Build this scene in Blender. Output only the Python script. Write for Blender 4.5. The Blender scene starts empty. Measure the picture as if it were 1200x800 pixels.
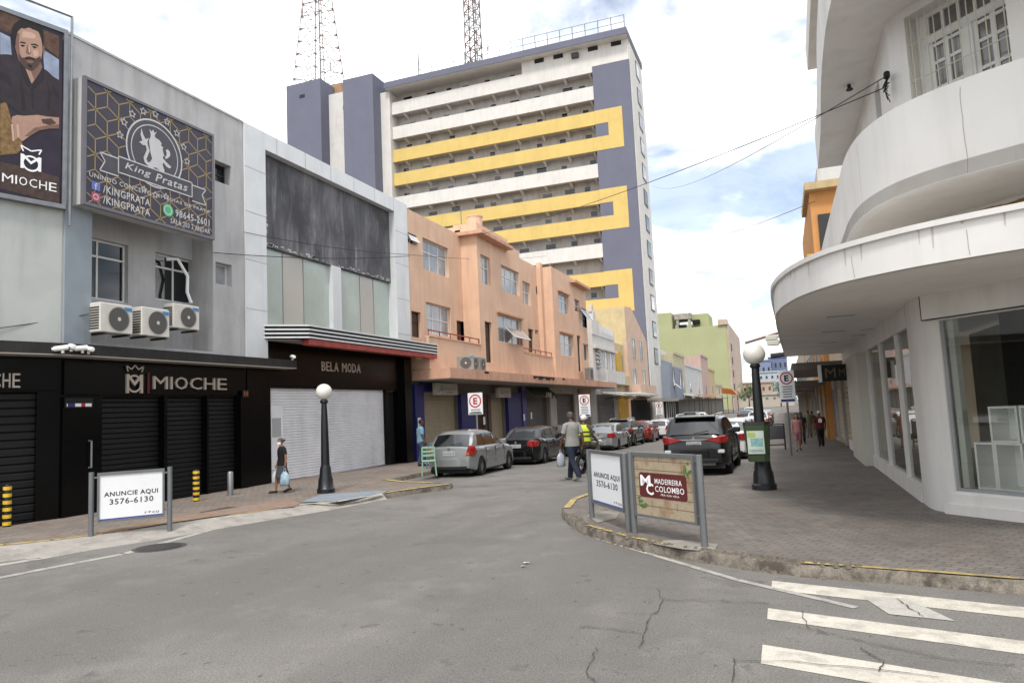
import bpy, bmesh, math, random
from mathutils import Vector, Matrix
random.seed(7)
SC = bpy.context.scene
COL = SC.collection
PI = math.pi
# ------------------------------------------------------------------ camera geometry
YAW, PITCH, ROLL, FPX, CAMH = -0.357633, 0.0954178, -0.0461296, 840.838, 2.0
fw = Vector((math.sin(YAW)*math.cos(PITCH), math.cos(YAW)*math.cos(PITCH), math.sin(PITCH)))
_r = Vector((math.cos(YAW), -math.sin(YAW), 0)); _u = _r.cross(fw)
cr = _r*math.cos(ROLL)+_u*math.sin(ROLL); cu = -_r*math.sin(ROLL)+_u*math.cos(ROLL)
CAM = Vector((0, 0, CAMH))
def ray(x, y): return fw*FPX+cr*(x-600)-cu*(y-400)
def G(x, y, z=0.0):
    d = ray(x, y); return CAM+d*((z-CAMH)/d.z)
def PX(x, y, X):
    d = ray(x, y); return CAM+d*(X/d.x)
def PY(x, y, Y):
    d = ray(x, y); return CAM+d*(Y/d.y)
GP = [(-400, 0), (20, 0), (24, -.03), (28, -.1), (36, -.28), (46, -.5), (54, -.62), (62, -.66), (900, -.66)]
def gz(y):
    for (a, za), (b, zb) in zip(GP, GP[1:]):
        if y <= b: return za+(zb-za)*(y-a)/(b-a)
    return -.66
def onroad(x, y, off=0.0):
    z = off
    for _ in range(12):
        p = G(x, y, z); z = .5*z+.5*(gz(p.y)+off)
    return p
SWL, SWR = .12, .13
# ------------------------------------------------------------------ materials
def lin(h):
    if isinstance(h, str):
        h = h.lstrip('#'); v = [int(h[i:i+2], 16)/255 for i in (0, 2, 4)]
    else: v = list(h)
    return tuple((x/12.92 if x <= .04045 else ((x+.055)/1.055)**2.4) for x in v)
def mul(c, k): return tuple(min(1, x*k) for x in c)
MATS = {}
def M(name, col, rough=.7, var=.12, scale=2.5, streak=0.0, grime='#4a4640', bump=0.0, metal=0.0, spec=.4, fine=0.0, coat=0.0, coords='Object', blot=0.0, bscale=.7):
    if name in MATS: return MATS[name]
    m = bpy.data.materials.new(name); m.use_nodes = True
    nt = m.node_tree; N = nt.nodes; L = nt.links
    b = N['Principled BSDF']; c = lin(col)
    b.inputs['Roughness'].default_value = rough; b.inputs['Metallic'].default_value = metal
    b.inputs['Specular IOR Level'].default_value = spec
    if coat: b.inputs['Coat Weight'].default_value = coat; b.inputs['Coat Roughness'].default_value = .06
    tc = N.new('ShaderNodeTexCoord')
    def noise(sc, det=4, scl=(1, 1, 1), rg=.55):
        mp = N.new('ShaderNodeMapping'); mp.inputs['Scale'].default_value = scl
        L.new(tc.outputs[coords], mp.inputs['Vector'])
        n = N.new('ShaderNodeTexNoise'); n.inputs['Scale'].default_value = sc; n.inputs['Detail'].default_value = det; n.inputs['Roughness'].default_value = rg
        L.new(mp.outputs['Vector'], n.inputs['Vector']); return n.outputs['Fac']
    def rng(fac, a, bb, lo, hi):
        r = N.new('ShaderNodeMapRange'); r.inputs[1].default_value = a; r.inputs[2].default_value = bb; r.inputs[3].default_value = lo; r.inputs[4].default_value = hi
        L.new(fac, r.inputs[0]); return r.outputs[0]
    def mix(fac, A, B):
        x = N.new('ShaderNodeMix'); x.data_type = 'RGBA'
        if isinstance(fac, float): x.inputs[0].default_value = fac
        else: L.new(fac, x.inputs[0])
        for s, v in ((6, A), (7, B)):
            if isinstance(v, tuple): x.inputs[s].default_value = (*v[:3], 1)
            else: L.new(v, x.inputs[s])
        return x.outputs[2]
    out = mix(rng(noise(scale, 6), .3, .7, 0., 1.), mul(c, 1-var), mul(c, 1+var))
    if fine: out = mix(rng(noise(60, 2), .35, .65, 0., fine), out, mul(c, .45))
    if blot: out = mix(rng(noise(bscale, 5, rg=.65), .5, .62 if bscale > 1 else .68, 0., blot), out, lin(grime))
    if streak:
        out = mix(rng(noise(2.2, 6, (1, 1, .12), .65), .48, .75, 0., streak), out, lin(grime))
        out = mix(rng(noise(.9, 5), .5, .75, 0., streak*.6), out, lin(grime))
    L.new(out, b.inputs['Base Color'])
    if bump:
        bp = N.new('ShaderNodeBump'); bp.inputs['Strength'].default_value = bump; bp.inputs['Distance'].default_value = .01
        L.new(noise(40, 4), bp.inputs['Height']); L.new(bp.outputs['Normal'], b.inputs['Normal'])
    MATS[name] = m; return m
def glass(name, tint=(.8, .9, .88), gloss=.35):
    if name in MATS: return MATS[name]
    m = bpy.data.materials.new(name); m.use_nodes = True; nt = m.node_tree; nt.nodes.clear(); N = nt.nodes; L = nt.links
    o = N.new('ShaderNodeOutputMaterial'); t = N.new('ShaderNodeBsdfTransparent'); g = N.new('ShaderNodeBsdfGlossy'); x = N.new('ShaderNodeMixShader'); fr = N.new('ShaderNodeFresnel')
    t.inputs[0].default_value = (*tint, 1); g.inputs['Roughness'].default_value = .02; fr.inputs[0].default_value = 1.5
    mr = N.new('ShaderNodeMapRange'); mr.inputs[3].default_value = gloss*.5; mr.inputs[4].default_value = 1
    L.new(fr.outputs[0], mr.inputs[0]); L.new(mr.outputs[0], x.inputs[0]); L.new(t.outputs[0], x.inputs[1]); L.new(g.outputs[0], x.inputs[2]); L.new(x.outputs[0], o.inputs[0])
    MATS[name] = m; return m
# ------------------------------------------------------------------ mesh builder
ORG = {}
class MB:
    def __init__(s): s.v = []; s.f = []; s.m = []; s.mi = 0
    def add(s, vs, fs, mi=None):
        o = len(s.v); s.v += [tuple(v) for v in vs]
        for f in fs: s.f.append(tuple(o+i for i in f)); s.m.append(s.mi if mi is None else mi)
        return s
    def quad(s, a, b, c, d, mi=None): return s.add([a, b, c, d], [(0, 1, 2, 3)], mi)
    def ngon(s, pts, mi=None): return s.add(pts, [tuple(range(len(pts)))], mi)
    def box(s, x0, x1, y0, y1, z0, z1, mi=None):
        if x0 > x1: x0, x1 = x1, x0
        if y0 > y1: y0, y1 = y1, y0
        vs = [(x, y, z) for z in (z0, z1) for y in (y0, y1) for x in (x0, x1)]
        return s.add(vs, [(0, 2, 3, 1), (4, 5, 7, 6), (0, 1, 5, 4), (2, 6, 7, 3), (0, 4, 6, 2), (1, 3, 7, 5)], mi)
    def fbox(s, F, u0, u1, v0, v1, d0, d1, mi=None):
        if u0 > u1: u0, u1 = u1, u0
        if v0 > v1: v0, v1 = v1, v0
        if d0 > d1: d0, d1 = d1, d0
        vs = [F.p(u, v, d) for d in (d0, d1) for v in (v0, v1) for u in (u0, u1)]
        return s.add(vs, [(0, 2, 3, 1), (4, 5, 7, 6), (0, 1, 5, 4), (2, 6, 7, 3), (0, 4, 6, 2), (1, 3, 7, 5)], mi)
    def rbox(s, x0, x1, y0, y1, z0, z1, r=.02, mi=None):
        # box with chamfered vertical and horizontal edges (loft of three rings)
        def ring(k, z):
            a, b, c, d = x0+k, x1-k, y0+k, y1-k
            q = r
            return [(a+q, c, z), (b-q, c, z), (b, c+q, z), (b, d-q, z), (b-q, d, z), (a+q, d, z), (a, d-q, z), (a, c+q, z)]
        return s.rings([ring(r, z0), ring(0, z0+r), ring(0, z1-r), ring(r, z1)], True, True, mi)
    def rings(s, rs, cap0=True, cap1=True, mi=None, closed=True):
        o = len(s.v); n = len(rs[0])
        for r in rs: s.v += [tuple(p) for p in r]
        k = s.mi if mi is None else mi
        for i in range(len(rs)-1):
            for j in range(n if closed else n-1):
                a = o+i*n+j; b = o+i*n+(j+1) % n
                s.f.append((a, b, b+n, a+n)); s.m.append(k)
        if cap0: s.f.append(tuple(o+j for j in range(n))[::-1]); s.m.append(k)
        if cap1: s.f.append(tuple(o+(len(rs)-1)*n+j for j in range(n))); s.m.append(k)
        return s
    def tube(s, pts, r, n=8, mi=None, caps=True):
        pts = [Vector(p) for p in pts]; rs = r if isinstance(r, (list, tuple)) else [r]*len(pts)
        out = []; prev = None
        for i, p in enumerate(pts):
            t = (pts[min(i+1, len(pts)-1)]-pts[max(i-1, 0)]).normalized()
            a = Vector((0, 0, 1)) if abs(t.z) < .9 else Vector((1, 0, 0))
            if prev is not None: a = prev
            x = (a-t*a.dot(t)).normalized(); y = t.cross(x); prev = x
            out.append([p+x*rs[i]*math.cos(2*PI*k/n)+y*rs[i]*math.sin(2*PI*k/n) for k in range(n)])
        return s.rings(out, caps, caps, mi)
    def lathe(s, c, prof, n=20, mi=None):
        c = Vector(c)
        return s.rings([[c+Vector((r*math.cos(2*PI*k/n), r*math.sin(2*PI*k/n), z)) for k in range(n)] for r, z in prof], True, True, mi)
    def ell(s, c, rx, ry, rz, n=14, m=9, mi=None, rot=None):
        c = Vector(c); rs = []
        for i in range(m+1):
            t = -PI/2+PI*i/m; ct = max(math.cos(t), .02)
            ring = []
            for k in range(n):
                p = Vector((rx*ct*math.cos(2*PI*k/n), ry*ct*math.sin(2*PI*k/n), rz*math.sin(t)))
                if rot: p = rot @ p
                ring.append(c+p)
            rs.append(ring)
        return s.rings(rs, True, True, mi)
    def prism(s, pts, z0, z1, mi=None):
        # pts: plan outline, counter-clockwise
        n = len(pts); vs = [(p[0], p[1], z0) for p in pts]+[(p[0], p[1], z1) for p in pts]
        fs = [tuple(range(n))[::-1], tuple(range(n, 2*n))]+[(i, (i+1) % n, n+(i+1) % n, n+i) for i in range(n)]
        return s.add(vs, fs, mi)
    # flat drawings on a frame
    def fpoly(s, F, pts, d, mi=None): return s.ngon([F.p(u, v, d) for u, v in pts], mi)
    def frect(s, F, u0, u1, v0, v1, d, mi=None):
        u0, u1 = min(u0, u1), max(u0, u1); v0, v1 = min(v0, v1), max(v0, v1)
        return s.fpoly(F, [(u0, v0), (u1, v0), (u1, v1), (u0, v1)], d, mi)
    def fline(s, F, pts, w, d, mi=None, closed=False):
        P = list(pts)+([pts[0]] if closed else [])
        for a, b in zip(P, P[1:]):
            dx, dy = b[0]-a[0], b[1]-a[1]; l = math.hypot(dx, dy) or 1; nx, ny = -dy/l*w/2, dx/l*w/2
            s.fpoly(F, [(a[0]-nx, a[1]-ny), (b[0]-nx, b[1]-ny), (b[0]+nx, b[1]+ny), (a[0]+nx, a[1]+ny)], d, mi)
        return s
    def fring(s, F, cu_, cv, r0, r1, d, n=32, mi=None, sq=1.0):
        for k in range(n):
            a, b = 2*PI*k/n, 2*PI*(k+1)/n
            s.fpoly(F, [(cu_+r0*math.cos(a)*sq, cv+r0*math.sin(a)), (cu_+r1*math.cos(a)*sq, cv+r1*math.sin(a)), (cu_+r1*math.cos(b)*sq, cv+r1*math.sin(b)), (cu_+r0*math.cos(b)*sq, cv+r0*math.sin(b))], d, mi)
        return s
    def fdisc(s, F, cu_, cv, r, d, n=28, mi=None, sq=1.0):
        return s.fpoly(F, [(cu_+r*sq*math.cos(2*PI*k/n), cv+r*math.sin(2*PI*k/n)) for k in range(n)], d, mi)
    def build(s, name, mats, parent=None, org=None, smooth=0, kind=None):
        me = bpy.data.meshes.new(name)
        o0 = Vector(org) if org is not None else (ORG.get(parent.name, Vector((0, 0, 0))) if parent else Vector((0, 0, 0)))
        me.from_pydata([tuple(Vector(v)-o0) for v in s.v], [], s.f)
        for m in (mats if isinstance(mats, (list, tuple)) else [mats]): me.materials.append(m)
        me.polygons.foreach_set('material_index', s.m)
        me.update()
        if smooth:
            me.polygons.foreach_set('use_smooth', [True]*len(me.polygons)); me.set_sharp_from_angle(angle=math.radians(smooth))
        o = bpy.data.objects.new(name, me); COL.objects.link(o)
        if parent: o.parent = parent; ORG[o.name] = ORG.get(parent.name, Vector((0, 0, 0)))
        elif org is not None: o.location = o0; ORG[o.name] = o0
        if kind: o['kind'] = kind
        return o
class Frame:
    def __init__(s, o, u, v=(0, 0, 1)):
        s.o = Vector(o); s.u = Vector(u).normalized(); s.v = Vector(v).normalized(); s.n = s.u.cross(s.v)
    def p(s, u, v, d=0): return s.o+s.u*u+s.v*v+s.n*d
def tag(o, label, cat, group=None):
    o['label'] = label; o['category'] = cat
    if group: o['group'] = group
    return o
def thing(name, label, cat, loc=(0, 0, 0), rz=0, group=None, world=False):
    o = bpy.data.objects.new(name, None); COL.objects.link(o); o.empty_display_size = .2
    o.location = loc; o.rotation_euler = (0, 0, rz)
    if world: ORG[o.name] = Vector(loc)
    return tag(o, label, cat, group)
def kids(o): return [c for c in bpy.data.objects if c.parent == o]
def dup(root, loc, rz, label, group=None):
    r = root.copy(); COL.objects.link(r); r.location = loc; r.rotation_euler = (0, 0, rz); r['label'] = label
    if group: r['group'] = group
    for ch in kids(root):
        c = ch.copy(); COL.objects.link(c); c.parent = r
        for g in kids(ch):
            d = g.copy(); COL.objects.link(d); d.parent = c
    return r
_T = {}
def text2d(txt, bold=0.0, shear=0.0):
    k = (txt, bold, shear)
    if k in _T: return _T[k]
    cu_ = bpy.data.curves.new('t', 'FONT'); cu_.body = txt; cu_.offset = bold; cu_.shear = shear; cu_.resolution_u = 2; cu_.space_character = 1.1
    o = bpy.data.objects.new('t', cu_); COL.objects.link(o)
    dg = bpy.context.evaluated_depsgraph_get(); me = bpy.data.meshes.new_from_object(o.evaluated_get(dg))
    vs = [(v.co.x, v.co.y) for v in me.vertices]; fs = [tuple(p.vertices) for p in me.polygons]
    bpy.data.objects.remove(o); bpy.data.curves.remove(cu_); bpy.data.meshes.remove(me)
    _T[k] = (vs, fs); return _T[k]
def ftext(mb, F, txt, u0, u1, v0, v1, d, bold=0.0, shear=0.0, mi=None, rot=0.0):
    vs, fs = text2d(txt, bold, shear)
    xs = [v[0] for v in vs]; ys = [v[1] for v in vs]; a, b, c, e = min(xs), max(xs), min(ys), max(ys)
    pts = [(u0+(x-a)/(b-a)*(u1-u0), v0+(y-c)/(e-c)*(v1-v0)) for x, y in vs]
    if rot:
        pts = [(u, v+(u-u0)*math.tan(rot)) for u, v in pts]
    mb.add([F.p(u, v, d) for u, v in pts], fs, mi)
def ftext3(mb, F, txt, u0, u1, v0, v1, d0, d1, bold=0.0, mi=None):
    vs, fs = text2d(txt, bold)
    xs = [v[0] for v in vs]; ys = [v[1] for v in vs]; a, b, c, e = min(xs), max(xs), min(ys), max(ys)
    pts = [(u0+(x-a)/(b-a)*(u1-u0), v0+(y-c)/(e-c)*(v1-v0)) for x, y in vs]
    n = len(pts); ed = {}
    for f in fs:
        for i in range(len(f)):
            k = (f[i], f[(i+1) % len(f)]); ed[k] = 1
    side = [(i, j, n+j, n+i) for (i, j) in ed if (j, i) not in ed]
    mb.add([F.p(u, v, d0) for u, v in pts]+[F.p(u, v, d1) for u, v in pts], [tuple(n+i for i in f) for f in fs]+side, mi)
def wall(mb, F, u0, u1, v0, v1, ops=(), depth=.15, mi=0, rmi=None):
    ops = [(max(a, u0), min(b, u1), max(c, v0), min(e, v1)) for a, b, c, e in ops]
    us = sorted({u0, u1, *[o[0] for o in ops], *[o[1] for o in ops]}); vs = sorted({v0, v1, *[o[2] for o in ops], *[o[3] for o in ops]})
    for a, b in zip(us, us[1:]):
        for c, e in zip(vs, vs[1:]):
            mu, mv = (a+b)/2, (c+e)/2
            if any(o[0] < mu < o[1] and o[2] < mv < o[3] for o in ops): continue
            mb.frect(F, a, b, c, e, 0, mi)
    r = mi if rmi is None else rmi
    for a, b, c, e in ops:
        mb.quad(F.p(a, c, 0), F.p(a, e, 0), F.p(a, e, -depth), F.p(a, c, -depth), r)
        mb.quad(F.p(b, c, 0), F.p(b, c, -depth), F.p(b, e, -depth), F.p(b, e, 0), r)
        mb.quad(F.p(a, c, 0), F.p(a, c, -depth), F.p(b, c, -depth), F.p(b, c, 0), r)
        mb.quad(F.p(a, e, 0), F.p(b, e, 0), F.p(b, e, -depth), F.p(a, e, -depth), r)
def window(par, F, u0, u1, v0, v1, depth=.15, nx=2, rows=(.7,), fm=None, gm=None, w=.05, name='window', open_sash=None):
    fm = fm or MATS['white frame']; gm = gm or MATS['window glass']
    a = MB(); d0, d1 = -depth+.002, -depth+.06
    e = .003; u0 += e; u1 -= e; v0 += e; v1 -= e
    a.fbox(F, u0, u1, v0, v0+w, d0, d1); a.fbox(F, u0, u1, v1-w, v1, d0, d1)
    a.fbox(F, u0, u0+w, v0+w, v1-w, d0, d1); a.fbox(F, u1-w, u1, v0+w, v1-w, d0, d1)
    for k in range(1, nx):
        u = u0+(u1-u0)*k/nx; a.fbox(F, u-w/2, u+w/2, v0+w, v1-w, d0+.004, d1-.008)
    for q in rows:
        v = v0+(v1-v0)*q; a.fbox(F, u0+w, u1-w, v-w/2, v+w/2, d0+.008, d1-.004)
    o = a.build(name, fm, par)
    g = MB(); g.fbox(F, u0+w*.5, u1-w*.5, v0+w*.5, v1-w*.5, -depth-.02, -depth+.03)
    g.build('pane', gm, o)
    return o
def shutter(par, F, u0, u1, v0, v1, d, mat, pitch=.09, name='roller_shutter'):
    a = MB(); n = max(3, int((v1-v0)/pitch)); rows = []
    for i in range(n):
        v = v0+(v1-v0)*i/n; h = (v1-v0)/n
        rows += [(v, d), (v+h*.15, d+.03), (v+h*.8, d+.03), (v+h*.999, d)]
    rs = [[F.p(u0, v, dd), F.p(u1, v, dd)] for v, dd in rows]
    a.rings(rs, False, False, closed=False)
    a.fbox(F, u0, u1, v0-.04, v0-.001, d-.01, d+.05)
    return a.build(name, mat, par)
# ------------------------------------------------------------------ palette
M('white frame', '#d8d8d4', .5, .06); M('grey frame', '#8d8f90', .45, .08); M('dark frame', '#2c2c2c', .5)
M('window glass', '#5b6064', .08, .45, .9, spec=.8); M('dark glass', '#16191b', .05, .3, 1.2, spec=.7); M('curtain glass', '#8f9396', .1, .3, 1.6, spec=.7)
M('black paint', '#070707', .55, .2); M('black', '#060606', .6, .1); M('granite', '#070707', .25, .35, 6, spec=.2)
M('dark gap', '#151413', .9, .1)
M('pipe grey', '#77797b', .4, .1, metal=.5); M('galvanised', '#86888a', .42, .12, 6, metal=.6)
M('white sign', '#e2e3e4', .4, .03); M('ink', '#101014', .6, .02); M('sign red', '#b01c20', .45, .05); M('sign blue', '#232c6a', .5, .05)
M('sign white', '#f0f0ee', .5, .02); M('ink grey', '#6f7174', .6)
M('globe', '#dcd8cf', .35, .04, spec=.5); M('lamp black', '#15171a', .35, .2, 5, spec=.5)
M('chrome', '#c9cbcd', .15, .03, metal=1.0)
M('yellow paint', '#d9b02c', .6, .25, 8, streak=.3); M('road yellow', '#c29a3c', .8, .2, 5, blot=.85, grime='#807a6c')
M('wire black', '#161616', .6)
# ------------------------------------------------------------------ world, sun, camera
def world():
    w = bpy.data.worlds.new('World'); SC.world = w; w.use_nodes = True
    nt = w.node_tree; N = nt.nodes; L = nt.links; N.clear()
    out = N.new('ShaderNodeOutputWorld'); bg = N.new('ShaderNodeBackground'); bc = N.new('ShaderNodeBackground'); mx = N.new('ShaderNodeMixShader')
    sk = N.new('ShaderNodeTexSky'); sk.sky_type = 'NISHITA'; sk.sun_disc = False
    sk.sun_elevation = SUN_EL; sk.sun_rotation = SUN_AZ; sk.air_density = 1.0; sk.dust_density = 2.5; sk.ozone_density = 1.5
    bg.inputs[1].default_value = .10; L.new(sk.outputs[0], bg.inputs[0])
    tc = N.new('ShaderNodeTexCoord'); sep = N.new('ShaderNodeSeparateXYZ'); L.new(tc.outputs['Generated'], sep.inputs[0])
    # project the view direction on a cloud layer: xy / (z + .18)
    ad = N.new('ShaderNodeMath'); ad.operation = 'ADD'; ad.inputs[1].default_value = .22; L.new(sep.outputs[2], ad.inputs[0])
    mxz = N.new('ShaderNodeMath'); mxz.operation = 'MAXIMUM'; mxz.inputs[1].default_value = .08; L.new(ad.outputs[0], mxz.inputs[0])
    dv = N.new('ShaderNodeVectorMath'); dv.operation = 'DIVIDE'
    cb = N.new('ShaderNodeCombineXYZ')
    for i in range(3): L.new(mxz.outputs[0], cb.inputs[i])
    L.new(tc.outputs['Generated'], dv.inputs[0]); L.new(cb.outputs[0], dv.inputs[1])
    def noise(sc, off, det, rg=.55, dist=.3):
        mp = N.new('ShaderNodeMapping'); mp.inputs['Location'].default_value = off; L.new(dv.outputs[0], mp.inputs[0])
        n = N.new('ShaderNodeTexNoise'); n.inputs['Scale'].default_value = sc; n.inputs['Detail'].default_value = det; n.inputs['Roughness'].default_value = rg; n.inputs['Distortion'].default_value = dist
        L.new(mp.outputs[0], n.inputs['Vector']); return n.outputs[0]
    def rng(f, a, b, lo, hi):
        r = N.new('ShaderNodeMapRange'); r.interpolation_type = 'SMOOTHSTEP'
        for i, v in zip((1, 2, 3, 4), (a, b, lo, hi)): r.inputs[i].default_value = v
        L.new(f, r.inputs[0]); return r.outputs[0]
    mask = rng(noise(1.9, CLOUD_OFF, 8), .385, .58, .20, 1.0)
    shade = rng(noise(2.6, (5.1, 1.3, 2), 7, .6), .34, .62, 0, 1)
    cm = N.new('ShaderNodeMix'); cm.data_type = 'RGBA'; L.new(shade, cm.inputs[0])
    cm.inputs[6].default_value = (.37, .39, .42, 1); cm.inputs[7].default_value = (1.0, 1.0, 1.0, 1)
    L.new(cm.outputs[2], bc.inputs[0]); bc.inputs[1].default_value = CLOUD_STR
    L.new(mask, mx.inputs[0]); L.new(bg.outputs[0], mx.inputs[1]); L.new(bc.outputs[0], mx.inputs[2]); L.new(mx.outputs[0], out.inputs[0])
SUN_EL = math.radians(55); SUN_DIR_AZ = math.radians(168)   # azimuth measured clockwise from +Y: the sun stands behind the camera, veiled by cloud
SUN_AZ = SUN_DIR_AZ
CLOUD_OFF = (3.35, .9, 0); CLOUD_STR = 1.25
world()
sd = bpy.data.lights.new('sun', 'SUN'); sd.energy = 1.3; sd.angle = math.radians(11); sd.color = (1, .965, .91)
so = bpy.data.objects.new('sun', sd); COL.objects.link(so)
_to = Vector((math.sin(SUN_DIR_AZ)*math.cos(SUN_EL), math.cos(SUN_DIR_AZ)*math.cos(SUN_EL), math.sin(SUN_EL)))
so.rotation_euler = (-_to).to_track_quat('-Z', 'Y').to_euler(); so.location = (40, -20, 80)
cd = bpy.data.cameras.new('camera'); co = bpy.data.objects.new('camera', cd); COL.objects.link(co); SC.camera = co
cd.sensor_width = 36; cd.lens = 36*FPX/1200; cd.clip_end = 3000; cd.clip_start = .1
mm = Matrix((cr, cu, -fw)).transposed().to_4x4(); mm.translation = CAM; co.matrix_world = mm
SC.view_settings.view_transform = 'Standard'; SC.view_settings.look = 'None'; SC.view_settings.gamma = 1; SC.view_settings.exposure = .98
SC.render.resolution_x = 1024; SC.render.resolution_y = 682
# ------------------------------------------------------------------ ground
def paving(name, c1, c2, mortar, scale, bw, bh, rot=0, blot=.5, grime='#5b5650'):
    m = bpy.data.materials.new(name); m.use_nodes = True; nt = m.node_tree; N = nt.nodes; L = nt.links; b = N['Principled BSDF']
    b.inputs['Roughness'].default_value = .85; b.inputs['Specular IOR Level'].default_value = .25
    tc = N.new('ShaderNodeTexCoord'); mp = N.new('ShaderNodeMapping'); mp.inputs['Rotation'].default_value = (0, 0, rot); L.new(tc.outputs['Object'], mp.inputs[0])
    br = N.new('ShaderNodeTexBrick'); L.new(mp.outputs[0], br.inputs['Vector'])
    br.inputs['Color1'].default_value = (*lin(c1), 1); br.inputs['Color2'].default_value = (*lin(c2), 1); br.inputs['Mortar'].default_value = (*lin(mortar), 1)
    br.inputs['Scale'].default_value = scale; br.inputs['Mortar Size'].default_value = .012; br.inputs['Brick Width'].default_value = bw; br.inputs['Row Height'].default_value = bh; br.inputs['Mortar Smooth'].default_value = .3
    out = br.outputs['Color']
    for sc, lo, hi, col, k in ((.55, .42, .62, grime, blot+.15), (2.3, .52, .7, '#8f7566', .3), (5, .5, .7, '#46423e', .45), (1.1, .55, .7, '#979088', .5), (.25, .45, .6, '#5d5650', .5), (40, .5, .7, '#4a4641', .4)):
        n = N.new('ShaderNodeTexNoise'); n.inputs['Scale'].default_value = sc; n.inputs['Detail'].default_value = 6; n.inputs['Roughness'].default_value = .62; L.new(tc.outputs['Object'], n.inputs['Vector'])
        r = N.new('ShaderNodeMapRange'); r.inputs[1].default_value = lo; r.inputs[2].default_value = hi; r.inputs[4].default_value = k; L.new(n.outputs[0], r.inputs[0])
        x = N.new('ShaderNodeMix'); x.data_type = 'RGBA'; L.new(r.outputs[0], x.inputs[0]); L.new(out, x.inputs[6]); x.inputs[7].default_value = (*lin(col), 1); out = x.outputs[2]
    L.new(out, b.inputs['Base Color'])
    bp = N.new('ShaderNodeBump'); bp.inputs['Strength'].default_value = .35; bp.inputs['Distance'].default_value = .008; L.new(br.outputs['Fac'], bp.inputs['Height']); bp.invert = True; L.new(bp.outputs[0], b.inputs['Normal'])
    MATS[name] = m; return m
def asphalt():
    m = bpy.data.materials.new('asphalt'); m.use_nodes = True; nt = m.node_tree; N = nt.nodes; L = nt.links; b = N['Principled BSDF']
    b.inputs['Roughness'].default_value = .82; b.inputs['Specular IOR Level'].default_value = .3
    tc = N.new('ShaderNodeTexCoord'); out = None
    base = lin('#73706b')
    def layer(sc, lo, hi, col, k, det=6, scl=(1, 1, 1), rg=.6):
        nonlocal out
        mp = N.new('ShaderNodeMapping'); mp.inputs['Scale'].default_value = scl; L.new(tc.outputs['Object'], mp.inputs[0])
        n = N.new('ShaderNodeTexNoise'); n.inputs['Scale'].default_value = sc; n.inputs['Detail'].default_value = det; n.inputs['Roughness'].default_value = rg; L.new(mp.outputs[0], n.inputs['Vector'])
        r = N.new('ShaderNodeMapRange'); r.inputs[1].default_value = lo; r.inputs[2].default_value = hi; r.inputs[4].default_value = k; L.new(n.outputs[0], r.inputs[0])
        x = N.new('ShaderNodeMix'); x.data_type = 'RGBA'; L.new(r.outputs[0], x.inputs[0])
        if out is None: x.inputs[6].default_value = (*base, 1)
        else: L.new(out, x.inputs[6])
        x.inputs[7].default_value = (*lin(col), 1); out = x.outputs[2]; return n
    layer(.18, .42, .62, '#86827c', .9); layer(.5, .5, .72, '#66635f', .8); layer(1.6, .52, .72, '#96918a', .55); layer(.35, .56, .64, '#5f5d59', .55, 7); layer(.8, .6, .66, '#55534f', .5, 5)
    layer(.35, .5, .62, '#6b6864', .7, 4, (1, .12, 1)); layer(3.2, .62, .70, '#484644', .6, 4); layer(.9, .56, .6, '#6d6a66', .5, 7); layer(7, .62, .75, '#938e87', .5, 4); layer(13, .66, .72, '#3f3d3a', .75, 3, (1, .55, 1)); layer(5, .68, .73, '#4a4845', .6, 5, (.6, 1, 1))
    layer(55, .4, .62, '#4b4a48', .55, 3); layer(90, .58, .72, '#aaa69f', .6, 2)
    L.new(out, b.inputs['Base Color'])
    n = N.new('ShaderNodeTexNoise'); n.inputs['Scale'].default_value = 70; n.inputs['Detail'].default_value = 3; L.new(tc.outputs['Object'], n.inputs['Vector'])
    bp = N.new('ShaderNodeBump'); bp.inputs['Strength'].default_value = .5; bp.inputs['Distance'].default_value = .01; L.new(n.outputs[0], bp.inputs['Height']); L.new(bp.outputs[0], b.inputs['Normal'])
    return m
road = MB(); ys = sorted({-400, -40, 0, 10, 15, *[p[0] for p in GP if p[0] >= 20], 150, 300, 900})
for a, b in zip(ys, ys[1:]): road.quad((-600, a, gz(a)), (600, a, gz(a)), (600, b, gz(b)), (-600, b, gz(b)))
road.build('road', asphalt(), kind='structure')
P_R = paving('paving right', '#837e78', '#78736d', '#605b55', 1, .22, .11, .5, .5)
P_L = paving('paving left', '#8e877e', '#817a72', '#5f5a54', 1, .22, .11, .1, .35, '#86705f')
M('kerb stone', '#7f776c', .9, .35, 9, blot=.95, bscale=3.5, grime='#4a433b', bump=.8, fine=.6); M('kerb dirt', '#6b6257', .95, .4, 14, fine=.5)
def sidewalk(name, outline, street, h, mat, ymax=330):
    # outline: flat corner part (CCW) whose last/first edge meets y = 20 ; street: (x0, x1) strip beyond
    a = MB(); n = len(outline)
    a.prism(outline, -.05, h)
    st = [20, 24, 28, 32, 36, 41, 46, 50, 54, 62, 120, ymax]
    x0, x1 = street
    for p, q in zip(st, st[1:]):
        a.quad((x0, p, gz(p)+h), (x1, p, gz(p)+h), (x1, q, gz(q)+h), (x0, q, gz(q)+h))
        for x in (x0, x1): a.quad((x, p, gz(p)-.1), (x, q, gz(q)-.1), (x, q, gz(q)+h), (x, p, gz(p)+h))
    return a.build(name, mat, kind='structure')
KB = [(1200, 696), (1107, 688), (1014, 680.5), (939, 674.5), (905, 670), (873, 665.5), (827, 658.5), (780, 651), (733, 640), (687, 626), (667, 613), (660, 604)]
_k = [G(x, y, 0) for x, y in KB]; KR = [(40, -3.6), (12, 5.3), (6, 7.15), (2.9, 8.2)]+[(p.x, p.y) for p in _k]+[(-4.25, 14.4), (-4.1, 15.6), (-3.6, 16.8), (-2.6, 17.9), (-1.6, 18.5), (-.95, 18.9), (-.95, 20)]
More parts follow.
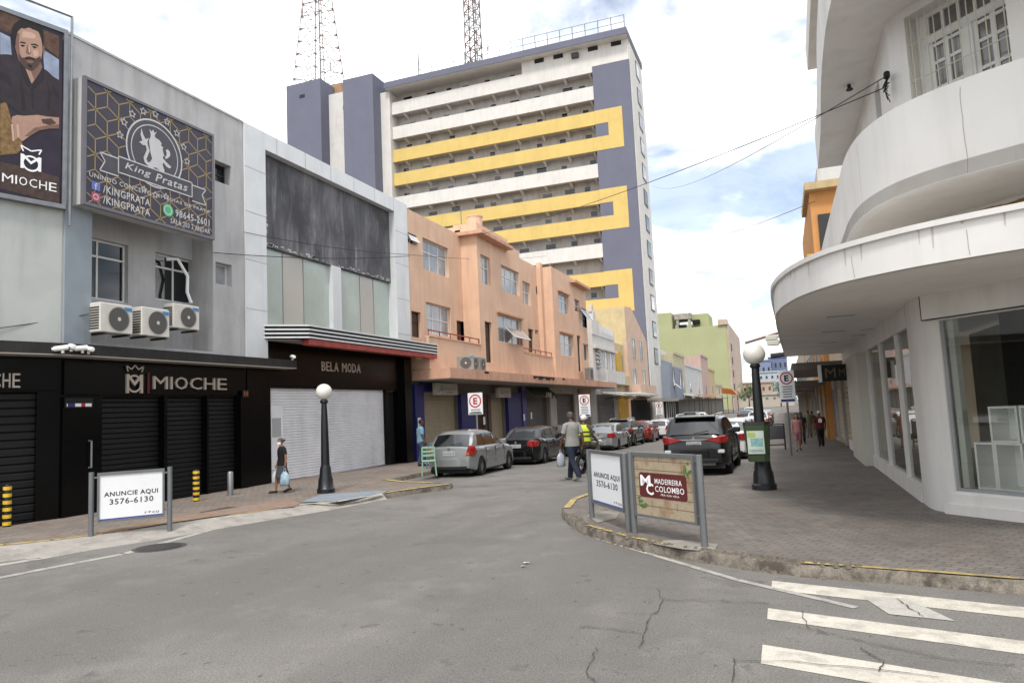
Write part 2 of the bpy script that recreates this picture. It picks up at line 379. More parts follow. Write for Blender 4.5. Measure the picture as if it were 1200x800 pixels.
sidewalk('sidewalk_right', KR[::-1]+[(40, 20)][:0]+[(40, 20)], (-.95, 12), SWR, P_R)
KL = [(-60, -3), (-30, 2.4), (-18, 5.6), (-14.6, 7.3), (-13.2, 8.1), (-12.51, 8.5), (-12.0, 8.98), (-11.44, 10.05), (-10.78, 11.92), (-9.99, 13.7), (-9.33, 15.45), (-8.9, 16.6), (-8.45, 17.4), (-8.55, 17.75), (-9.2, 17.95), (-10.2, 18.2), (-11.2, 18.9), (-11.2, 20)]
sidewalk('sidewalk_left', KL+[(-60, 20)], (-16, -11.2), SWL, P_L)
def kerb(name, pts, h, w=.16, side=1, mat=None, ymax=None):
    # kerb stones along the edge, 5 mm proud of the paving, slightly uneven
    rnd = random.Random(3); a = MB(); seg = []
    for p, q in zip(pts, pts[1:]):
        l = math.hypot(q[0]-p[0], q[1]-p[1]); n = max(1, int(l/.22)) if l < 40 else int(l/4)
        for i in range(n): seg.append((p[0]+(q[0]-p[0])*i/n, p[1]+(q[1]-p[1])*i/n))
    seg.append(pts[-1]); rs = []
    for i, p in enumerate(seg):
        a0 = seg[max(i-1, 0)]; b0 = seg[min(i+1, len(seg)-1)]
        dx, dy = b0[0]-a0[0], b0[1]-a0[1]; l = math.hypot(dx, dy); nx, ny = -dy/l*side, dx/l*side
        j = rnd.uniform(-.022, .022); z = gz(p[1])+h+.006+rnd.uniform(-.012, .003); zb = gz(p[1])-.05
        e = -.035+j
        rs.append([(p[0]+nx*e, p[1]+ny*e, zb), (p[0]+nx*(e+.012), p[1]+ny*(e+.012), z-.03), (p[0]+nx*(e+.04), p[1]+ny*(e+.04), z), (p[0]+nx*w, p[1]+ny*w, z), (p[0]+nx*w, p[1]+ny*w, zb)])
    a.rings(rs, True, True)
    return a.build(name, mat or MATS['kerb stone'], smooth=40, kind='structure')
kerb('kerb_right', KR+[(-.95, 60), (-.95, 300)], SWR, side=-1)
kerb('kerb_left', KL+[(-11.2, 60), (-11.2, 300)], SWL, side=1)
rub = MB(); rnd = random.Random(21)
for k in range(420):
    t = rnd.random(); i = 6+int(t*8); p, q = KR[i], KR[i+1]; f = rnd.random(); x, y = p[0]+(q[0]-p[0])*f, p[1]+(q[1]-p[1])*f
    dx, dy = q[0]-p[0], q[1]-p[1]; l = math.hypot(dx, dy); nx, ny = dy/l, -dx/l; o = rnd.choice((-1, 1))*rnd.uniform(.0, .07)-.02; x -= nx*o; y -= ny*o
    s_ = rnd.uniform(.012, .05); zz = (SWR if o < -.02 else 0); n = 6
    top = [(x+s_*.6*math.cos(j*PI/3+t)*rnd.uniform(.6, 1.1), y+s_*.6*math.sin(j*PI/3+t)*rnd.uniform(.6, 1.1), zz+s_*rnd.uniform(.4, .9)) for j in range(n)]
    bot = [(x+s_*1.2*math.cos(j*PI/3+t), y+s_*1.2*math.sin(j*PI/3+t), zz-.01) for j in range(n)]
    rub.rings([bot, top], True, True)
rub.build('kerb_rubble', MATS['kerb dirt'], kind='structure')
for nm, pts, z_ in (('concrete_patch', ((745, 628), (765, 633), (800, 632), (842, 637), (836, 646), (800, 643), (768, 637)), SWR+.009), ('concrete_patch', ((688, 604), (700, 597), (726, 600), (722, 607), (700, 612)), SWR+.009)):
    c_p = MB(); c_p.ngon([G(x, y, z_) for x, y in pts][::-1]); c_p.build(nm, M('concrete pale', '#958f85', .9, .25, 6, blot=.95, bscale=3, grime='#736d64', fine=.5), kind='structure')
cst = MB()
for x0, y0, x1, y1 in ((760, 655, 850, 662),):
    pass
def strip(a, pts, w, z, off=0, side=1):
    for p, q in zip(pts, pts[1:]):
        dx, dy = q[0]-p[0], q[1]-p[1]; l = math.hypot(dx, dy); nx, ny = -dy/l*side, dx/l*side
        f = lambda t, k: (t[0]+nx*k, t[1]+ny*k, gz(t[1])+z)
        a.quad(f(p, off), f(q, off), f(q, off+w), f(p, off+w))
M('kerb paint', '#b09a5e', .8, .35, 6, blot=1.0, bscale=7, grime='#7d766a')
ky = MB()
strip(ky, KR[15:18], .13, SWR+.016, .01, -1)
strip(ky, KR[11:14], .07, SWR+.016, .01, -1)
strip(ky, KR[2:8][::-1], .08, SWR+.016, .0, 1)
strip(ky, [(-9.33, 15.45), (-8.9, 16.6), (-8.45, 17.4)], .16, SWL+.016, -.01, 1)
strip(ky, [(-9.2, 17.95), (-10.2, 18.2), (-11.2, 18.9)], .16, SWL+.016, .0, 1)
strip(ky, [(-14.6, 7.3), (-13.2, 8.1), (-12.51, 8.5), (-12.0, 8.98), (-11.44, 10.05)], .14, SWL+.016, -.01, 1)
strip(ky, [(-10.78, 11.92), (-9.99, 13.7), (-9.33, 15.45)], .09, SWL+.016, -.01, 1)
ky.build('kerb_paint', MATS['kerb paint'], kind='structure')
M('road white', '#cdc7b9', .75, .1, 3, blot=.7, bscale=4, grime='#a29d93', fine=.35)
M('road white worn', '#b0aca4', .8, .15, 3, blot=.9, bscale=4, grime='#86827c', fine=.5)
zb = MB()
for k, (ya, yb, x0) in enumerate(((8.58, 8.19, -.28), (7.47, 7.11, -.30), (6.38, 5.93, -.32), (5.3, 4.85, -.33))):
    zb.quad((x0, ya, .004), (x0, yb, .004), (x0+9, yb-2.7, .004), (x0+9, ya-2.7, .004))
zb.build('zebra_crossing_stripes', MATS['road white'], kind='structure')
wl = MB()
LP = [G(x, y) for x, y in ((672, 616), (700, 632), (760, 650), (860, 680), (1000, 713))]
strip(wl, [(p.x, p.y) for p in LP], .09, .0055)
q = [G(x, y, .006) for x, y in ((1008, 697), (1064, 701), (1119, 727), (1042, 719))]
zb2 = MB(); zb2.ngon(q); zb2.build('worn_white_patch', M('patch white', '#bdb9b0', .8, .12, 4, blot=.8, bscale=4, grime='#a19d95', fine=.4), kind='structure')
for pts_, w_ in ((((0, 678), (60, 666), (150, 649), (250, 621)), .16), (((-5, 664), (50, 655), (110, 644), (200, 629)), .22)):
    LP = [G(x, y) for x, y in pts_]; strip(wl, [(p.x, p.y) for p in LP], w_, .0045)
wl.build('road_marking_lines', MATS['road white worn'], kind='structure')
gt = MB(); pin = KL[4:11]; W_g = (1.1, 1.0, .95, .85, .7, .5, .2)
po = []
for i_, p in enumerate(pin):
    a0, b0 = pin[max(i_-1, 0)], pin[min(i_+1, len(pin)-1)]; dx, dy = b0[0]-a0[0], b0[1]-a0[1]; l = math.hypot(dx, dy); po.append((p[0]+dy/l*W_g[i_], p[1]-dx/l*W_g[i_]))
gt.rings([[(p[0], p[1], SWL+.010) for p in pin], [(p[0]+(q[0]-p[0])*.12, p[1]+(q[1]-p[1])*.12, SWL-.01) for p, q in zip(pin, po)], [(p[0], p[1], .003) for p in po]], False, False, closed=False)
gt.build('concrete_gutter', M('gutter', '#a39e96', .85, .15, 3, blot=.8, bscale=2.5, grime='#858079', fine=.45), kind='structure')
bl = MB(); z = SWL+.02
bl.ngon([G(x, y, z) for x, y in ((352, 588), (376, 579), (440, 574.5), (456, 574), (449, 577), (430, 580.5), (396, 587))])
bl.build('blue_ramp_paint', M('blue paint', '#7c8894', .8, .2, 5, blot=.9, bscale=3, grime='#8b8882'), kind='structure')
rp = MB()
rp.ngon([G(x, y, z-.002) for x, y in ((112, 622), (200, 606), (270, 595), (340, 585), (352, 589), (345, 593), (270, 602), (200, 612), (120, 625))])
rp.build('red_paving_patch', M('red paving', '#88705f', .85, .2, 4, blot=.95, bscale=3, grime='#857d74'), kind='structure')
rw = MB(); z = SWL+.024
strip(rw, [(p.x, p.y) for p in [G(x, y, z) for x, y in ((350, 591), (396, 587.5), (430, 581.5), (450, 578))]], .09, z)
rw.build('white_ramp_edge', MATS['road white'], kind='structure')
# cracks in the asphalt
ck = MB(); rnd = random.Random(11)
for path in ([(770, 690), (778, 706), (764, 722), (757, 738), (748, 760)], [(700, 760), (694, 775), (687, 792), (700, 800)], [(775, 703), (860, 706), (900, 708)],
             [(680, 735), (720, 738), (752, 744)], [(860, 772), (858, 800)], [(940, 717), (945, 735), (960, 740), (1010, 752), (1120, 775), (1190, 780)],
             [(1010, 760), (1020, 768), (1036, 775), (1030, 788)], [(860, 774), (930, 776), (1100, 795)], [(430, 602), (560, 601), (700, 603), (900, 606)][:3], [(520, 622), (590, 618), (660, 606)], [(1052, 703), (1070, 716), (1082, 724)]):
    pts = []
    for p, q in zip(path, path[1:]):
        n = 5
        for i in range(n): pts.append((p[0]+(q[0]-p[0])*i/n+rnd.uniform(-2.2, 2.2), p[1]+(q[1]-p[1])*i/n+rnd.uniform(-1.2, 1.2)))
    pts.append(path[-1]); P = [G(x, y) for x, y in pts]
    for a, b in zip(P, P[1:]):
        d = (b-a); n = Vector((-d.y, d.x, 0)).normalized(); w = rnd.uniform(.002, .006)
        ck.quad(a-n*w+Vector((0, 0, .0145)), b-n*w+Vector((0, 0, .0145)), b+n*w+Vector((0, 0, .0145)), a+n*w+Vector((0, 0, .0145)))
ck.build('road_cracks', M('crack', '#45423d', .95), kind='structure')
def disc(name, c, rx, ry, z, mat, rz=0):
    a = MB(); a.ngon([(c[0]+rx*math.cos(t)*math.cos(rz)-ry*math.sin(t)*math.sin(rz), c[1]+rx*math.cos(t)*math.sin(rz)+ry*math.sin(t)*math.cos(rz), z) for t in [2*PI*k/28 for k in range(28)]])
    return a
p = G(187, 641, 0)
mh = thing('manhole_cover', 'round dark iron manhole cover flush in the asphalt of the road', 'manhole cover', (p.x, p.y, 0), world=True)
disc('c', p, .42, .42, .005, 0).build('frame_ring', M('iron', '#4b4947', .7, .3, 12, fine=.4), mh)
a = MB(); a.lathe((p.x, p.y, .006), [(.34, 0), (.34, .006), (.3, .006)], 28); a.build('lid', M('iron lid', '#3a3836', .6, .3, 25, fine=.6), mh)
p = G(262, 597, SWL); dgr = thing('drain_grate', 'dark rectangular grate set in the paving behind the left hand advertising board', 'drain grate', (p.x, p.y, SWL), world=True)
a = MB()
for k in range(9): a.box(p.x-.22, p.x+.22, p.y-.4+k*.09, p.y-.35+k*.09, SWL+.002, SWL+.012)
a.build('bars', MATS['iron'], dgr)
a = MB(); a.box(p.x-.25, p.x+.25, p.y-.44, p.y+.42, SWL-.02, SWL+.006); a.build('grate_pit', MATS['dark gap'], dgr)
# ------------------------------------------------------------------ left side of the street
XL = -14.9
FL = Frame((XL, 0, 0), (0, 1, 0))
def PF(F, x, y, d=0.0):
    r = ray(x, y); o = F.o+F.n*d; t = (o-CAM).dot(F.n)/r.dot(F.n); q = CAM+r*t-o
    return q.dot(F.u), q.dot(F.v)
def yl(x, y=450, X=XL): return PX(x, y, X).y
M('wall grey', '#b5b4b3', .85, .06, 1.5, streak=.45, grime='#7b7873'); M('wall pale', '#b4b7b2', .85, .05, 1.2, streak=.4, grime='#7f837d')
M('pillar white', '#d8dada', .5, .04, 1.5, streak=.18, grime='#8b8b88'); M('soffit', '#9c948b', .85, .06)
M('orange wall', '#d9b69b', .85, .06, 1.0, streak=.42, grime='#b58f78', fine=.06); M('orange trim', '#c99e84', .85, .08, 2, streak=.5, grime='#8f6d59')
M('shutter white', '#e2e2e4', .5, .06, 2, streak=.12); M('shutter cream', '#a89c86', .55, .06, 2, streak=.15); M('shutter grey', '#5c5b5a', .55, .1, 2); M('shutter black', '#070707', .6, .2, 3)
M('ac white', '#cfccc2', .5, .06, 3, streak=.2, grime='#8f8878'); M('ac dark', '#3d3b3a', .6, .1); M('ac aged', '#8f8b82', .6, .12, 3, streak=.4, grime='#6a645a'); M('rail red', '#8e4638', .6, .15, 6)
def fwin(par, F, u0, u1, v0, v1, fm=None, gm=None, nx=1, name='window'):
    a = MB(); w = .09
    a.fbox(F, u0, u1, v0, v0+w, -.02, .05); a.fbox(F, u0, u1, v1-w, v1, -.02, .05); a.fbox(F, u0, u0+w, v0+w, v1-w, -.02, .05); a.fbox(F, u1-w, u1, v0+w, v1-w, -.02, .05)
    for k in range(1, nx): a.fbox(F, u0+(u1-u0)*k/nx-.04, u0+(u1-u0)*k/nx+.04, v0+w, v1-w, -.02, .045)
    o = a.build(name, fm or MATS['grey frame'], par)
    g = MB(); g.fbox(F, u0+w*.5, u1-w*.5, v0+w*.5, v1-w*.5, -.03, .015); g.build('pane', gm or MATS['dark glass'], o); return o
# ---- corner shop building with the black ground floor
FB = Frame((XL, 11.3, 0), (.266, .964, 0))
mio = thing('shop_building', 'grey two storey corner building with glossy black shop front lettered MIOCHE', 'building', (XL, 11.3, 0), world=True)
zt = 11.15
bay = (12.0, 15.87, 4.02, 10.2); XB = -15.65; FBay = Frame((XB, 0, 0), (0, 1, 0))
sm = [(15.97, 16.62, 9.0, 9.62), (15.97, 16.62, 5.98, 6.62)]
a = MB(); wall(a, FL, 11.3, 17.14, 3.62, zt, [bay], .75); a2 = a
w1 = (12.1, PF(FBay, 150, 345)[0], 5.2, 6.72); p = PF(FBay, 182, 293); q = PF(FBay, 230, 357); w2 = (p[0], q[0], q[1]-.02, w1[3])
a = MB(); wall(a, FL, 11.3, 17.14, 3.62, zt, [bay]+sm, .75); wall(a, FBay, 12.0, 15.87, 4.02, 10.2, [w1, w2], .18)
a.quad((XL, 17.14, 3.62), (XL-14, 17.14, 3.62), (XL-14, 17.14, zt), (XL, 17.14, zt))
a.quad((XL, 11.3, zt), (XL, 17.14, zt), (XL-14, 17.14, zt), (XL-14, 11.3, zt))
a.box(XL-14, XL-13.8, 8, 17.14, 0, zt)
a.build('wall', MATS['wall grey'], mio)
a = MB(); wall(a, FB, -4.6, -.002, 3.62, zt-.25); a.quad(FB.p(-4.6, zt-.25), FB.p(0, zt-.25), FB.p(0, zt-.25, -12), FB.p(-4.6, zt-.25, -12)); a.quad(FB.p(-4.6, 0), FB.p(-4.6, 0, -12), FB.p(-4.6, zt-.25, -12), FB.p(-4.6, zt-.25))
a.build('side_wall', MATS['wall pale'], mio)
a = MB(); a.fbox(FL, 11.33, 12.0, 3.64, 7.2, .002, .06); a.build('pilaster', M('pilaster blue grey', '#8e979d', .8, .06, 2, streak=.3), mio)
a = MB(); a.fbox(FL, 11.25, 17.13, zt, zt+.06, -.25, .03); a.build('coping', MATS['wall grey'], mio); a = MB(); a.fbox(FB, -4.6, -.05, zt-.25, zt-.2, -.25, .03); a.build('coping', MATS['wall pale'], mio)
window(mio, FBay, *w1, depth=.18, nx=2, rows=(.72,), gm=MATS['dark glass'])
window(mio, FBay, *w2, depth=.18, nx=2, rows=(.72,), gm=MATS['dark glass'])
window(mio, FL, *sm[0], depth=.3, nx=1, rows=(.5,), fm=MATS['dark frame'], gm=MATS['dark glass'])
window(mio, FL, *sm[1], depth=.25, nx=1, rows=(), gm=MATS['curtain glass'])
# ground floor, black
a = MB(); B = 3.62
sh = [(12.35, 14.05, .14, 2.75), (14.2, 15.5, .14, 2.75), (15.62, 16.75, .14, 2.75)]
wall(a, FL, 11.3, 17.14, 0, B, sh, .16); e0 = PF(FB, 42, 540)[0]
wall(a, FB, -4.6, 0, 0, B, [(-3.9, e0, .14, 2.86)], .16)
a.build('shop_front', MATS['granite'], mio)
def one(name, F, u0, u1, v0, v1, d0, d1, mat, par): q_ = MB(); q_.fbox(F, u0, u1, v0, v1, d0, d1); return q_.build(name, mat, par)
one('door', FL, 11.34, 12.2, .12, 2.75, .002, .05, MATS['granite'], mio)
for q0, q1, q2, q3 in ((14.08, 14.17, 2.78, .08), (15.53, 15.59, 2.78, .08), (16.8, 17.12, 2.79, .12)): one('pilaster', FL, q0, q1, .12, q2, .002, q3, MATS['granite'], mio)
one('fascia', FL, 11.36, 17.1, 2.8, 3.56, .002, .05, MATS['granite'], mio); one('fascia', FB, -4.5, -.05, 2.9, 3.56, .002, .05, MATS['granite'], mio)
for s_ in sh: shutter(mio, FL, s_[0], s_[1], .16, s_[3], -.12, MATS['shutter black'], .12)
shutter(mio, FB, -3.9, e0, .16, 2.86, -.12, MATS['shutter black'], .16)
a = MB(); a.tube([FL.p(11.98, 1.15, .05), FL.p(11.98, 1.15, .13), FL.p(11.98, 1.75, .13), FL.p(11.98, 1.75, .05)], .022, 6); a.build('door_handle', MATS['galvanised'], mio)
# canopy slab
a = MB(); o1 = FB.p(-4.8, 0, .5); o2 = FB.p(-.35, 0, .5)
plan = [(o1.x, o1.y), (o2.x, o2.y), (-14.47, 11.12), (-14.4, 11.6), (-14.4, 18.9), (XL+.02, 18.9), (XL+.005, 11.3), tuple(FB.p(-4.8, 0, .005))[:2]]
a.prism(plan, B+.03, B+.27); cn = a.build('canopy', M('canopy edge', '#211f1e', .8, .3, 5, streak=.5, grime='#3f3c37'), mio)
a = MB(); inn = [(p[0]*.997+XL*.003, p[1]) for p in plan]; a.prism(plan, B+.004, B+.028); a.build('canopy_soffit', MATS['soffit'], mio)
LT = M('letters silver', '#b8aea2', .35, .05, metal=.4)
d0, d1 = .055, .1
p0 = PF(FL, 180, 457, .08); p1 = PF(FL, 262, 441, .08)
a = MB(); xs = 13.72; 
for i, ch in enumerate('MIOCHE'):
    wd = {'M': .46, 'I': .07, 'O': .42, 'C': .42, 'H': .4, 'E': .36}[ch]
    ftext3(a, FL, ch, xs, xs+wd, 2.95, 3.27, d0, d1); xs += wd+.085
a.build('shop_lettering', LT, mio)
a = MB()
for i, ch in enumerate('OCHE'):
    ua, ub = PF(FB, 12.5-(3-i)*11.5, 450)[0], PF(FB, 21.5-(3-i)*11.5, 450)[0]
    ftext3(a, FB, ch, ua, ub, 2.95, 3.25, d0, d1)
a.build('shop_lettering', LT, mio)
a = MB(); cx, cy = 13.17, 3.1
ftext3(a, FL, 'M', cx-.24, cx+.24, 2.84, 3.3, d0, d1); a.fring(FL, cx-.02, cy-.03, .17, .22, d1+.003, 24); a.fline(FL, [(cx-.2, 3.36), (cx-.25, 3.5), (cx-.1, 3.42), (cx, 3.52), (cx+.1, 3.42), (cx+.25, 3.5), (cx+.2, 3.36)], .035, d1+.003)
a.build('shop_emblem', LT, mio)
a = MB(); a.fbox(FL, 13.56, 13.62, 2.84, 3.36, .055, .08); a.build('red_bar', M('dark red', '#5a1518', .5), mio)
a = MB(); a.fbox(FL, 16.85, 17.1, 2.74, 2.95, .13, .15); m_ = a.build('number_plate', MATS['black'], mio)
a = MB(); ftext(a, FL, '30', 16.88, 17.07, 2.78, 2.91, .155); a.build('house_number', M('number orange', '#b56a35', .5), mio)
a = MB(); a.fbox(FL, 11.36, 12.05, 2.5, 2.72, .06, .08, 0); a.frect(FL, 11.4, 12.01, 2.53, 2.6, .084, 1); a.frect(FL, 11.42, 11.6, 2.53, 2.6, .086, 2); a.frect(FL, 11.75, 11.85, 2.53, 2.6, .086, 3)
a.build('street_name_plate', [MATS['black paint'], MATS['white sign'], MATS['sign blue'], MATS['sign red']], mio)
# ---- advertising billboard with a man in a dark shirt
u0b, vtop = -3.9, PF(FB, 70, 42)[1]; uR = PF(FB, 70, 100)[0]; vb = PF(FB, 70, 240)[1]
bb = thing('billboard', 'tall billboard of a bearded man in a dark shirt, lettered MIOCHE', 'billboard', FB.p(u0b, vb, .15), world=True)
a = MB(); a.fbox(FB, u0b, uR, vb, vtop, .05, .13); a.build('board', M('poster night', '#2a2130', .5, .5, 1.2), bb)
a = MB(); r_ = .07
for (ua, ub, va, vv) in ((u0b-.1, uR+.1, vb-.12, vb-.02), (u0b-.1, uR+.1, vtop+.02, vtop+.12), (uR+.02, uR+.12, vb-.02, vtop+.02)): a.fbox(FB, ua, ub, va, vv, .02, .16)
a.tube([FB.p(uR+.16, vb-.5, .2), FB.p(uR+.16, vtop+.45, .2), FB.p(u0b, vtop+.45, .2)], .035, 6)
a.build('frame', MATS['galvanised'], bb)
def posterpt(x, y): return PF(FB, x, y, .13)
def pp(a, pts, d, mi): a.fpoly(FB, [posterpt(*p) for p in pts][::-1], d, mi)
ML = [M('poster sky', '#8f99ad', .5, .25, 3), M('poster brown', '#5b4030', .5, .5, 9, fine=.4), M('poster skin', '#a98674', .5, .10, 5), M('poster hair', '#17120f', .5, .35, 14), M('poster shirt', '#30262b', .5, .35, 5, fine=.5), M('poster floor', '#4b3a33', .5, .45, 8, fine=.5), M('poster skin dark', '#7a5a4e', .5, .12, 6), M('poster straw', '#86683f', .5, .5, 12, fine=.5), M('poster skin light', '#c2a08d', .5, .06, 5), M('poster fold', '#1d171b', .5, .3, 6), M('poster stubble', '#4b382f', .5, .25, 20)]
a = MB()
pp(a, [(0, 12), (69, 43), (69, 68), (50, 54), (0, 35)], .1335, 1)
pp(a, [(0, 38), (12, 44), (14, 70), (0, 66)], .134, 0); pp(a, [(50, 58), (69, 70), (69, 94), (52, 84)], .134, 0)
pp(a, [(0, 190), (30, 196), (69, 208), (69, 239), (0, 221)], .1345, 5)
pp(a, [(0, 122), (7, 119), (12, 136), (16, 150), (28, 172), (20, 180), (0, 182)], .135, 7)
pp(a, [(0, 64), (9, 64), (20, 66), (26, 72), (40, 84), (50, 80), (56, 84), (63, 91), (69, 98), (69, 150), (50, 148), (30, 140), (10, 122), (0, 118)], .137, 4)
for f_ in ([(24, 92), (28, 108), (30, 128), (26, 132), (24, 110)], [(54, 92), (60, 110), (58, 130), (55, 130), (56, 108)], [(0, 84), (10, 90), (16, 104), (8, 98), (0, 92)], [(38, 100), (40, 128), (38, 130), (36, 104)], [(62, 100), (69, 112), (69, 118), (61, 108)]): pp(a, f_, .1375, 9)
pp(a, [(26, 70), (46, 70), (50, 80), (44, 92), (37, 99), (30, 90), (26, 78)], .1385, 6)
pp(a, [(28, 80), (36, 84), (40, 94), (37, 98), (31, 90)], .139, 2)
pp(a, [(22, 68), (27, 74), (37, 99), (33, 104), (26, 90)], .1392, 9); pp(a, [(51, 76), (46, 86), (37, 99), (40, 106), (52, 92)], .1394, 9)
pp(a, [(17, 46), (19, 38), (25, 33), (36, 33), (45, 38), (49, 49), (49.5, 61), (48, 70), (44, 78), (39, 83), (34, 83), (28, 79), (22, 71), (19, 62), (17, 54)], .141, 2)
pp(a, [(17, 46), (19, 40), (23, 39), (22, 50), (23, 62), (28, 74), (31, 80), (28, 79), (22, 71), (19, 62), (17, 54)], .1412, 6)
pp(a, [(26, 37), (36, 38), (42, 42), (40, 46), (33, 45), (26, 44)], .1412, 8); pp(a, [(38, 60), (44, 59), (45, 65), (40, 67)], .1412, 8)
pp(a, [(49.5, 54), (52, 55), (52, 62), (50, 66)], .1412, 6)
pp(a, [(21, 63), (25, 68), (30, 68), (33, 67.5), (37, 68), (42, 69), (47, 66), (48, 70), (45, 77), (39, 83), (34, 83), (28, 79), (23, 72)], .1416, 10)
pp(a, [(29, 67.5), (34, 66.5), (40, 68.5), (41, 71), (35, 69.5), (29, 70)], .142, 3); pp(a, [(32, 75.5), (38, 76.5), (37, 80), (33, 79.5)], .142, 3)
pp(a, [(30, 71), (35, 71.2), (40, 72.5), (37, 74.5), (32, 73.8)], .1422, 6)
pp(a, [(31.5, 53), (34.5, 53.5), (36, 62), (35.5, 64.5), (31.5, 64), (30, 62)], .1416, 6); pp(a, [(33, 53.5), (34.5, 53.5), (35.2, 62), (33.5, 62)], .1418, 8)
pp(a, [(22, 50.5), (25, 49), (30, 50.5), (30, 52), (25, 51)], .142, 3); pp(a, [(36, 52), (41, 51.5), (45, 54), (44.5, 55.2), (40, 53.4), (36, 53.6)], .142, 3)
pp(a, [(23.5, 53.6), (26, 52.6), (29.5, 54), (26, 55.6)], .1422, 3); pp(a, [(37, 55), (40, 54.4), (43.5, 56.2), (40, 57.4)], .1422, 3)
pp(a, [(15.5, 50), (13, 42), (13.5, 34), (17, 28), (22, 24.5), (28, 21), (34, 20.5), (41, 23), (46, 27), (50, 34), (51, 43), (50.5, 55), (48.6, 50), (47.5, 42), (44.5, 36.5), (38, 35), (34, 32.5), (29, 34), (24.5, 33.5), (20.5, 37.5), (18.6, 45), (17.6, 55)], .143, 3)
pp(a, [(69, 138), (69, 151), (58, 151), (46, 153), (34, 160), (26, 166), (21, 162), (18, 152), (13, 143), (14, 137), (20, 135), (27, 136), (44, 135), (56, 137)], .142, 2)
pp(a, [(69, 146), (69, 151), (58, 151), (46, 153), (34, 160), (28, 160), (40, 150), (56, 147)], .1424, 6)
pp(a, [(48, 140), (60, 139), (66, 145), (58, 147), (50, 145)], .1426, 10)
for k in range(4): pp(a, [(12.5+k*3.2, 146), (15.2+k*3.2, 146), (17+k*2.9, 165-k*2.4), (14.4+k*2.8, 166-k*2.2)], .1435, 2 if k % 2 else 8)
a.build('portrait_print', ML, bb)
a = MB(); fr = PF(FB, 4, 196, .13); 
for i, ch in enumerate('MIOCHE'):
    x0 = [2, 17.5, 22, 34, 45.5, 57][i]; x1 = [15, 19.5, 31.5, 43, 54.5, 66][i]; yy = 203+(x0)*.20
    pL = posterpt(x0, yy+9); pR = posterpt(x1, yy+9+(x1-x0)*.22); pt = posterpt(x0, yy-1)
    ftext(a, FB, ch, pL[0], pR[0], pR[1], pR[1]+(pt[1]-pL[1]), .145)
c_ = posterpt(36, 191); ftext(a, FB, 'M', c_[0]-.2, c_[0]+.2, c_[1]-.16, c_[1]+.16, .145); a.fring(FB, c_[0], c_[1]-.02, .14, .18, .147, 20)
a.fline(FB, [(c_[0]-.15, c_[1]+.22), (c_[0]-.2, c_[1]+.34), (c_[0], c_[1]+.26), (c_[0]+.2, c_[1]+.34), (c_[0]+.15, c_[1]+.22)], .03, .147)
a.build('poster_lettering', MATS['sign white'], bb)
# ---- patterned jewellery sign
XS = -14.5; FS = Frame((XS, 0, 0), (0, 1, 0)); s0 = PF(FS, 98, 90); s1 = PF(FS, 250, 157); s2 = PF(FS, 250, 285); s3 = PF(FS, 98, 235)
U0, U1, V0, V1 = s0[0], s1[0], (s2[1]+s3[1])/2, (s0[1]+s1[1])/2
kp = thing('shop_sign', 'big square dark sign with gold hexagon pattern and white lion crest reading King Pratas', 'sign', (XS, U0, V0), world=True)
a = MB(); a.box(XL+.01, XS-.004, U0+.01, U1-.01, V0+.01, V1-.01); a.build('box', MATS['wall grey'], kp)
a = MB(); w = .07
a.fbox(FS, U0, U1, V0, V0+w, -.06, .03); a.fbox(FS, U0, U1, V1-w, V1, -.06, .03); a.fbox(FS, U0, U0+w, V0+w, V1-w, -.06, .03); a.fbox(FS, U1-w, U1, V0+w, V1-w, -.06, .03); a.build('frame', M('sign frame', '#6d6c72', .5), kp)
a = MB(); a.frect(FS, U0+w, U1-w, V0+w, V1-w, 0); a.build('face', M('sign aubergine', '#3b3744', .45, .15, 2), kp)
a = MB(); R = .36; W = U1-U0; Hh = V1-V0; ins = lambda u, v: U0+w < u < U1-w and V0+w < v < V1-w
def clipline(p, q):
    n = 6; run = []
    for i in range(n):
        x0, y0 = p[0]+(q[0]-p[0])*i/n, p[1]+(q[1]-p[1])*i/n; x1, y1 = p[0]+(q[0]-p[0])*(i+1)/n, p[1]+(q[1]-p[1])*(i+1)/n
        if ins(x0, y0) and ins(x1, y1): run += [(x0, y0), (x1, y1)]
    if run: a.fline(FS, [run[0], run[-1]], .028, .004)
ux = R*math.sqrt(3)
for i in range(-1, 9):
    for j in range(-1, 8):
        cx = U0+i*ux+(ux/2 if j % 2 else 0); cy = V0+j*1.5*R
        hx = [(cx+R*math.sin(k*PI/3), cy+R*math.cos(k*PI/3)) for k in range(6)]
        for k in (0, 1, 2): clipline(hx[k], hx[k+1])
        for k in (1, 3, 5): clipline((cx, cy), hx[k])
a.build('gold_pattern', M('sign gold', '#9c875c', .5, .1), kp)
cx, cy, cR = (U0+U1)/2+.0, V0+Hh*.60, Hh*.285
WH = M('sign print white', '#c6c5c4', .5, .04); a = MB(); a.fdisc(FS, cx, cy, cR*1.02, .007, 40); a.build('medallion', M('sign slate', '#4a484f', .5), kp)
a = MB(); a.fring(FS, cx, cy, cR*.97, cR*1.02, .010, 44); a.fring(FS, cx, cy, cR*.82, cR*.85, .010, 44)
def star(u, v, r):
    pts = [(u+(r if k % 2 == 0 else r*.45)*math.sin(k*PI/5), v+(r if k % 2 == 0 else r*.45)*math.cos(k*PI/5)) for k in range(10)]
    a.fline(FS, pts, .022, .010, closed=True)
for k in range(-4, 5): star(cx+cR*1.22*math.sin(k*.36), cy+cR*1.22*math.cos(k*.36), .1)
for k in (-1, 0, 1): star(cx+k*.34, cy-cR*1.18-.05*(1-abs(k)), .09)
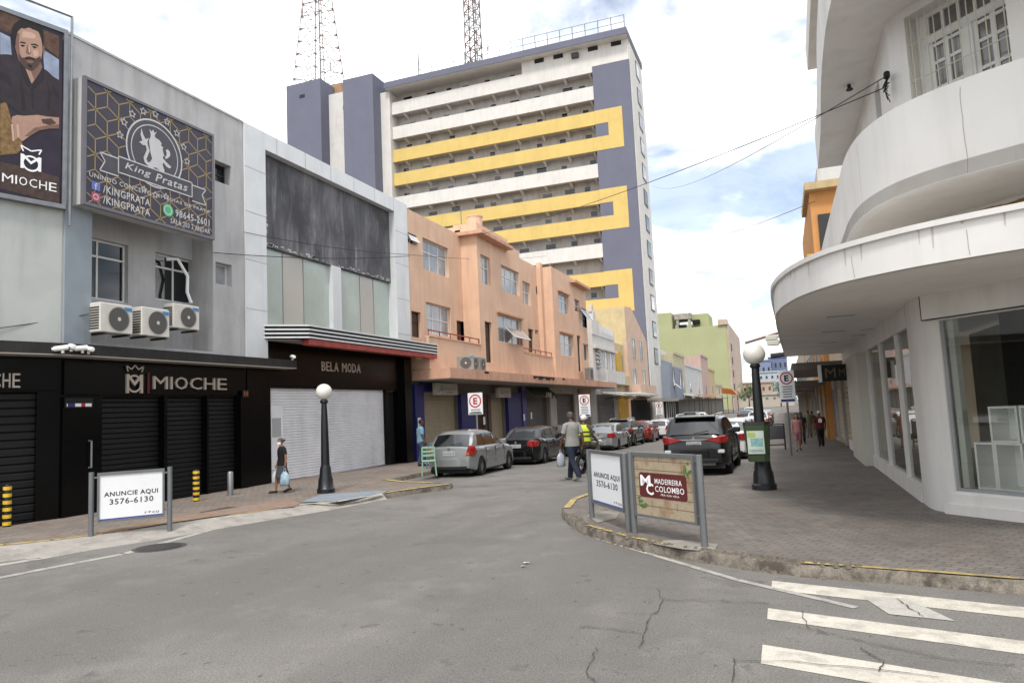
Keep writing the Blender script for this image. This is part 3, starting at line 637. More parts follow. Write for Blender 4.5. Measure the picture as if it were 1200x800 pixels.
# crowned lion standing, drawn from its outline (0..100 box)
lion = [(41, 0), (41, 7), (46, 9), (46, 17), (55, 22), (66, 18), (68, 8), (66, 0), (79, 0), (78, 7), (75, 12), (77, 22), (72, 33), (74, 38), (82, 32), (90, 30), (95, 35), (88, 38), (80, 42), (73, 47), (74, 52), (80, 52), (83, 60), (80, 66), (85, 70), (91, 66), (92, 58), (87, 52), (80, 47), (74, 58), (72, 66), (74, 70), (68, 72), (70, 77), (64, 82), (54, 84), (52, 88), (58, 98), (52, 93), (48, 99), (45, 93), (39, 97), (42, 88), (42, 82), (38, 72), (40, 60), (42, 48), (46, 38), (42, 30), (36, 26), (32, 32), (36, 42), (40, 52), (36, 60), (34, 68), (38, 78), (30, 72), (24, 80), (20, 92), (18, 78), (22, 66), (14, 62), (24, 58), (30, 60), (33, 52), (29, 42), (25, 33), (28, 24), (37, 19), (38, 10), (35, 0)]
k = cR*1.45/100; L_ = [(cx+(x-54)*k, cy-cR*.72+y*k) for x, y in lion]
vs = [FS.p(u, v, .012) for u, v in L_]
from mathutils.geometry import tessellate_polygon
tri = tessellate_polygon([[Vector((u, v, 0)) for u, v in L_]]); a.add(vs, [tuple(t) for t in tri])
a.build('lion_crest', WH, kp)
a = MB(); b0, b1 = cx-W*.27, cx+W*.30; rv = V0+Hh*.335; rh = Hh*.13
a.frect(FS, b0, b1, rv, rv+rh, .014, 0)
for sx, e in ((-1, b0), (1, b1)): a.fpoly(FS, [(e, rv-.1), (e+sx*.5, rv-.1), (e+sx*.36, rv+rh*.4), (e+sx*.5, rv+rh*.85), (e, rv+rh*.85)][::sx], .0125, 0)
a.fline(FS, [(b0, rv), (b1, rv), (b1, rv+rh), (b0, rv+rh)], .03, .017, 1, True)
for sx, e in ((-1, b0), (1, b1)): a.fline(FS, [(e, rv-.1), (e+sx*.5, rv-.1), (e+sx*.36, rv+rh*.4), (e+sx*.5, rv+rh*.85), (e, rv+rh*.85)], .03, .0135, 1)
a.build('ribbon', [MATS['sign slate'], WH], kp)
a = MB(); ftext(a, FS, 'King', b0+.18, b0+.95, rv+.1, rv+rh-.08, .019, shear=.25, bold=.01); ftext(a, FS, 'Pratas', b0+1.08, b1-.16, rv+.1, rv+rh-.08, .019, shear=.25, bold=.01)
ftext(a, FS, 'UNINDO CONCEITO', U0+.16, U0+W*.47, V0+Hh*.228, V0+Hh*.265, .012, bold=.01); ftext(a, FS, 'EM JOIAS DE PRATA', U0+W*.52, U1-.16, V0+Hh*.228, V0+Hh*.265, .012, bold=.01)
ftext(a, FS, '/KINGPRATA', U0+W*.13, U0+W*.46, V0+Hh*.135, V0+Hh*.195, .012, bold=.015); ftext(a, FS, '/KINGPRATA', U0+W*.13, U0+W*.46, V0+Hh*.05, V0+Hh*.11, .012, bold=.015)
ftext(a, FS, '98645-2601', U0+W*.66, U1-.18, V0+Hh*.115, V0+Hh*.18, .012, bold=.015); ftext(a, FS, 'SALA 203 2 ANDAR', U0+W*.62, U1-.16, V0+Hh*.045, V0+Hh*.09, .012, bold=.012)
a.build('sign_lettering', WH, kp)
a = MB(); a.frect(FS, U0+W*.055, U0+W*.11, V0+Hh*.135, V0+Hh*.2, .012, 0); ftext(a, FS, 'f', U0+W*.072, U0+W*.095, V0+Hh*.14, V0+Hh*.19, .015, mi=1); a.build('contact_icon', [M('icon blue', '#6a72b8', .5), WH], kp)
a = MB(); a.frect(FS, U0+W*.055, U0+W*.11, V0+Hh*.05, V0+Hh*.115, .012, 0); a.fring(FS, U0+W*.083, V0+Hh*.083, .05, .07, .015, 16, 1); a.build('contact_icon', [M('icon pink', '#b0506a', .5), WH], kp)
a = MB(); a.fdisc(FS, U0+W*.60, V0+Hh*.15, .17, .012); a.fring(FS, U0+W*.60, V0+Hh*.15, .10, .13, .015, 20, 1); a.build('contact_icon', [M('icon green', '#4fb07c', .5), WH], kp)
# ---- air conditioners
def aircon(loc, w, h, dp, label, rz=0, casing='ac white'):
    t = thing('air_conditioner', label, 'air conditioner', loc, rz, 'outdoor air conditioning units')
    # local: faces +X, width along Y, base at z = 0
    a = MB(); a.rbox(-dp/2, dp/2, -w/2, w/2, .05, h, .02); a.build('casing', MATS[casing], t)
    F = Frame((dp/2, 0, 0), (0, 1, 0)); r = min(h, w)*.36; c = w*.06
    a = MB(); a.fdisc(F, c, h*.52, r, .006); a.build('fan_opening', MATS['ac dark'], t)
    a = MB()
    for k in range(1, 6): a.fring(F, c, h*.52, r*k/6, r*k/6+.010, .012, 24)
    a.fring(F, c, h*.52, r, r+.025, .012, 28); a.build('fan_guard', M('ac guard', '#8e8c86', .5), t)
    a = MB(); a.fdisc(F, c, h*.52, r*.17, .02); a.build('fan_hub', MATS['ac white'], t)
    G_ = Frame((0, -w/2, 0), (1, 0, 0)); a = MB()
    for k in range(9): a.frect(G_, -dp*.42, dp*.42, .12+k*(h-.2)/9, .12+k*(h-.2)/9+.04, .004)
    a.build('side_grille', MATS['ac dark'], t)
    a = MB(); a.frect(F, w*.22, w*.46, h*.8, h*.92, .005); a.build('badge', M('ac badge', '#3f86b8', .5), t)
    for y in (-w*.35, w*.35): a = MB(); a.box(-dp/2-.15, dp/2+.02, y-.03, y+.03, 0, .05); a.build('bracket', MATS['dark frame'], t)
    return t
Xa = -14.52
def acput(px0, px1, pt, pb, X, label, dp=.35):
    F = Frame((X, 0, 0), (0, 1, 0)); p = PF(F, px0, pb); q = PF(F, px1, (pt+pb)/2); t_ = PF(F, (px0+px1)/2, pt)
    return aircon((X-dp/2, (p[0]+q[0])/2, p[1]), q[0]-p[0], t_[1]-p[1], dp, label)
acput(117, 156, 356, 391, Xa, 'largest white air conditioner under the left window, beside the blue grey pilaster')
acput(166, 199, 361, 395, Xa, 'middle white air conditioner of the three above the black shop canopy')
acput(203, 234, 357, 386, Xa-.15, 'small white air conditioner under the window with the bent white hose')
a = MB(); b_ = PF(FBay, 190, 300); c_ = PF(FBay, 208, 352)
a.tube([FBay.p(b_[0]+.1, b_[1]-.08, .05), FBay.p(b_[0]+.35, b_[1]-.05, .2), FBay.p(b_[0]+.6, b_[1]-.5, .3), FBay.p(c_[0], c_[1]+.2, .35), FBay.p(c_[0]+.1, c_[1]-.1, .4)], .045, 7)
tag(a.build('drain_hose', MATS['sign white'], org=FBay.p(b_[0], b_[1], .05), smooth=40), 'thick white hose bending from the window down to the small air conditioner', 'hose')
def seccam(loc, rz, label):
    t = thing('security_camera', label, 'camera', loc, rz, 'white security cameras on the shop canopies')
    a = MB(); a.tube([(0, 0, 0), (0, 0, .1)], .03, 8); a.build('mount', MATS['ac white'], t)
    a = MB(); a.tube([(-.1, 0, .13), (.16, 0, .09)], .055, 10); a.tube([(.16, 0, .09), (.2, 0, .083)], .035, 8); a.build('housing', MATS['sign white'], t, smooth=40)
for (x, y, rz, l) in ((74, 411, -2.3, 'white security camera at the corner of the black canopy, pointing left'), (84, 409, -.4, 'white security camera at the corner of the black canopy, pointing right'), (97, 411, -1.7, 'white camera of the canopy corner nearest to the air conditioners'), (104, 412, -.2, 'rightmost of the four white cameras at the canopy corner')):
    p = PX(x, y, -14.36); seccam((-14.37, p.y, p.z-.05), rz, l)
p = PX(344, 422, -14.42); seccam((-14.42, p.y-.05, p.z), -.6, 'small white camera on the far tip of the black canopy')
# ---- clothes shop with white frame and weathered dark panel
bel = thing('shop_building', 'two storey shop with white frame and stained dark panel, lettered BELA MODA', 'building', (XL, 17.15, 0), world=True)
y0, y1, zT = 17.15, 27.32, 11.18
a = MB()
M('joint', '#8f9091', .8)
for q in ((y0, y0+.95, 3.9, zT), (y1-1.1, y1, 4.6, zT), (y0+.951, y1-1.101, 10.62, zT)):
    a = MB(); a.fbox(FL, *q, -.6, .05, 0)
    if q[2] < 10:
        for v in (5.4, 6.9, 8.4, 9.8): a.fbox(FL, q[0]+.002, q[1]-.002, v, v+.015, .049, .053, 1)
    else:
        for k in range(1, 7): a.fbox(FL, y0+k*1.5, y0+k*1.5+.015, 10.622, zT-.002, .049, .053, 1)
    a.build('frame_pillar' if q[2] < 10 else 'frame_beam', [MATS['pillar white'], MATS['joint']], bel)
def weathered():
    m = bpy.data.materials.new('weathered panel'); m.use_nodes = True; nt = m.node_tree; N = nt.nodes; L = nt.links; b = N['Principled BSDF']; b.inputs['Roughness'].default_value = .85
    tc = N.new('ShaderNodeTexCoord'); out = None
    for sc, scl, lo, hi, col, k in ((1.3, (1, 1, .3), .45, .68, '#858486', .85), (3.8, (1, 1, .12), .55, .7, '#a09f9e', .6), (.55, (1, 1, .6), .48, .62, '#38373a', .75), (2.6, (1, 1, .25), .52, .72, '#2a292b', .6)):
        mp = N.new('ShaderNodeMapping'); mp.inputs['Scale'].default_value = scl; L.new(tc.outputs['Object'], mp.inputs[0])
        n = N.new('ShaderNodeTexNoise'); n.inputs['Scale'].default_value = sc; n.inputs['Detail'].default_value = 8; n.inputs['Roughness'].default_value = .65; L.new(mp.outputs[0], n.inputs['Vector'])
        r = N.new('ShaderNodeMapRange'); r.inputs[1].default_value = lo; r.inputs[2].default_value = hi; r.inputs[4].default_value = k; L.new(n.outputs[0], r.inputs[0])
        x = N.new('ShaderNodeMix'); x.data_type = 'RGBA'; L.new(r.outputs[0], x.inputs[0])
        if out is None: x.inputs[6].default_value = (*lin('#5a5a5e'), 1)
        else: L.new(out, x.inputs[6])
        x.inputs[7].default_value = (*lin(col), 1); out = x.outputs[2]
    L.new(out, b.inputs['Base Color']); return m
a = MB(); a.fbox(FL, y0+.952, y1-1.102, 7.58, 10.618, -.5, -.22); a.build('dark_panel', weathered(), bel)
rnd = random.Random(4); a = MB()
for k in range(70):
    u = rnd.uniform(18.15, 26.1); s = rnd.uniform(.03, .11) if u < 21 else rnd.uniform(.02, .07)
    v = 7.6+rnd.uniform(0, .10); a.frect(FL, u, u+s*2.2, v, v+s*.6, -.217)
for k in range(16): u, v = rnd.uniform(18.12, 18.5), rnd.uniform(8.0, 8.6); a.fdisc(FL, u, v, rnd.uniform(.02, .06), -.216, 6)
a.build('peeled_paint', M('flake white', '#bdbcb8', .8), bel)
a = MB(); gz0, gz1 = 4.95, 7.575; ym = 21.95
a.fbox(FL, ym, ym+.55, gz0, gz1, -.45, -.18); a.build('mullion', MATS['pillar white'], bel); a = MB(); a.fbox(FL, y0+.952, y1-1.102, 4.6, 4.948, -.5, -.1); a.build('window_sill', MATS['pillar white'], bel)
for u in (19.35, 20.45, 24.0, 25.0): a = MB(); a.fbox(FL, u, u+.02, gz0+.01, gz1-.01, -.355, -.34); a.build('glass_joint', MATS['grey frame'], bel)
gl = M('shop glass green', '#8f9c90', .12, .12, .6, spec=.6)
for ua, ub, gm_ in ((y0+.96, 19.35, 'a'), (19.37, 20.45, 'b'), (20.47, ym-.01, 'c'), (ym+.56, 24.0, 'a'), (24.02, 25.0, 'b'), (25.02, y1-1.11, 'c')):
    a = MB(); a.fbox(FL, ua, ub, gz0, gz1, -.40, -.36); a.build('window', {'a': M('glass sea', '#b4beb6', .12, .14, .7, spec=.6), 'b': M('glass sand', '#bdbbb2', .15, .06, .5, spec=.6), 'c': M('glass mist', '#b6c1b8', .12, .12, .8, spec=.6)}[gm_], bel)  # opaque panes; mirrored sky and pale interior are put into their tint
a = MB(); a.quad((XL-.6, y0, zT-.1), (XL-.6, y1, zT-.1), (XL-14, y1, zT-.1), (XL-14, y0, zT-.1)); a.quad((XL, y1, 3), (XL-14, y1, 3), (XL-14, y1, zT), (XL, y1, zT)); a.quad((XL, y0, 3), (XL, y0, zT), (XL-14, y0, zT), (XL-14, y0, 3)); a.build('wall', MATS['wall grey'], bel)
# ground floor
so_ = (18.25, 25.15, .1, 3.05)
a = MB(); wall(a, FL, y0, y1, -.1, 4.6, [so_, (25.35, 26.1, .1, 3.0)], .2)
a.build('shop_front', MATS['granite'], bel)
one('pilaster', FL, y0+.02, y0+.9, -.1, 3.88, .002, .04, MATS['granite'], bel); one('pilaster', FL, 26.3, 26.9, -.1, 4.4, .002, .25, MATS['granite'], bel); one('door', FL, 25.36, 26.09, .1, 2.99, -.24, -.19, MATS['black'], bel); one('fascia', FL, y0+.92, 26.29, 3.1, 4.35, .002, .03, MATS['granite'], bel)
shutter(bel, FL, so_[0], so_[1], .12, so_[3], -.15, MATS['shutter white'], .088)
a = MB(); a.fbox(FL, 18.3, 18.95, .5, 2.5, -.11, -.1, 0); a.frect(FL, 18.42, 18.85, 1.5, 2.1, -.097, 1); ftext(a, FL, 'ABC', 18.4, 18.85, 2.15, 2.4, -.097, mi=1) if False else None
a.build('poster', [MATS['white sign'], M('faint print', '#a8a9aa', .7, .2, 30)], bel)
a = MB(); F2 = FL
xs = 20.85
for ch in 'BELA MODA':
    wd = {'B': .2, 'E': .18, 'L': .17, 'A': .25, 'M': .28, 'O': .25, 'D': .23, ' ': .12}[ch]
    if ch != ' ': ftext3(a, FL, ch, xs, xs+wd, 3.66, 3.98, .035, .07)
    xs += wd+.062
a.build('shop_lettering', LT, bel)
# striped canopy
cz0, cz1 = 4.52, 4.98
C1 = PX(365, 394, -13.85); C2 = PX(512.8, 418, -13.85); ya, yb = 18.85, C2.y
plan = [(-13.85, ya), (-13.85, yb), (XL+.06, yb), (XL+.06, 17.9)][::-1]
plan = [(XL+.06, 17.95), (-13.85, ya), (-13.85, yb), (XL+.06, yb)]
a = MB(); a.prism(plan, cz0+.02, cz1); a.build('canopy', MATS['black paint'], bel)
a = MB(); pl = [(XL+.03, 17.9), (-13.83, ya-.03), (-13.83, yb+.02), (XL+.03, yb+.02)]
for k in range(4): a.prism(pl, cz0+.04+k*.125, cz0+.085+k*.125)
a.build('canopy_stripe', MATS['pillar white'], bel)
a = MB(); a.prism([(-14.2, ya+.1), (-13.87, ya+.02), (-13.87, yb-.01), (-14.2, yb-.01)], cz0-.16, cz0+.018); a.build('red_valance', M('valance red', '#a24a42', .7, .25, 4), bel)
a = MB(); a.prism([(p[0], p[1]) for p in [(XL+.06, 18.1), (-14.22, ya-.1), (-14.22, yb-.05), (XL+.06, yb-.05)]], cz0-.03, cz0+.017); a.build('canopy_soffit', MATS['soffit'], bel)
# ------------------------------------------------------------------ orange building with bays
OY0, XO = 27.36, -14.0
FO = Frame((XO, 0, 0), (0, 1, 0))
bA0 = 33.0; bA1 = PF(FO, 611, 350)[0]; bB0 = PF(FL, 634, 380)[0]; bB1 = PF(FO, 690, 420)[0]; OY1 = bB1
ora = thing('apartment_building', 'peach orange three storey building with projecting bays and red balcony rails', 'building', (XL, OY0, 0), world=True)
def wpx(F, a, b): p = PF(F, *a); q = PF(F, *b); return (p[0], q[0], min(p[1], q[1]), max(p[1], q[1]))
def wpy(F, xa, ya, xb, yb_top, yb_bot):
    p = PF(F, xa, ya); q = PF(F, xb, yb_top); r = PF(F, xb, yb_bot); return (p[0], q[0], r[1], (p[1]+q[1])/2)
H0 = 3.9
# openings on the recessed wall
up1 = wpy(FL, 495, 278, 525, 291, 325); sq1 = wpy(FL, 477, 271, 488, 277, 288); dn1 = wpy(FL, 499, 353, 528, 361, 395); d1 = wpy(FL, 482, 364, 493, 366, 396); d2 = wpy(FL, 535, 375, 544, 377, 403)
up2 = wpy(FL, 612, 328, 621, 333, 358); sq2 = wpy(FL, 628, 335, 633, 337, 346); d3 = wpy(FL, 619, 385, 625, 386, 413); d4 = wpy(FL, 632, 398, 637, 399, 414); sq3 = wpy(FL, 627, 386, 631, 387, 392)
bu1 = wpy(FO, 563, 298, 574, 302, 335); bu2 = wpy(FO, 587, 309, 608, 320, 347); bd1 = wpy(FO, 568, 376, 576, 378, 425); bd2 = wpy(FO, 583, 366, 611, 376, 405)
bu3 = wpy(FO, 654, 341, 666, 347, 369); bu4 = wpy(FO, 673, 349, 679, 353, 366); bu5 = wpy(FO, 680, 360, 687, 363, 384); bd3 = wpy(FO, 656, 389, 671, 394, 418); bd4 = wpy(FO, 676, 392, 680, 394, 435); bd5 = wpy(FO, 683, 402, 689, 404, 423)
ZT1, ZT2, ZT3 = 11.05, 11.32, 11.5
a = MB()
wall(a, FL, OY0, bA0, H0, ZT1, [up1, sq1, dn1, d1, d2], .22); wall(a, FL, bA1, bB0, H0, ZT3, [up2, sq2, d3, d4, sq3], .22)
a.quad((XL, OY0, ZT1), (XL, bA0, ZT1), (XL-12, bA0, ZT1), (XL-12, OY0, ZT1)); a.quad((XL, bA0, ZT3-.01), (XL, OY1, ZT3-.01), (XL-12, OY1, ZT3-.01), (XL-12, bA0, ZT3-.01))
a.quad((XL, OY0, 3), (XL, OY0, ZT1), (XL-12, OY0, ZT1), (XL-12, OY0, 3)); a.quad((XO, OY1, 3), (XL-12, OY1, 3), (XL-12, OY1, ZT3), (XO, OY1, ZT3)); a.quad((XL, bA0, ZT1), (XL, bA0, ZT3), (XL-12, bA0, ZT3), (XL-12, bA0, ZT1))
a.build('wall', MATS['orange wall'], ora)
def bayvol(name, ya, yb, zt, ops):
    a = MB(); wall(a, FO, ya, yb, H0, zt, ops, .25)
    a.quad((XL-.3, ya, H0), (XO, ya, H0), (XO, ya, zt), (XL-.3, ya, zt)); a.quad((XO, yb, H0), (XL-.3, yb, H0), (XL-.3, yb, zt), (XO, yb, zt)); a.quad((XO, ya, zt), (XO, yb, zt), (XL-.3, yb, zt), (XL-.3, ya, zt))
    a.quad((XL-.3, ya, zt), (XL-.3, yb, zt), (XL-.3, yb, zt-.6), (XL-.3, ya, zt-.6))
    return a.build(name, MATS['orange wall'], ora)
bayvol('bay', bA0, bA1, ZT2, [bu1, bu2, bd1, bd2]); bayvol('bay', bB0, bB1, ZT3, [bu3, bu4, bu5, bd3, bd4, bd5])
for F, w_, n, r, gm in ((FL, up1, 3, (.6,), 'curtain glass'), (FL, dn1, 3, (.5,), 'curtain glass'), (FL, up2, 2, (.55,), 'curtain glass'), (FO, bu1, 2, (.6,), 'curtain glass'), (FO, bu2, 3, (.6,), 'curtain glass'), (FO, bd2, 3, (.6,), 'curtain glass'), (FO, bu3, 2, (.6,), 'curtain glass'), (FO, bd3, 2, (.55,), 'curtain glass'), (FO, bu4, 1, (.5,), 'window glass'), (FO, bu5, 2, (.5,), 'window glass'), (FO, bd5, 1, (), 'dark glass'), (FL, sq1, 1, (), 'dark glass'), (FL, sq2, 1, (), 'dark glass'), (FL, sq3, 1, (), 'dark glass')):
    window(ora, F, *w_, depth=.2, nx=n, rows=r, gm=MATS[gm])
for F, w_ in ((FL, d1), (FL, d2), (FL, d3), (FL, d4), (FO, bd1), (FO, bd4)):
    window(ora, F, *w_, depth=.2, nx=1, rows=(.6,), fm=MATS['dark frame'], gm=M('door brown', '#4a3a30', .6, .2, 5), name='balcony_door')
# open top hung sashes
def sash(F, u0, u1, v0, v1, ang):
    hv = Vector((0, 0, 1)); h = v1-v0; t = MB()
    fr = Frame(F.p(u0, v1, .01), F.u, (F.v*-math.cos(ang)+F.n*math.sin(ang)) * -1)
    t.fbox(fr, 0, u1-u0, -h, 0, -.015, .015); o = t.build('open_sash', MATS['curtain glass'], ora)
    t = MB(); t.fbox(fr, 0, u1-u0, -h, -h+.06, .016, .03); t.fbox(fr, 0, .06, -h+.061, 0, .016, .03); t.fbox(fr, u1-u0-.06, u1-u0, -h+.061, 0, .016, .03); t.build('sash_frame', MATS['white frame'], o)
sash(FO, bd2[0]+1.0, bd2[1]-.1, bd2[2]+.05, bd2[2]+.85, .75); sash(FO, bu5[0]-.3, bu5[1]-.2, bu5[2]+.3, bu5[3]-.1, .6); sash(FL, sq1[0]+.05, sq1[1]-.02, sq1[2]+.03, sq1[3]-.1, .5)
for F, w_ in ((FO, bd2), (FO, bd3), (FO, bu3)):
    a = MB(); a.fbox(F, w_[0]-.12, w_[1]+.12, w_[3]+.02, w_[3]+.12, .002, .12); a.build('window_hood', MATS['orange trim'], ora)
a = MB(); h1 = PF(FO, 593, 291)[0]
a.box(XL-.2, XO+.45, bA0-.35, h1, ZT2-.38, ZT2-.2); a.build('roof_hood', MATS['orange trim'], ora); a = MB(); a.box(XL-.4, XO-.002, bA0+.05, h1+.3, ZT2, ZT2+.3); a.build('roof_parapet', MATS['orange wall'], ora); h2 = PF(FO, 668, 335)[0]; a = MB(); a.box(XL-.2, XO+.45, h2, bB1, ZT3-.42, ZT3-.24); a.build('roof_hood', MATS['orange trim'], ora)
pc = PX(558, 275, XO-.35); a = MB(); a.lathe((XO-.42, pc.y, ZT2+.302), [(.42, 0), (.42, .42), (.45, .45), (.45, .52)], 20); a.build('roof_drum', MATS['orange wall'], ora)
a = MB(); a.tube([(XO-.9, pc.y-.6, ZT2-.2), (XO-.9, pc.y-.6, ZT2+1.3)], .025, 5); a.build('antenna', MATS['pipe grey'], ora)
a = MB(); a.fbox(FL, bB0-.5, bB0-.05, H0+1, ZT3+.25, .002, .3); a.build('pier', MATS['orange wall'], ora)
# balcony fronts with red rails
for ya, yb in ((OY0+.02, bA0-.004), (bA1+.004, bB0-.56)):
    zb = 5.33
    a = MB(); a.box(XL+.003, XO-.02, ya, yb, H0+.02, zb-.95); a.box(XO-.14, XO-.022, ya+.001, yb-.001, zb-.949, zb-.02); a.box(XO-.19, XO+.02, ya+.002, yb-.002, zb-.018, zb+.03); a.build('balcony', MATS['orange wall'], ora)
    a = MB(); n = max(4, int((yb-ya)/.95))
    a.tube([(XO-.08, ya+.05, zb+.28), (XO-.08, yb-.03, zb+.28)], .03, 6)
    for k in range(n+1): y = ya+.08+(yb-ya-.16)*k/n; a.tube([(XO-.08, y, zb), (XO-.08, y, zb+.28)], .025, 5)
    a.build('railing', MATS['rail red'], ora)
# street canopy
cX, c0, c1 = -13.0, 27.25, 59.2
a = MB(); a.box(XL+.02, cX, c0, c1, 3.47, 3.9); a.build('canopy', MATS['orange trim'], ora)
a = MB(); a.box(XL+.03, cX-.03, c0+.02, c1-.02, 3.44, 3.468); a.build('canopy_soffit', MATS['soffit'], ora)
a = MB(); F = Frame((cX, 0, 0), (0, 1, 0)); p = PF(F, 625, 440); q = PF(F, 650, 445)
for k in range(9): u = p[0]+(q[0]-p[0])*k/9; a.fbox(F, u, u+.35, 3.72+.06*math.sin(k*2), 3.86, .002, .03)
a.build('torn_lettering', MATS['dark gap'], ora)
for x in (568, 632, 659): a = MB(); u = PF(F, x, 440)[0]; a.fbox(F, u, u+.5, 3.78, 3.87, .002, .012); a.build('canopy_hole', MATS['dark gap'], ora)
# ground floor shop fronts
def U(x, y=480): return PF(FL, x, y)[0]
gf = [(536, 552), (600, 612)]
a = MB(); B0 = -.9
e = [(U(493), U(536), B0, 3.0), (U(574), U(591), B0, 3.0), (U(614), U(641), B0, 2.75), (U(651), U(672), B0, 3.0), (U(699), U(718), B0, 3.0), (U(556), U(570), B0, 2.4)]
wall(a, FL, OY0, U(612), B0, 3.46, [o for o in e if o[1] < U(612.5)], .25); wall(a, FL, U(612), c1, B0, 3.46, [o for o in e if o[0] > U(612)], .25)
a.build('shop_wall', M('shop wall', '#6c675f', .7, .15, 2, streak=.3), ora)
BL = M('shop blue', '#1d2160', .5, .12, 2); BR = M('shop brown', '#4d3a2a', .6, .3, 8); WHT = M('shop white', '#a9a8a2', .6, .06, 2, streak=.3)
def pil(x0, x1, z0, z1, d, mat, name='pilaster'):
    a = MB(); a.fbox(FL, U(x0), U(x1), z0, z1, .002, d); a.build(name, mat, ora)
pil(482, 492.6, B0, 3.3, .2, BL); pil(536.5, 552, B0, 2.9, .2, BL); pil(592, 608, B0, 3.0, .2, BL); pil(608.3, 613, B0, 3.4, .25, M('shop violet', '#3b3570', .5)); pil(552.5, 556, B0, 2.9, .1, BR); pil(570.2, 573.6, B0, 2.9, .1, BR); pil(556, 570, 2.41, 2.9, .05, BR, 'door_lintel')
pil(643.5, 650.6, B0, 3.44, .12, WHT); pil(672.5, 676, B0, 3.44, .12, WHT); pil(650.8, 672.4, 3.0, 3.44, .1, WHT, 'lintel'); pil(691, 698, B0, 3.44, .12, WHT); pil(718.5, 723, B0, 3.44, .12, WHT); pil(698.3, 718.2, 3.0, 3.44, .1, WHT, 'lintel'); pil(493, 536, 3.02, 3.4, .06, BL, 'lintel')
for o, m_ in zip(e, ('shutter cream', 'shutter cream', 'shutter grey', 'shutter grey', 'shutter grey', 'door brown')):
    if m_ == 'door brown': a = MB(); a.fbox(FL, o[0], o[1], o[2], o[3], -.22, -.18); a.build('door', MATS['door brown'], ora)
    else: shutter(ora, FL, o[0], o[1], o[2], o[3], -.2, MATS[m_], .1)
def shopsign(x0, x1, yt, yb, d, txt):
    Fs = Frame((XL+d, 0, 0), (0, 1, 0)); p = PF(Fs, x0, yt); q = PF(Fs, x1, yb+.6)
    a = MB(); a.fbox(Fs, p[0], q[0], q[1], p[1], -.18, 0); o = a.build('shop_sign', M('sign cream', '#b5b0a6', .6, .05), ora)
    a = MB(); w, h = q[0]-p[0], p[1]-q[1]; ftext(a, Fs, txt[0], p[0]+w*.12, p[0]+w*.3, q[1]+h*.25, q[1]+h*.85, .006, shear=.3); ftext(a, Fs, txt[1:], p[0]+w*.33, p[0]+w*.85, q[1]+h*.4, q[1]+h*.72, .006, shear=.3); a.frect(Fs, p[0]+w*.45, p[0]+w*.75, q[1]+h*.18, q[1]+h*.25, .006)
    a.build('sign_lettering', MATS['ink grey'], o)
shopsign(511, 536.5, 448.5, 462, .5, 'Athena'); shopsign(584, 599, 454, 465, .5, 'Athena')
a = MB(); p = PF(FL, 612, 455); q = PF(FL, 641, 467); 
pts = [(XL+.1, p[0], 3.35), (XL+.1, q[0], 3.35)]
for k in range(6):
    t0, t1 = k/6, (k+1)/6; y_0, y_1 = p[0]+(q[0]-p[0])*t0, p[0]+(q[0]-p[0])*t1
    a.quad((XL+.08, y_0, 3.4), (XL+.08, y_1, 3.4), (XL+.75, y_1, 2.85), (XL+.75, y_0, 2.85)); a.quad((XL+.75, y_0, 2.85), (XL+.75, y_1, 2.85), (XL+.75, (y_0+y_1)/2, 2.6), (XL+.75, (y_0+y_1)/2, 2.6))
a.build('awning', M('awning green', '#3c4637', .8, .3, 3), ora)
a = MB(); ftext(a, Frame((XL+.78, 0, 0), (0, 1, 0)), '100', (p[0]+q[0])/2-.1, (p[0]+q[0])/2+1.0, 2.72, 3.05, 0, bold=.02); a.build('awning_lettering', MATS['ac white'], ora)
for x, y in ((485, 495), (609.5, 489), (618, 487), (562, 493)): a = MB(); p = PF(FL, x, y); d = .26; a.fbox(FL, p[0]-.13, p[0]+.13, p[1]-.2, p[1]+.2, d, d+.01); a.build('notice', MATS['white sign'], ora)
def acp2(px, py, label, n=1, rz=0, X=-13.75, w=.85, h=.72): p = PX(px, py, X); aircon((X, p.y, 3.9), w, h, .35, label, rz, 'ac aged')
acp2(545, 430, 'first of the air conditioners on the peach canopy, nearest to the striped canopy', rz=-1.2); acp2(553, 431, 'middle air conditioner of the row on the peach canopy'); acp2(562, 432, 'air conditioner farthest in the row on the peach canopy, below the tall door')
acp2(691, 446, 'single air conditioner at the far end of the peach building by the white house', X=-13.4, w=1.3, h=1.0)
# ------------------------------------------------------------------ tower
TY = 86.0; TX0, TX1 = -48.65, -14.9; FT = Frame((0, TY, 0), (1, 0, 0))
M('tower blue', '#686a79', .8, .06, .4, streak=.15, grime='#565a70'); M('tower white', '#d2cfc9', .8, .05, .5, streak=.25, grime='#938f87'); M('tower yellow', '#cfb46c', .75, .06, .5, streak=.2, grime='#a08448'); M('tower back', '#bcb7b2', .85, .1, .6, streak=.4, grime='#605c5a'); M('tower dark', '#403d3e', .9, .1)
tow = thing('office_tower', 'tall slab tower with white, yellow and blue gallery fronts', 'building', (TX1, TY, 0), world=True)
a = MB(); a.box(TX0, TX1-.3, TY+1.6, TY+9.0, -1, 47.5); a.build('wall', MATS['tower back'], tow)
ZF = [45.87, 42.3, 38.98, 35.6, 32.2, 28.8, 25.4, 22.05, 18.45, 15.1, 11.7, 8.3]
CL = ['w', 'w', 'y', 'y', 'w', 'y', 'y', 'w', 'y', 'y', 'w', 'w']
BX = -19.6
for z, c in zip(ZF, CL):
    a = MB(); a.fbox(FT, TX0+.05, BX-.003, z-1.75, z, -.3, .03); a.build('gallery_front', MATS['tower white' if c == 'w' else 'tower yellow'], tow)
    a = MB(); a.box(TX0, BX, TY+.32, TY+1.59, z-1.6, z-1.35); a.build('gallery_floor', MATS['tower back'], tow)
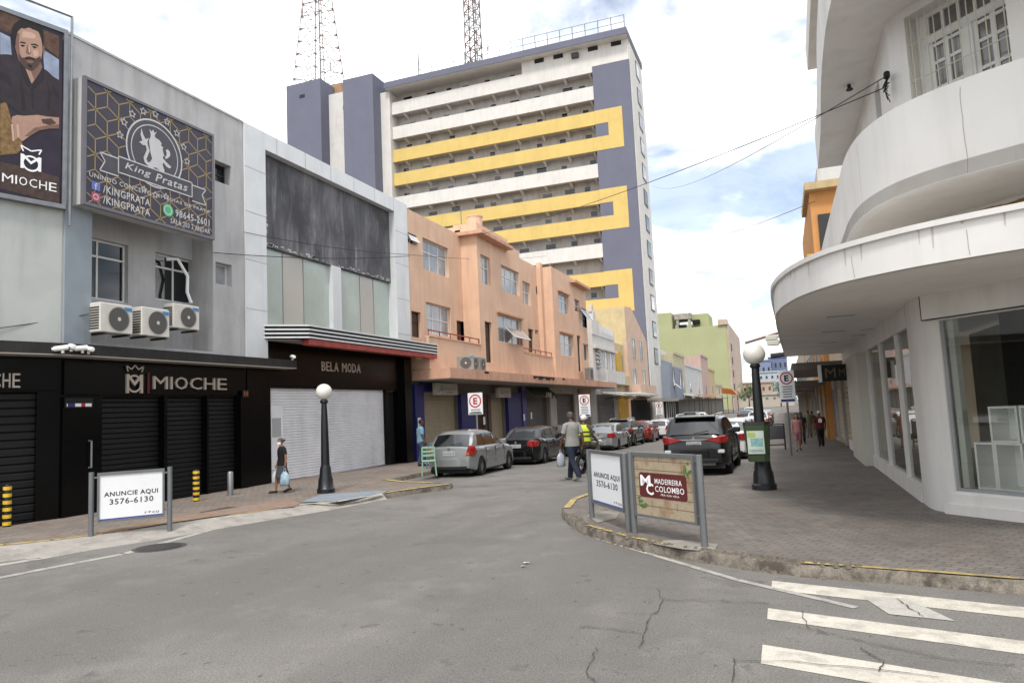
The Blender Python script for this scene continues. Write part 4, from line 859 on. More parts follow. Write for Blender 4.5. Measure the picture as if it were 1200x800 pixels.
for z in ZF[:11]:
    for k in range(9):
        x = TX0+1.8+k*3.35; a = MB(); a.add([(x-.15, TY+.32, z-1.605), (x+.15, TY+.32, z-1.605), (x+.15, TY+1.59, z-1.605), (x-.15, TY+1.59, z-1.605), (x-.15, TY+.32, z-1.75), (x+.15, TY+.32, z-1.75), (x+.15, TY+1.59, z-2.2), (x-.15, TY+1.59, z-2.2)], [(0, 1, 2, 3), (7, 6, 5, 4), (0, 4, 5, 1), (1, 5, 6, 2), (2, 6, 7, 3), (3, 7, 4, 0)]); a.build('gallery_beam', MATS['tower white'], tow)
for (zt_, zb_) in ((38.98+.05, 33.85), (28.8+.05, 23.65), (18.45+.05, 13.32)):
    a = MB(); F = FT; x0, x1, xm = BX, -16.12, -17.95; up, lo = zt_-1.75, zb_+1.75
    a.fbox(F, x0, x1, up, zt_, .0, .03); a.fbox(F, x0, x1, zb_, lo, .0, .03); a.fbox(F, xm, x1, lo+.001, up-.001, .0, .03); a.build('yellow_bracket', MATS['tower yellow'], tow)
a = MB(); a.box(BX, TX1, TY-.0, TY+1.59, -1, 44.85); a.build('blue_panel', MATS['tower blue'], tow)
a = MB(); a.fbox(FT, -29, TX1, 44.86, 47.5, -2.2, .02); a.build('top_panel', MATS['tower white'], tow)
a = MB(); a.box(TX0-.4, TX1+.15, TY-1.3, TY+9.3, 47.55, 48.4); a.build('roof_slab', MATS['tower blue'], tow)
a = MB(); a.box(TX0-.3, TX1+.1, TY-1.2, TY+9.2, 47.5, 47.548); a.build('roof_soffit', MATS['tower white'], tow)
# narrow street side with window strip
a = MB(); a.box(TX1+.001, TX1+.12, TY+.4, TY+3.2, -1, 47.2); a.box(TX1-.3, TX1+.1, TY+3.21, TY+9.0, -1, 47.2); a.build('street_side', MATS['tower white'], tow)
for z in ZF: 
    a = MB(); a.box(TX1+.101, TX1+.16, TY+4.2, TY+6.8, z-1.4, z+.7); o = a.build('window', MATS['dark frame'], tow)
    a = MB(); a.box(TX1+.161, TX1+.17, TY+4.4, TY+6.6, z-1.2, z+.5); a.build('pane', MATS['dark glass'], o)
rnd = random.Random(5); a = MB()
FTb = Frame((0, TY+1.6, 0), (1, 0, 0)); cnt = 0
for z in ZF:
    for k in range(9):
        x = TX0+1+k*3.3+rnd.uniform(-.6, .6); w = rnd.choice((.7, .8, 1.3)); h = rnd.choice((.5, .6)); zc = z+.45+rnd.uniform(-.1, .2)
        if x+w < BX-.3 and cnt < 98:
            b = MB(); b.fbox(FTb, x, x+w, zc, zc+h, .002, .03); b.build('vent_window', MATS['dark glass'], tow); cnt += 1
for x in (-27.2, -24.6, -20.0, -17.0): b = MB(); b.fbox(FT, x, x+1.3, 46.9, 47.48, .022, .04); b.build('vent_window', MATS['dark glass'], tow)
a = MB(); a.fbox(FT, -22.1, -21.2, 46.4, 47.0, .022, .5); a.build('wall_unit', MATS['ac dark'], tow)
# blue stair blocks at the left end
a = MB(); a.box(-54.95, -50.1, TY-2.5, TY+8, -1, 49.5); a.build('stair_block', MATS['tower blue'], tow)
a = MB(); a.box(-64.6, -58.7, TY-2.5, TY+8, -1, 50.6); a.build('stair_block', MATS['tower blue'], tow)
a = MB(); a.box(-58.69, -54.96, TY-.5, TY+8, -1, 48.9); a.box(-50.09, TX0, TY-.5, TY+7, -1, 47.4); a.box(-66.4, -64.61, TY+1, TY+8, -1, 48.2); a.build('link_wall', MATS['tower white'], tow)
for x0, x1, z0, z1, d in ((-62.3, -61.4, 48.3, 48.8, 2.502), (-56.3, -55.0, 46.2, 46.8, .502)): b = MB(); b.fbox(FT, x0, x1, z0, z1, d, d+.03); b.build('vent_window', MATS['dark glass'], tow)
for z in (40.5, 45.5): b = MB(); b.fbox(Frame((0, TY+1, 0), (1, 0, 0)), -65.7, -64.9, z, z+.9, .002, .03); b.build('vent_window', MATS['dark glass'], tow)
a = MB(); a.box(-61.5, -57.5, TY+1, TY+4, 48.91, 51.2); a.build('water_tank', M('tank brown', '#9a7c62', .8, .2, 1), tow)
a = MB()
n = 20; xs = [TX0+.2+(TX1-TX0-.3)*k/n for k in range(n+1)]
for x in xs: a.tube([(x, TY-.9, 48.4), (x, TY-.9, 50.2)], .05, 4)
for z in (49.3, 50.2): a.tube([(xs[0], TY-.9, z), (xs[-1], TY-.9, z)], .035, 4)
a.build('roof_railing', MATS['pipe grey'], tow)
M('mast red', '#7d625b', .6, .15); M('mast white', '#85837f', .6, .1)
def mast(name, label, cx, cy, z0, h, w0, w1, seg, straight=None):
    t = thing(name, label, 'mast', (cx, cy, z0), 0, 'masts on the tower roof'); a = MB(); b = MB()
    def wd(z): return w0+(w1-w0)*min(1, z/(straight or h))
    zs = [h*k/seg for k in range(seg+1)]
    for k in range(seg):
        za, zb = zs[k], zs[k+1]; wa, wb = wd(za)/2, wd(zb)/2; q = [(-1, -1), (1, -1), (1, 1), (-1, 1)]; tgt = a if (k//2) % 2 == 0 else b
        for i in range(4):
            p0, p1 = q[i], q[(i+1) % 4]
            tgt.tube([(p0[0]*wa, p0[1]*wa, za), (p0[0]*wb, p0[1]*wb, zb)], .1, 4, caps=False); tgt.tube([(p0[0]*wa, p0[1]*wa, za), (p1[0]*wb, p1[1]*wb, zb)], .055, 4, caps=False)
            tgt.tube([(p1[0]*wa, p1[1]*wa, za), (p0[0]*wb, p0[1]*wb, zb)], .055, 4, caps=False); tgt.tube([(p0[0]*wb, p0[1]*wb, zb), (p1[0]*wb, p1[1]*wb, zb)], .055, 4, caps=False)
    o_ = len(a.v); a.v += b.v; a.f += [tuple(i+o_ for i in f) for f in b.f]; a.m += [1]*len(b.f); a.build('lattice', [MATS['mast red'], MATS['mast white']], t)
    c = MB(); c.tube([(.3, 0, 0), (.15, 0, h*.9)], .12, 5); c.build('cable_run', MATS['pipe grey'], t)
    for (z, s) in ((h*.28, 1), (h*.62, -1)): d = MB(); d.tube([(0, 0, z), (s*2.6, -.6, z+.1)], .05, 4); d.tube([(s*2.6, -.6, z-.8), (s*2.6, -.6, z+.9)], .08, 5); d.build('side_antenna', MATS['mast red'], t)
    return t
mast('lattice_mast', 'tall lattice mast tapering above the left blue stair block', -66.2, 94, 49.5, 30, 6.9, 1.6, 14)
mt = mast('lattice_mast', 'narrow lattice mast on the tower roof above a cluster of red aerials', -39.5, 95, 48.4, 26, 2.0, 1.7, 16)
aer = thing('aerial_cluster', 'cluster of red and white aerials around the foot of the narrow mast', 'aerials', (-39.3, 94, 48.4)); rnd = random.Random(9)
a = MB(); b = MB()
for k in range(46):
    x, y, z = rnd.gauss(0, 1.5), rnd.uniform(-.8, .8), rnd.uniform(.3, 5.2); x *= 1.25-z*.13; tgt = a if rnd.random() < .65 else b
    tgt.tube([(x-.5, y, z-.4), (x+.5, y, z+.5)], .07, 4); tgt.tube([(x+.45, y, z-.5), (x-.3, y, z+.5)], .05, 4)
    if k % 3 == 0: tgt.tube([(x, y, 0), (x, y, z+.5)], .07, 4)
a.build('red_aerial', M('aerial red', '#8f5f57', .6, .2), aer); b.build('white_aerial', MATS['mast white'], aer)
a = MB(); a.ell((-2.4, -.8, 3), .6, .25, .6); a.build('dish', MATS['mast white'], aer)
w = thing('whip_antenna', 'thin whip antenna with two dishes near the left end of the tower roof', 'antenna', (-46.2, 90, 48.4)); a = MB(); a.tube([(0, 0, 0), (0, 0, 4.5), (0, 0, 9.5)], [.12, .1, .04], 5); a.build('rod', MATS['pipe grey'], w)
a = MB(); a.ell((.1, -.3, 2.3), .45, .2, .5); a.ell((-1.6, -.3, 1.4), .45, .2, .5); a.tube([(-1.6, -.1, 0), (-1.6, -.1, 1.4)], .06, 4); a.build('dish', MATS['mast white'], w)
# ------------------------------------------------------------------ further houses, left side
def house(name, label, y0, y1, zt, X, mat, cat='building', depth=10, zb=-1):
    t = thing(name, label, cat, (X, y0, -.6), world=True)
    a = MB(); a.box(X-depth, X, y0, y1, zb, zt); a.build('wall', mat, t); return t
FLx = lambda X: Frame((X, 0, 0), (0, 1, 0))
def xy(x, y, X=XL): p = PX(x, y, X); return p.y, p.z
# white baroque house
ya, yb = 59.35, yl(722, 440); zt = xy(705, 390)[1]-.4
M('old white', '#cbc8c3', .8, .06, 1.2, streak=.3, grime='#8b8d90'); M('peach faded', '#c9ad97', .85, .08, 1, streak=.35, grime='#8f8378'); M('yellow faded', '#bfae86', .85, .12, 1, streak=.4, grime='#918a78'); M('yellow strong', '#c39a3a', .75, .12, 2, streak=.2)
wh = house('town_house', 'small white town house with stepped ornate parapet and little balcony', ya, yb, zt, XL, MATS['old white'])
F = FLx(XL); a = MB(); L = yb-ya
a.fbox(F, ya, ya+L*.3, zt+.002, zt+1.3, -.5, .06); a.fbox(F, ya+.6, ya+L*.17, zt+1.301, zt+2.0, -.4, .05); a.fbox(F, ya+L*.301, yb, zt+.002, zt+.45, -.5, .06)
for k in range(9): u = ya+L*.34+k*L*.075; a.fbox(F, u, u+.3, zt+.452, zt+1.05, -.25, .05)
a.fbox(F, ya, yb, zt-1.2, zt-1.0, .002, .3); a.fbox(F, ya+.5, ya+1.1, zt+2.001, zt+2.6, -.3, -.02)
a.build('parapet', MATS['old white'], wh)
a = MB(); a.box(XL+.01, XL+.9, ya+L*.12, yb-.2, 3.95, 4.15); a.box(XL+.8, XL+.9, ya+L*.12, yb-.2, 4.151, 5.1)
a.build('balcony', MATS['old white'], wh)
for k, u in enumerate((.12, .48, .72)): fwin(wh, F, ya+L*u, ya+L*u+1.1, 5.0 if k else 5.6, 7.2, MATS['white frame'], MATS['window glass'])
a = MB(); 
for k in range(5): a.fbox(F, ya+L*.1, ya+L*.1+1.3, 5.3+k*.35, 5.42+k*.35, .06, .2)
a.build('louvre', MATS['grey frame'], wh)
a = MB(); a.fbox(F, ya, yb, -.5, 3.2, .002, .02); a.build('shop_front', MATS['shop wall'], wh); shutter(wh, F, ya+1, yb-1.2, -.5, 2.6, .03, MATS['shutter grey'], .2)
# yellow house and peach house
y2 = yl(736, 430); yc = 85.8
yw = house('town_house', 'narrow faded yellow house with an orange yellow door bay between white and peach houses', yb+.03, y2, 8.2, XL-.4, MATS['yellow faded'])
F2 = FLx(XL-.4); a = MB(); a.fbox(F2, yb+1.2, yb+3.4, 4.4, 7.3, .002, .35); a.fbox(F2, yb+2, y2-.1, -.9, 3.0, .002, .2); a.build('door_bay', MATS['yellow strong'], yw)
a = MB(); a.fbox(F2, yb+.1, y2-.1, 4.0, 4.9, .002, .5); a.build('balcony', MATS['yellow faded'], yw)
fwin(yw, F2, yb+4.2, yb+5.2, 5.2, 7.1)
zp = xy(737, 362)[1]; zq = xy(757, 400)[1]
ph = house('town_house', 'tall peach house with gabled top edge in front of the blue tower', y2+.03, yc, 8.9, XL, MATS['peach faded'])
a = MB(); a.add([(x, y, z) for x in (XL, XL-9.9) for y, z in ((y2+.04, 8.902), (yc-.01, 8.902), (yc-.01, zq), (y2+3.4, zp+.3), (y2+.04, zp))], [(0, 1, 2, 3, 4), (9, 8, 7, 6, 5), (0, 4, 9, 5), (4, 3, 8, 9), (3, 2, 7, 8), (2, 1, 6, 7)]); a.build('gable', MATS['peach faded'], ph)
a = MB(); a.add([(x, y, z) for y in (y2+.012, y2+.028) for x, z in ((XL-9.8, 8.0), (XL-.42, 8.0), (XL-.02, 8.9), (XL-.02, zp-.1), (XL-9.8, zp-.1))], [(0, 1, 2, 3, 4), (9, 8, 7, 6, 5)]); a.build('side_wall', MATS['yellow faded'], ph)
for u in (.25, .6): fwin(ph, F, y2+(yc-y2)*u, y2+(yc-y2)*u+1.5, 7.0, 9.2, MATS['grey frame'], MATS['dark glass'])
for u in (.22, .68): fwin(ph, F, y2+(yc-y2)*u, y2+(yc-y2)*u+1.5, 3.9, 5.9, MATS['grey frame'], MATS['dark glass'])
a = MB(); a.box(XL+.002, XL+.9, y2+1.5, yc-.5, 2.7, 4.1); a.build('balcony', MATS['peach faded'], ph)
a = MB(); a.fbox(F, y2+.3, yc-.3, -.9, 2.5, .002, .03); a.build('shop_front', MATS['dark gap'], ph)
# shared pale canopies
cp = thing('shop_canopy', 'dirty white sheet canopy below the white and yellow houses', 'canopy', (XL, 60, 2.6), world=True)
a = MB(); a.add([(XL+.46, 60.2, 3.1), (XL+.46, 78, 3.1), (-12.6, 78, 2.8), (-12.6, 60.2, 2.8), (XL+.46, 60.2, 3.25), (XL+.46, 78, 3.25), (-12.6, 78, 3.0), (-12.6, 60.2, 3.0)], [(3, 2, 1, 0), (4, 5, 6, 7), (0, 1, 5, 4), (1, 2, 6, 5), (2, 3, 7, 6), (3, 0, 4, 7)]); a.build('sheet', M('sheet white', '#b9bdb9', .6, .1, 1, streak=.3), cp)
for k in range(5): a = MB(); a.tube([(XL+.47, 61+k*4, 2.6), (-12.7, 61+k*4, 2.85)], .05, 5); a.build('bracket', MATS['dark frame'], cp)
cp = thing('shop_canopy', 'grey flat canopy under the peach house next to the blue tower', 'canopy', (XL, 79, 2.4), world=True)
a = MB(); a.box(XL+.95, -12.4, 78.5, 92, 2.2, 2.6); a.build('slab', MATS['soffit'], cp)
# grey box building after the tower
yA, yB = 95.2, yl(791, 450); 
gb = house('office_building', 'dark blue grey office front overhanging the pavement beside the tower', yA, yB, xy(775, 420)[1]-.1, XL-.2, M('blue grey', '#7e8592', .7, .06, .8), zb=-1)
Fg = FLx(XL+1.2); a = MB(); a.box(XL-.19, XL+1.2, yA-.7, yB, 2.4, xy(775, 425, XL+1.2)[1]); a.build('overhang', MATS['blue grey'], gb)
for u in (.18, .72): o = fwin(gb, Fg, yA+(yB-yA)*u, yA+(yB-yA)*u+1.4, 4.2, 6.6, MATS['dark frame'])
a = MB(); a.add([Fg.p(yA+(yB-yA)*.2, 4.6, .06), Fg.p(yA+(yB-yA)*.2+1.2, 4.6, .06), Fg.p(yA+(yB-yA)*.2+1.2, 3.9, .9), Fg.p(yA+(yB-yA)*.2, 3.9, .9)], [(0, 1, 2, 3)]); a.build('open_sash', MATS['white frame'], gb)
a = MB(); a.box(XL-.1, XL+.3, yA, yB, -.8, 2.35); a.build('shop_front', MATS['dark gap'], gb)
for k in range(5): a = MB(); a.box(XL+.31, XL+.4, yA+.5+k*1.9, yA+.8+k*1.9, -.7, 2.3); a.build('shop_post', MATS['shop white'], gb)
# a row of small pale houses
def rowhouse(label, x0, x1, ytop, mat, wins=2, X=XL, ybase=450, wz=(3.6, 5.4), sh='shop wall'):
    u0, u1 = yl(x0, ybase, X), yl(x1, ybase, X); zt = xy((x0+x1)/2, ytop, X)[1]
    t = house('town_house', label, u0+.02, u1-.02, zt, X, mat); F = FLx(X)
    a = MB(); a.fbox(F, u0+.02, u1-.02, zt+.002, zt+.4, -.5, .15); a.build('cornice', mat, t); a = MB(); a.fbox(F, u0+.02, u1-.02, 2.5, 2.7, .002, 1.6); a.build('canopy', MATS['soffit'], t)
    for k in range(wins): u = u0+(u1-u0)*(k+.5)/wins-.9; fwin(t, F, u, u+1.8, wz[0], wz[1], MATS['grey frame'])
    a = MB(); a.fbox(F, u0+.3, u1-.3, -.8, 2.4, .002, .03); a.build('shop_front', MATS[sh], t); return t
M('cream house', '#b8ae90', .85, .08, .8, streak=.3); M('house white', '#bfc0be', .85, .06, .8, streak=.25); M('house pink', '#b59a90', .85, .08, .8, streak=.3); M('house ochre', '#b8a27a', .85, .1, .8, streak=.3); M('house beige', '#b7a892', .85, .1, .6, streak=.2)
rowhouse('cream two storey house with flat cornice beyond the grey overhanging office', 791, 803.5, 418, MATS['cream house'], 2)
rowhouse('broad white house with brown shuttered window beyond the cream house', 803.5, 823, 432, MATS['house white'], 2)
rowhouse('pink house end rising behind the white house in front of the green block', 823, 831, 420, MATS['house pink'], 1)
rowhouse('ochre house just before the orange awning', 831, 838, 435, MATS['house ochre'], 1)
rowhouse('low beige house at the far end of the left row', 838, 846, 452, MATS['house beige'], 1)
bx = thing('roof_room', 'white block room standing on the roof of the cream house', 'roof room', (XL-3, 112, 8), world=True)
a = MB(); a.box(XL-9, XL-2.5, 106, 118, 6.5, xy(783, 415, XL-2.5)[1]+.3); a.build('wall', MATS['house white'], bx)
oa = thing('awning', 'orange awning over the pavement near the foot of the green block', 'awning', (-12, 150, 2.2), world=True)
p0 = PY(846, 462, 150); p1 = PY(864, 462, 150)
a = MB(); a.add([(p0.x, 150, 3.4), (p1.x, 150, 3.0), (p1.x, 156, 3.0), (p0.x, 156, 3.4), (p0.x, 149.6, 4.6), (p1.x-1, 149.6, 4.2), (p1.x-1, 156, 4.2), (p0.x, 156, 4.6)], [(0, 1, 5, 4), (1, 2, 6, 5), (2, 3, 7, 6), (3, 0, 4, 7), (4, 5, 6, 7), (3, 2, 1, 0)]); a.build('canvas', M('awning orange', '#b9713a', .8, .2, 1), oa)
for k in range(4): a = MB(); a.tube([(p0.x+(p1.x-p0.x)*k/3, 150.1, -.6), (p0.x+(p1.x-p0.x)*k/3, 150.1, 3.1)], .06, 5); a.build('post', MATS['dark frame'], oa)
# small awnings and clutter in front of the far row
def smallawning(label, y0, y1, z, mat, x1=-12.3):
    t = thing('awning', label, 'awning', (XL, y0, z-3), world=True); a = MB(); a.add([(XL+.05, y0, z), (x1, y0, z-.45), (x1, y1, z-.45), (XL+.05, y1, z), (XL+.05, y0, z+.12), (x1, y0, z-.3), (x1, y1, z-.3), (XL+.05, y1, z+.12)], [(3, 2, 1, 0), (4, 5, 6, 7), (0, 1, 5, 4), (1, 2, 6, 5), (2, 3, 7, 6), (3, 0, 4, 7)]); a.build('canvas', mat, t)
    for y in (y0+.3, y1-.3): a = MB(); a.tube([(x1+.05, y, -.6), (x1+.05, y, z-.4)], .05, 5); a.build('post', MATS['dark frame'], t)
smallawning('white awning on posts in front of the cream house', 107, 114, 3.3, MATS['sheet white']); smallawning('grey awning on posts past the cream house', 118, 128, 3.1, MATS['canopy drab'] if 'canopy drab' in MATS else MATS['soffit']); smallawning('second orange awning nearer than the one at the green block', 132, 142, 3.2, M('awning rust', '#a8683c', .8, .2, 1))
def tree(label, x, y, h, r, n):
    t = thing('street_tree', label, 'tree', (x, y, gz(y)), 0, 'trees at the far end of the street'); rnd = random.Random(int(x*7+y)); a = MB(); a.tube([(0, 0, 0), (.1, 0, h*.35), (0, .1, h*.6)], [.22, .16, .08], 8)
    for k in range(6): an = k*1.05; a.tube([(0, 0, h*.4), (r*.5*math.cos(an), r*.5*math.sin(an), h*.7)], [.09, .03], 5)
    a.build('trunk', M('bark', '#4a4037', .9, .2, 4), t); a = MB(); cl = [(rnd.gauss(0, r*.45), rnd.gauss(0, r*.45), h*.68+rnd.gauss(0, h*.12), rnd.uniform(.5, 1.1)*r*.45) for _ in range(16)]
    for k in range(n):
        c = rnd.choice(cl); p = Vector((rnd.gauss(0, 1), rnd.gauss(0, 1), rnd.gauss(0, 1))).normalized()*c[3]*rnd.uniform(.5, 1)+Vector(c[:3]); u = Vector((rnd.gauss(0, 1), rnd.gauss(0, 1), rnd.gauss(0, 1))).normalized(); v = u.orthogonal().normalized(); s_ = rnd.uniform(.12, .26); a.quad(p-u*s_, p-v*s_*.6, p+u*s_, p+v*s_*.6)
    a.build('crown', M('foliage', '#56683f', .8, .45, 1.2), t)
tree('small green street tree beyond the sign post on the far pavement', 3.2, 150, 6, 2.6, 900); tree('rounded green tree near the end of the street, left of the far lamp', -9, 205, 7, 3, 900); tree('green tree furthest along the street', -1, 228, 8, 3.2, 800)
# green block
GY = 215; gr = thing('apartment_block', 'large plain lime green block with concrete water tank room on its roof', 'building', (-30, GY, -.6), world=True)
FGn = Frame((0, GY, 0), (1, 0, 0)); q = lambda x, y: PF(FGn, x, y)
xL_, xR_ = q(764, 400)[0], q(852, 400)[0]; zG = (q(795, 385)[1]+q(850, 380)[1])/2
GM = M('lime wall', '#a1a47c', .85, .05, .15, streak=.15, grime='#8b8a6c')
a = MB(); a.box(xL_-8, xR_, GY, GY+60, -1, zG); a.build('wall', GM, gr)
a = MB(); a.box(xR_+.01, xR_+.6, GY+.3, GY+58, -1, zG+.6); a.box(xR_-2.2, xR_+.5, GY-.6, GY+3, zG+.01, zG+1.6); a.build('end_pier', M('green pier', '#b7a594', .85, .08, .3, streak=.3), gr)
a = MB(); t0, t1 = q(767, 372), q(828, 372); a.box(xL_-8, q(786, 370)[0], GY+1, GY+20, zG+.01, q(770, 367)[1]); a.box(q(808, 370)[0], t1[0], GY+6, GY+20, zG+.01, q(820, 367)[1]+.6); a.build('roof_room', GM, gr)
a = MB(); c0_, c1_ = q(789, 378), q(808, 366); a.box(c0_[0], c1_[0], GY+3, GY+12, zG+3.0, c1_[1]+.3); 
for x in (c0_[0]+.4, c1_[0]-1): a.box(x, x+.8, GY+3.2, GY+4.2, zG+.01, zG+2.99)
a.box(c0_[0], c1_[0], GY+3, GY+12, zG+.01, zG+1.2)
a.build('water_tank', M('concrete old', '#9d988c', .85, .15, .5, streak=.6, grime='#4f4c47'), gr)
for (x0, x1, y0, y1) in ((794, 803, 379, 383), (810, 818, 373, 378)): p = q(x0, y1); r = q(x1, y0); b = MB(); b.box(p[0], r[0], GY+2.8, GY+2.95 if x0 < 800 else GY+5.95, p[1], r[1]); b.build('opening', MATS['dark gap'], gr)
for k in range(4): p = q(854.5, 405+k*16); b = MB(); b.box(xR_+.601, xR_+.75, GY+6, GY+9, p[1]-1, p[1]+1); b.build('wall_unit', MATS['ac dark'], gr)
# end of the street
def endhouse(label, x0, x1, yt, Y, mat, rows, cols, cat='building', yb=485, gm='dark glass'):
    F = Frame((0, Y, 0), (1, 0, 0)); p = PF(F, x0, yt); r = PF(F, x1, yt)
    t = thing('distant_building', label, cat, (p[0], Y, -.6), world=True)
    zt = (p[1]+r[1])/2; a = MB(); a.box(p[0], r[0], Y, Y+15, -1, zt); a.build('wall', mat, t)
    a = MB(); a.box(p[0]-.1, r[0]+.1, Y-.4, Y+15, zt+.01, zt+.5); a.build('cornice', mat, t)
    for i in range(rows):
        for j in range(cols):
            w = (r[0]-p[0])/cols; u = p[0]+w*(j+.3); h = (zt-1)/(rows+.3); v = 1.2+h*(i+.25)
            fwin(t, F, u, u+w*.45, v, v+h*.5, mat, MATS[gm])
    return t
M('far white', '#aab2bc', .85, .05, .3); M('far blue', '#77819a', .85, .05, .3); M('far pink', '#b29c90', .85, .07, .3); M('far cream', '#b3aca0', .85, .07, .3); M('far slate', '#65708a', .85, .05, .3)
endhouse('pale blue and white office block closing the street, left of the road sign', 885, 903, 423, 330, MATS['far blue'], 3, 3)
endhouse('dark slate blue topped block furthest along the street', 900, 922, 419, 345, MATS['far slate'], 4, 4)
endhouse('white block with rows of small windows behind the road sign', 888, 921, 436, 300, MATS['far white'], 4, 5)
endhouse('pink low building at the end of the street', 862, 905, 449, 270, MATS['far pink'], 2, 6)
endhouse('long cream wall of the lowest building closing the street', 850, 930, 463, 240, MATS['far cream'], 1, 9, gm='window glass')
# ------------------------------------------------------------------ right side: white corner building
M('white render', '#dfdcd7', .8, .045, .8, streak=.28, grime='#b3aca2'); M('white gloss', '#d6d3ce', .5, .05, 1, streak=.3, grime='#a39c95'); M('render soffit', '#dcd6cd', .85, .05, .8, streak=.15)
XR = 2.07; A0 = Vector((2.19, 12.87, 0)); cu_dir = Vector((.69, -.724, 0)).normalized()
FC = Frame(A0, cu_dir); FR = Frame((XR, 0, 0), (0, -1, 0))
cb = thing('corner_building', 'white curved corner building with rounded balcony and wide canopy over the pavement', 'building', (XR, 13, 0), world=True)
def offs(path, d):
    out = []
    for i, p in enumerate(path):
        a0, b0 = path[max(i-1, 0)], path[min(i+1, len(path)-1)]; dx, dy = b0[0]-a0[0], b0[1]-a0[1]; l = math.hypot(dx, dy); out.append((p[0]-dy/l*d, p[1]+dx/l*d))
    return out
def smooth(path, n=4):
    out = []
    for i in range(len(path)-1):
        p0, p1, p2, p3 = path[max(i-1, 0)], path[i], path[i+1], path[min(i+2, len(path)-1)]
        for k in range(n):
            t = k/n; out.append(tuple(.5*((2*p1[j])+(-p0[j]+p2[j])*t+(2*p0[j]-5*p1[j]+4*p2[j]-p3[j])*t*t+(-p0[j]+3*p1[j]-3*p2[j]+p3[j])*t**3) for j in (0, 1)))
    return out+[path[-1]]
cano = smooth([(6.5, 7.6), (4.2, 8.5), (2.6, 9.2), (1.76, 9.64), (1.24, 10.05), (.75, 10.6), (.39, 11.35), (.17, 12.15), (.02, 13.1), (-.04, 14.2), (-.03, 17), (.05, 23), (.14, 28.3)])
balc = smooth([(6.0, 8.4), (4.0, 9.25), (2.83, 9.86), (1.94, 10.48), (1.46, 11.25), (1.24, 12.4), (1.22, 14.5), (1.22, 19), (1.24, 26)])
hang = smooth([(5.5, 8.0), (3.2, 9.0), (2.0, 9.9), (1.35, 11.0), (1.15, 12.4), (1.16, 15), (1.28, 18), (1.34, 21)])
wallp = [(7.5, 7.3), tuple(FC.p(0, 0))[:2], (XR, 13.1), (XR, 28.3)]
def slab(name, outer, z0, z1, back, mat, sm=35):
    pts = list(outer)+back; a = MB(); a.prism(pts[::-1], z0, z1); return a.build(name, mat, cb, smooth=sm)
BK = [(7, 28.3), (9, 10)]
slab('canopy', cano, 3.5, 3.93, [(7, 28.3), (9, 9)], MATS['white render'])
a = MB(); o2 = offs(cano, .05); rs = [[(p[0], p[1], z) for p in path] for path, z in ((cano, 3.931), (o2, 3.931), (o2, 4.0), (cano, 4.0), (offs(cano, -.25), 4.0))]
a.rings(rs, False, False, closed=False); a.build('canopy_lip', MATS['white render'], cb, smooth=35)
a = MB(); a.ngon([(p[0], p[1], 3.494) for p in offs(cano, -.06)+[(7, 28.2), (9, 9.2)]]); a.build('canopy_soffit', M('soffit white', '#ece8e2', .8, .04, .8, streak=.12, grime='#a39d94'), cb)  # paler than the slab: missing bounce light is put into this underside's colour
slab('balcony_floor', balc, 4.66, 4.85, [(7, 26), (9, 10)], MATS['render soffit'])
a = MB(); b2 = offs(balc, -.16); rs = [[(p[0], p[1], z) for p in path] for path, z in ((balc, 4.655), (balc, 5.86), (b2, 5.86), (b2, 4.86))]
a.rings(rs, False, False, closed=False); a.rings([[(p[0], p[1], z) for p in path] for path, z in ((b2, 4.655), (balc, 4.655))], False, False, closed=False)
e = [(balc[-1][0], 26, 4.655), (b2[-1][0], 26, 4.655), (b2[-1][0], 26, 5.86), (balc[-1][0], 26, 5.86)]; a.ngon(e); a.build('balcony_parapet', MATS['white render'], cb, smooth=35)
slab('upper_overhang', hang, 8.2, 9.2, [(7, 21), (9, 10)], MATS['white render'])
slab('roof_eave', smooth([(4, 4), (1.9, 8), (1.22, 11), (1.15, 14), (1.2, 19.3)]), 10.3, 10.9, [(7, 19.3), (9, 6)], MATS['render soffit'])
# walls
win = (.14, 1.70, 6.42, 8.05)
a = MB(); wall(a, FC, 0, 7, 3.93, 8.2, [win], .32); slits = [(-15.0, -14.35, 5.9, 7.75), (-17.2, -16.6, 5.9, 7.5)]
wall(a, FR, -28.3, -13.1, 3.93, 8.2, slits, .25); c_ = FC.p(0, 0)
a.quad((c_.x, c_.y, 3.93), (c_.x, c_.y, 8.2), (XR, 13.1, 8.2), (XR, 13.1, 3.93)); wall(a, FC, 0, 7, 9.2, 10.3); a.quad((XR, 13, 9.2), (XR, 21, 9.2), (XR, 21, 10.3), (XR, 13, 10.3)); a.box(2.3, 9, 21, 28.3, 3.95, 8.1)
a.build('wall', MATS['white render'], cb)
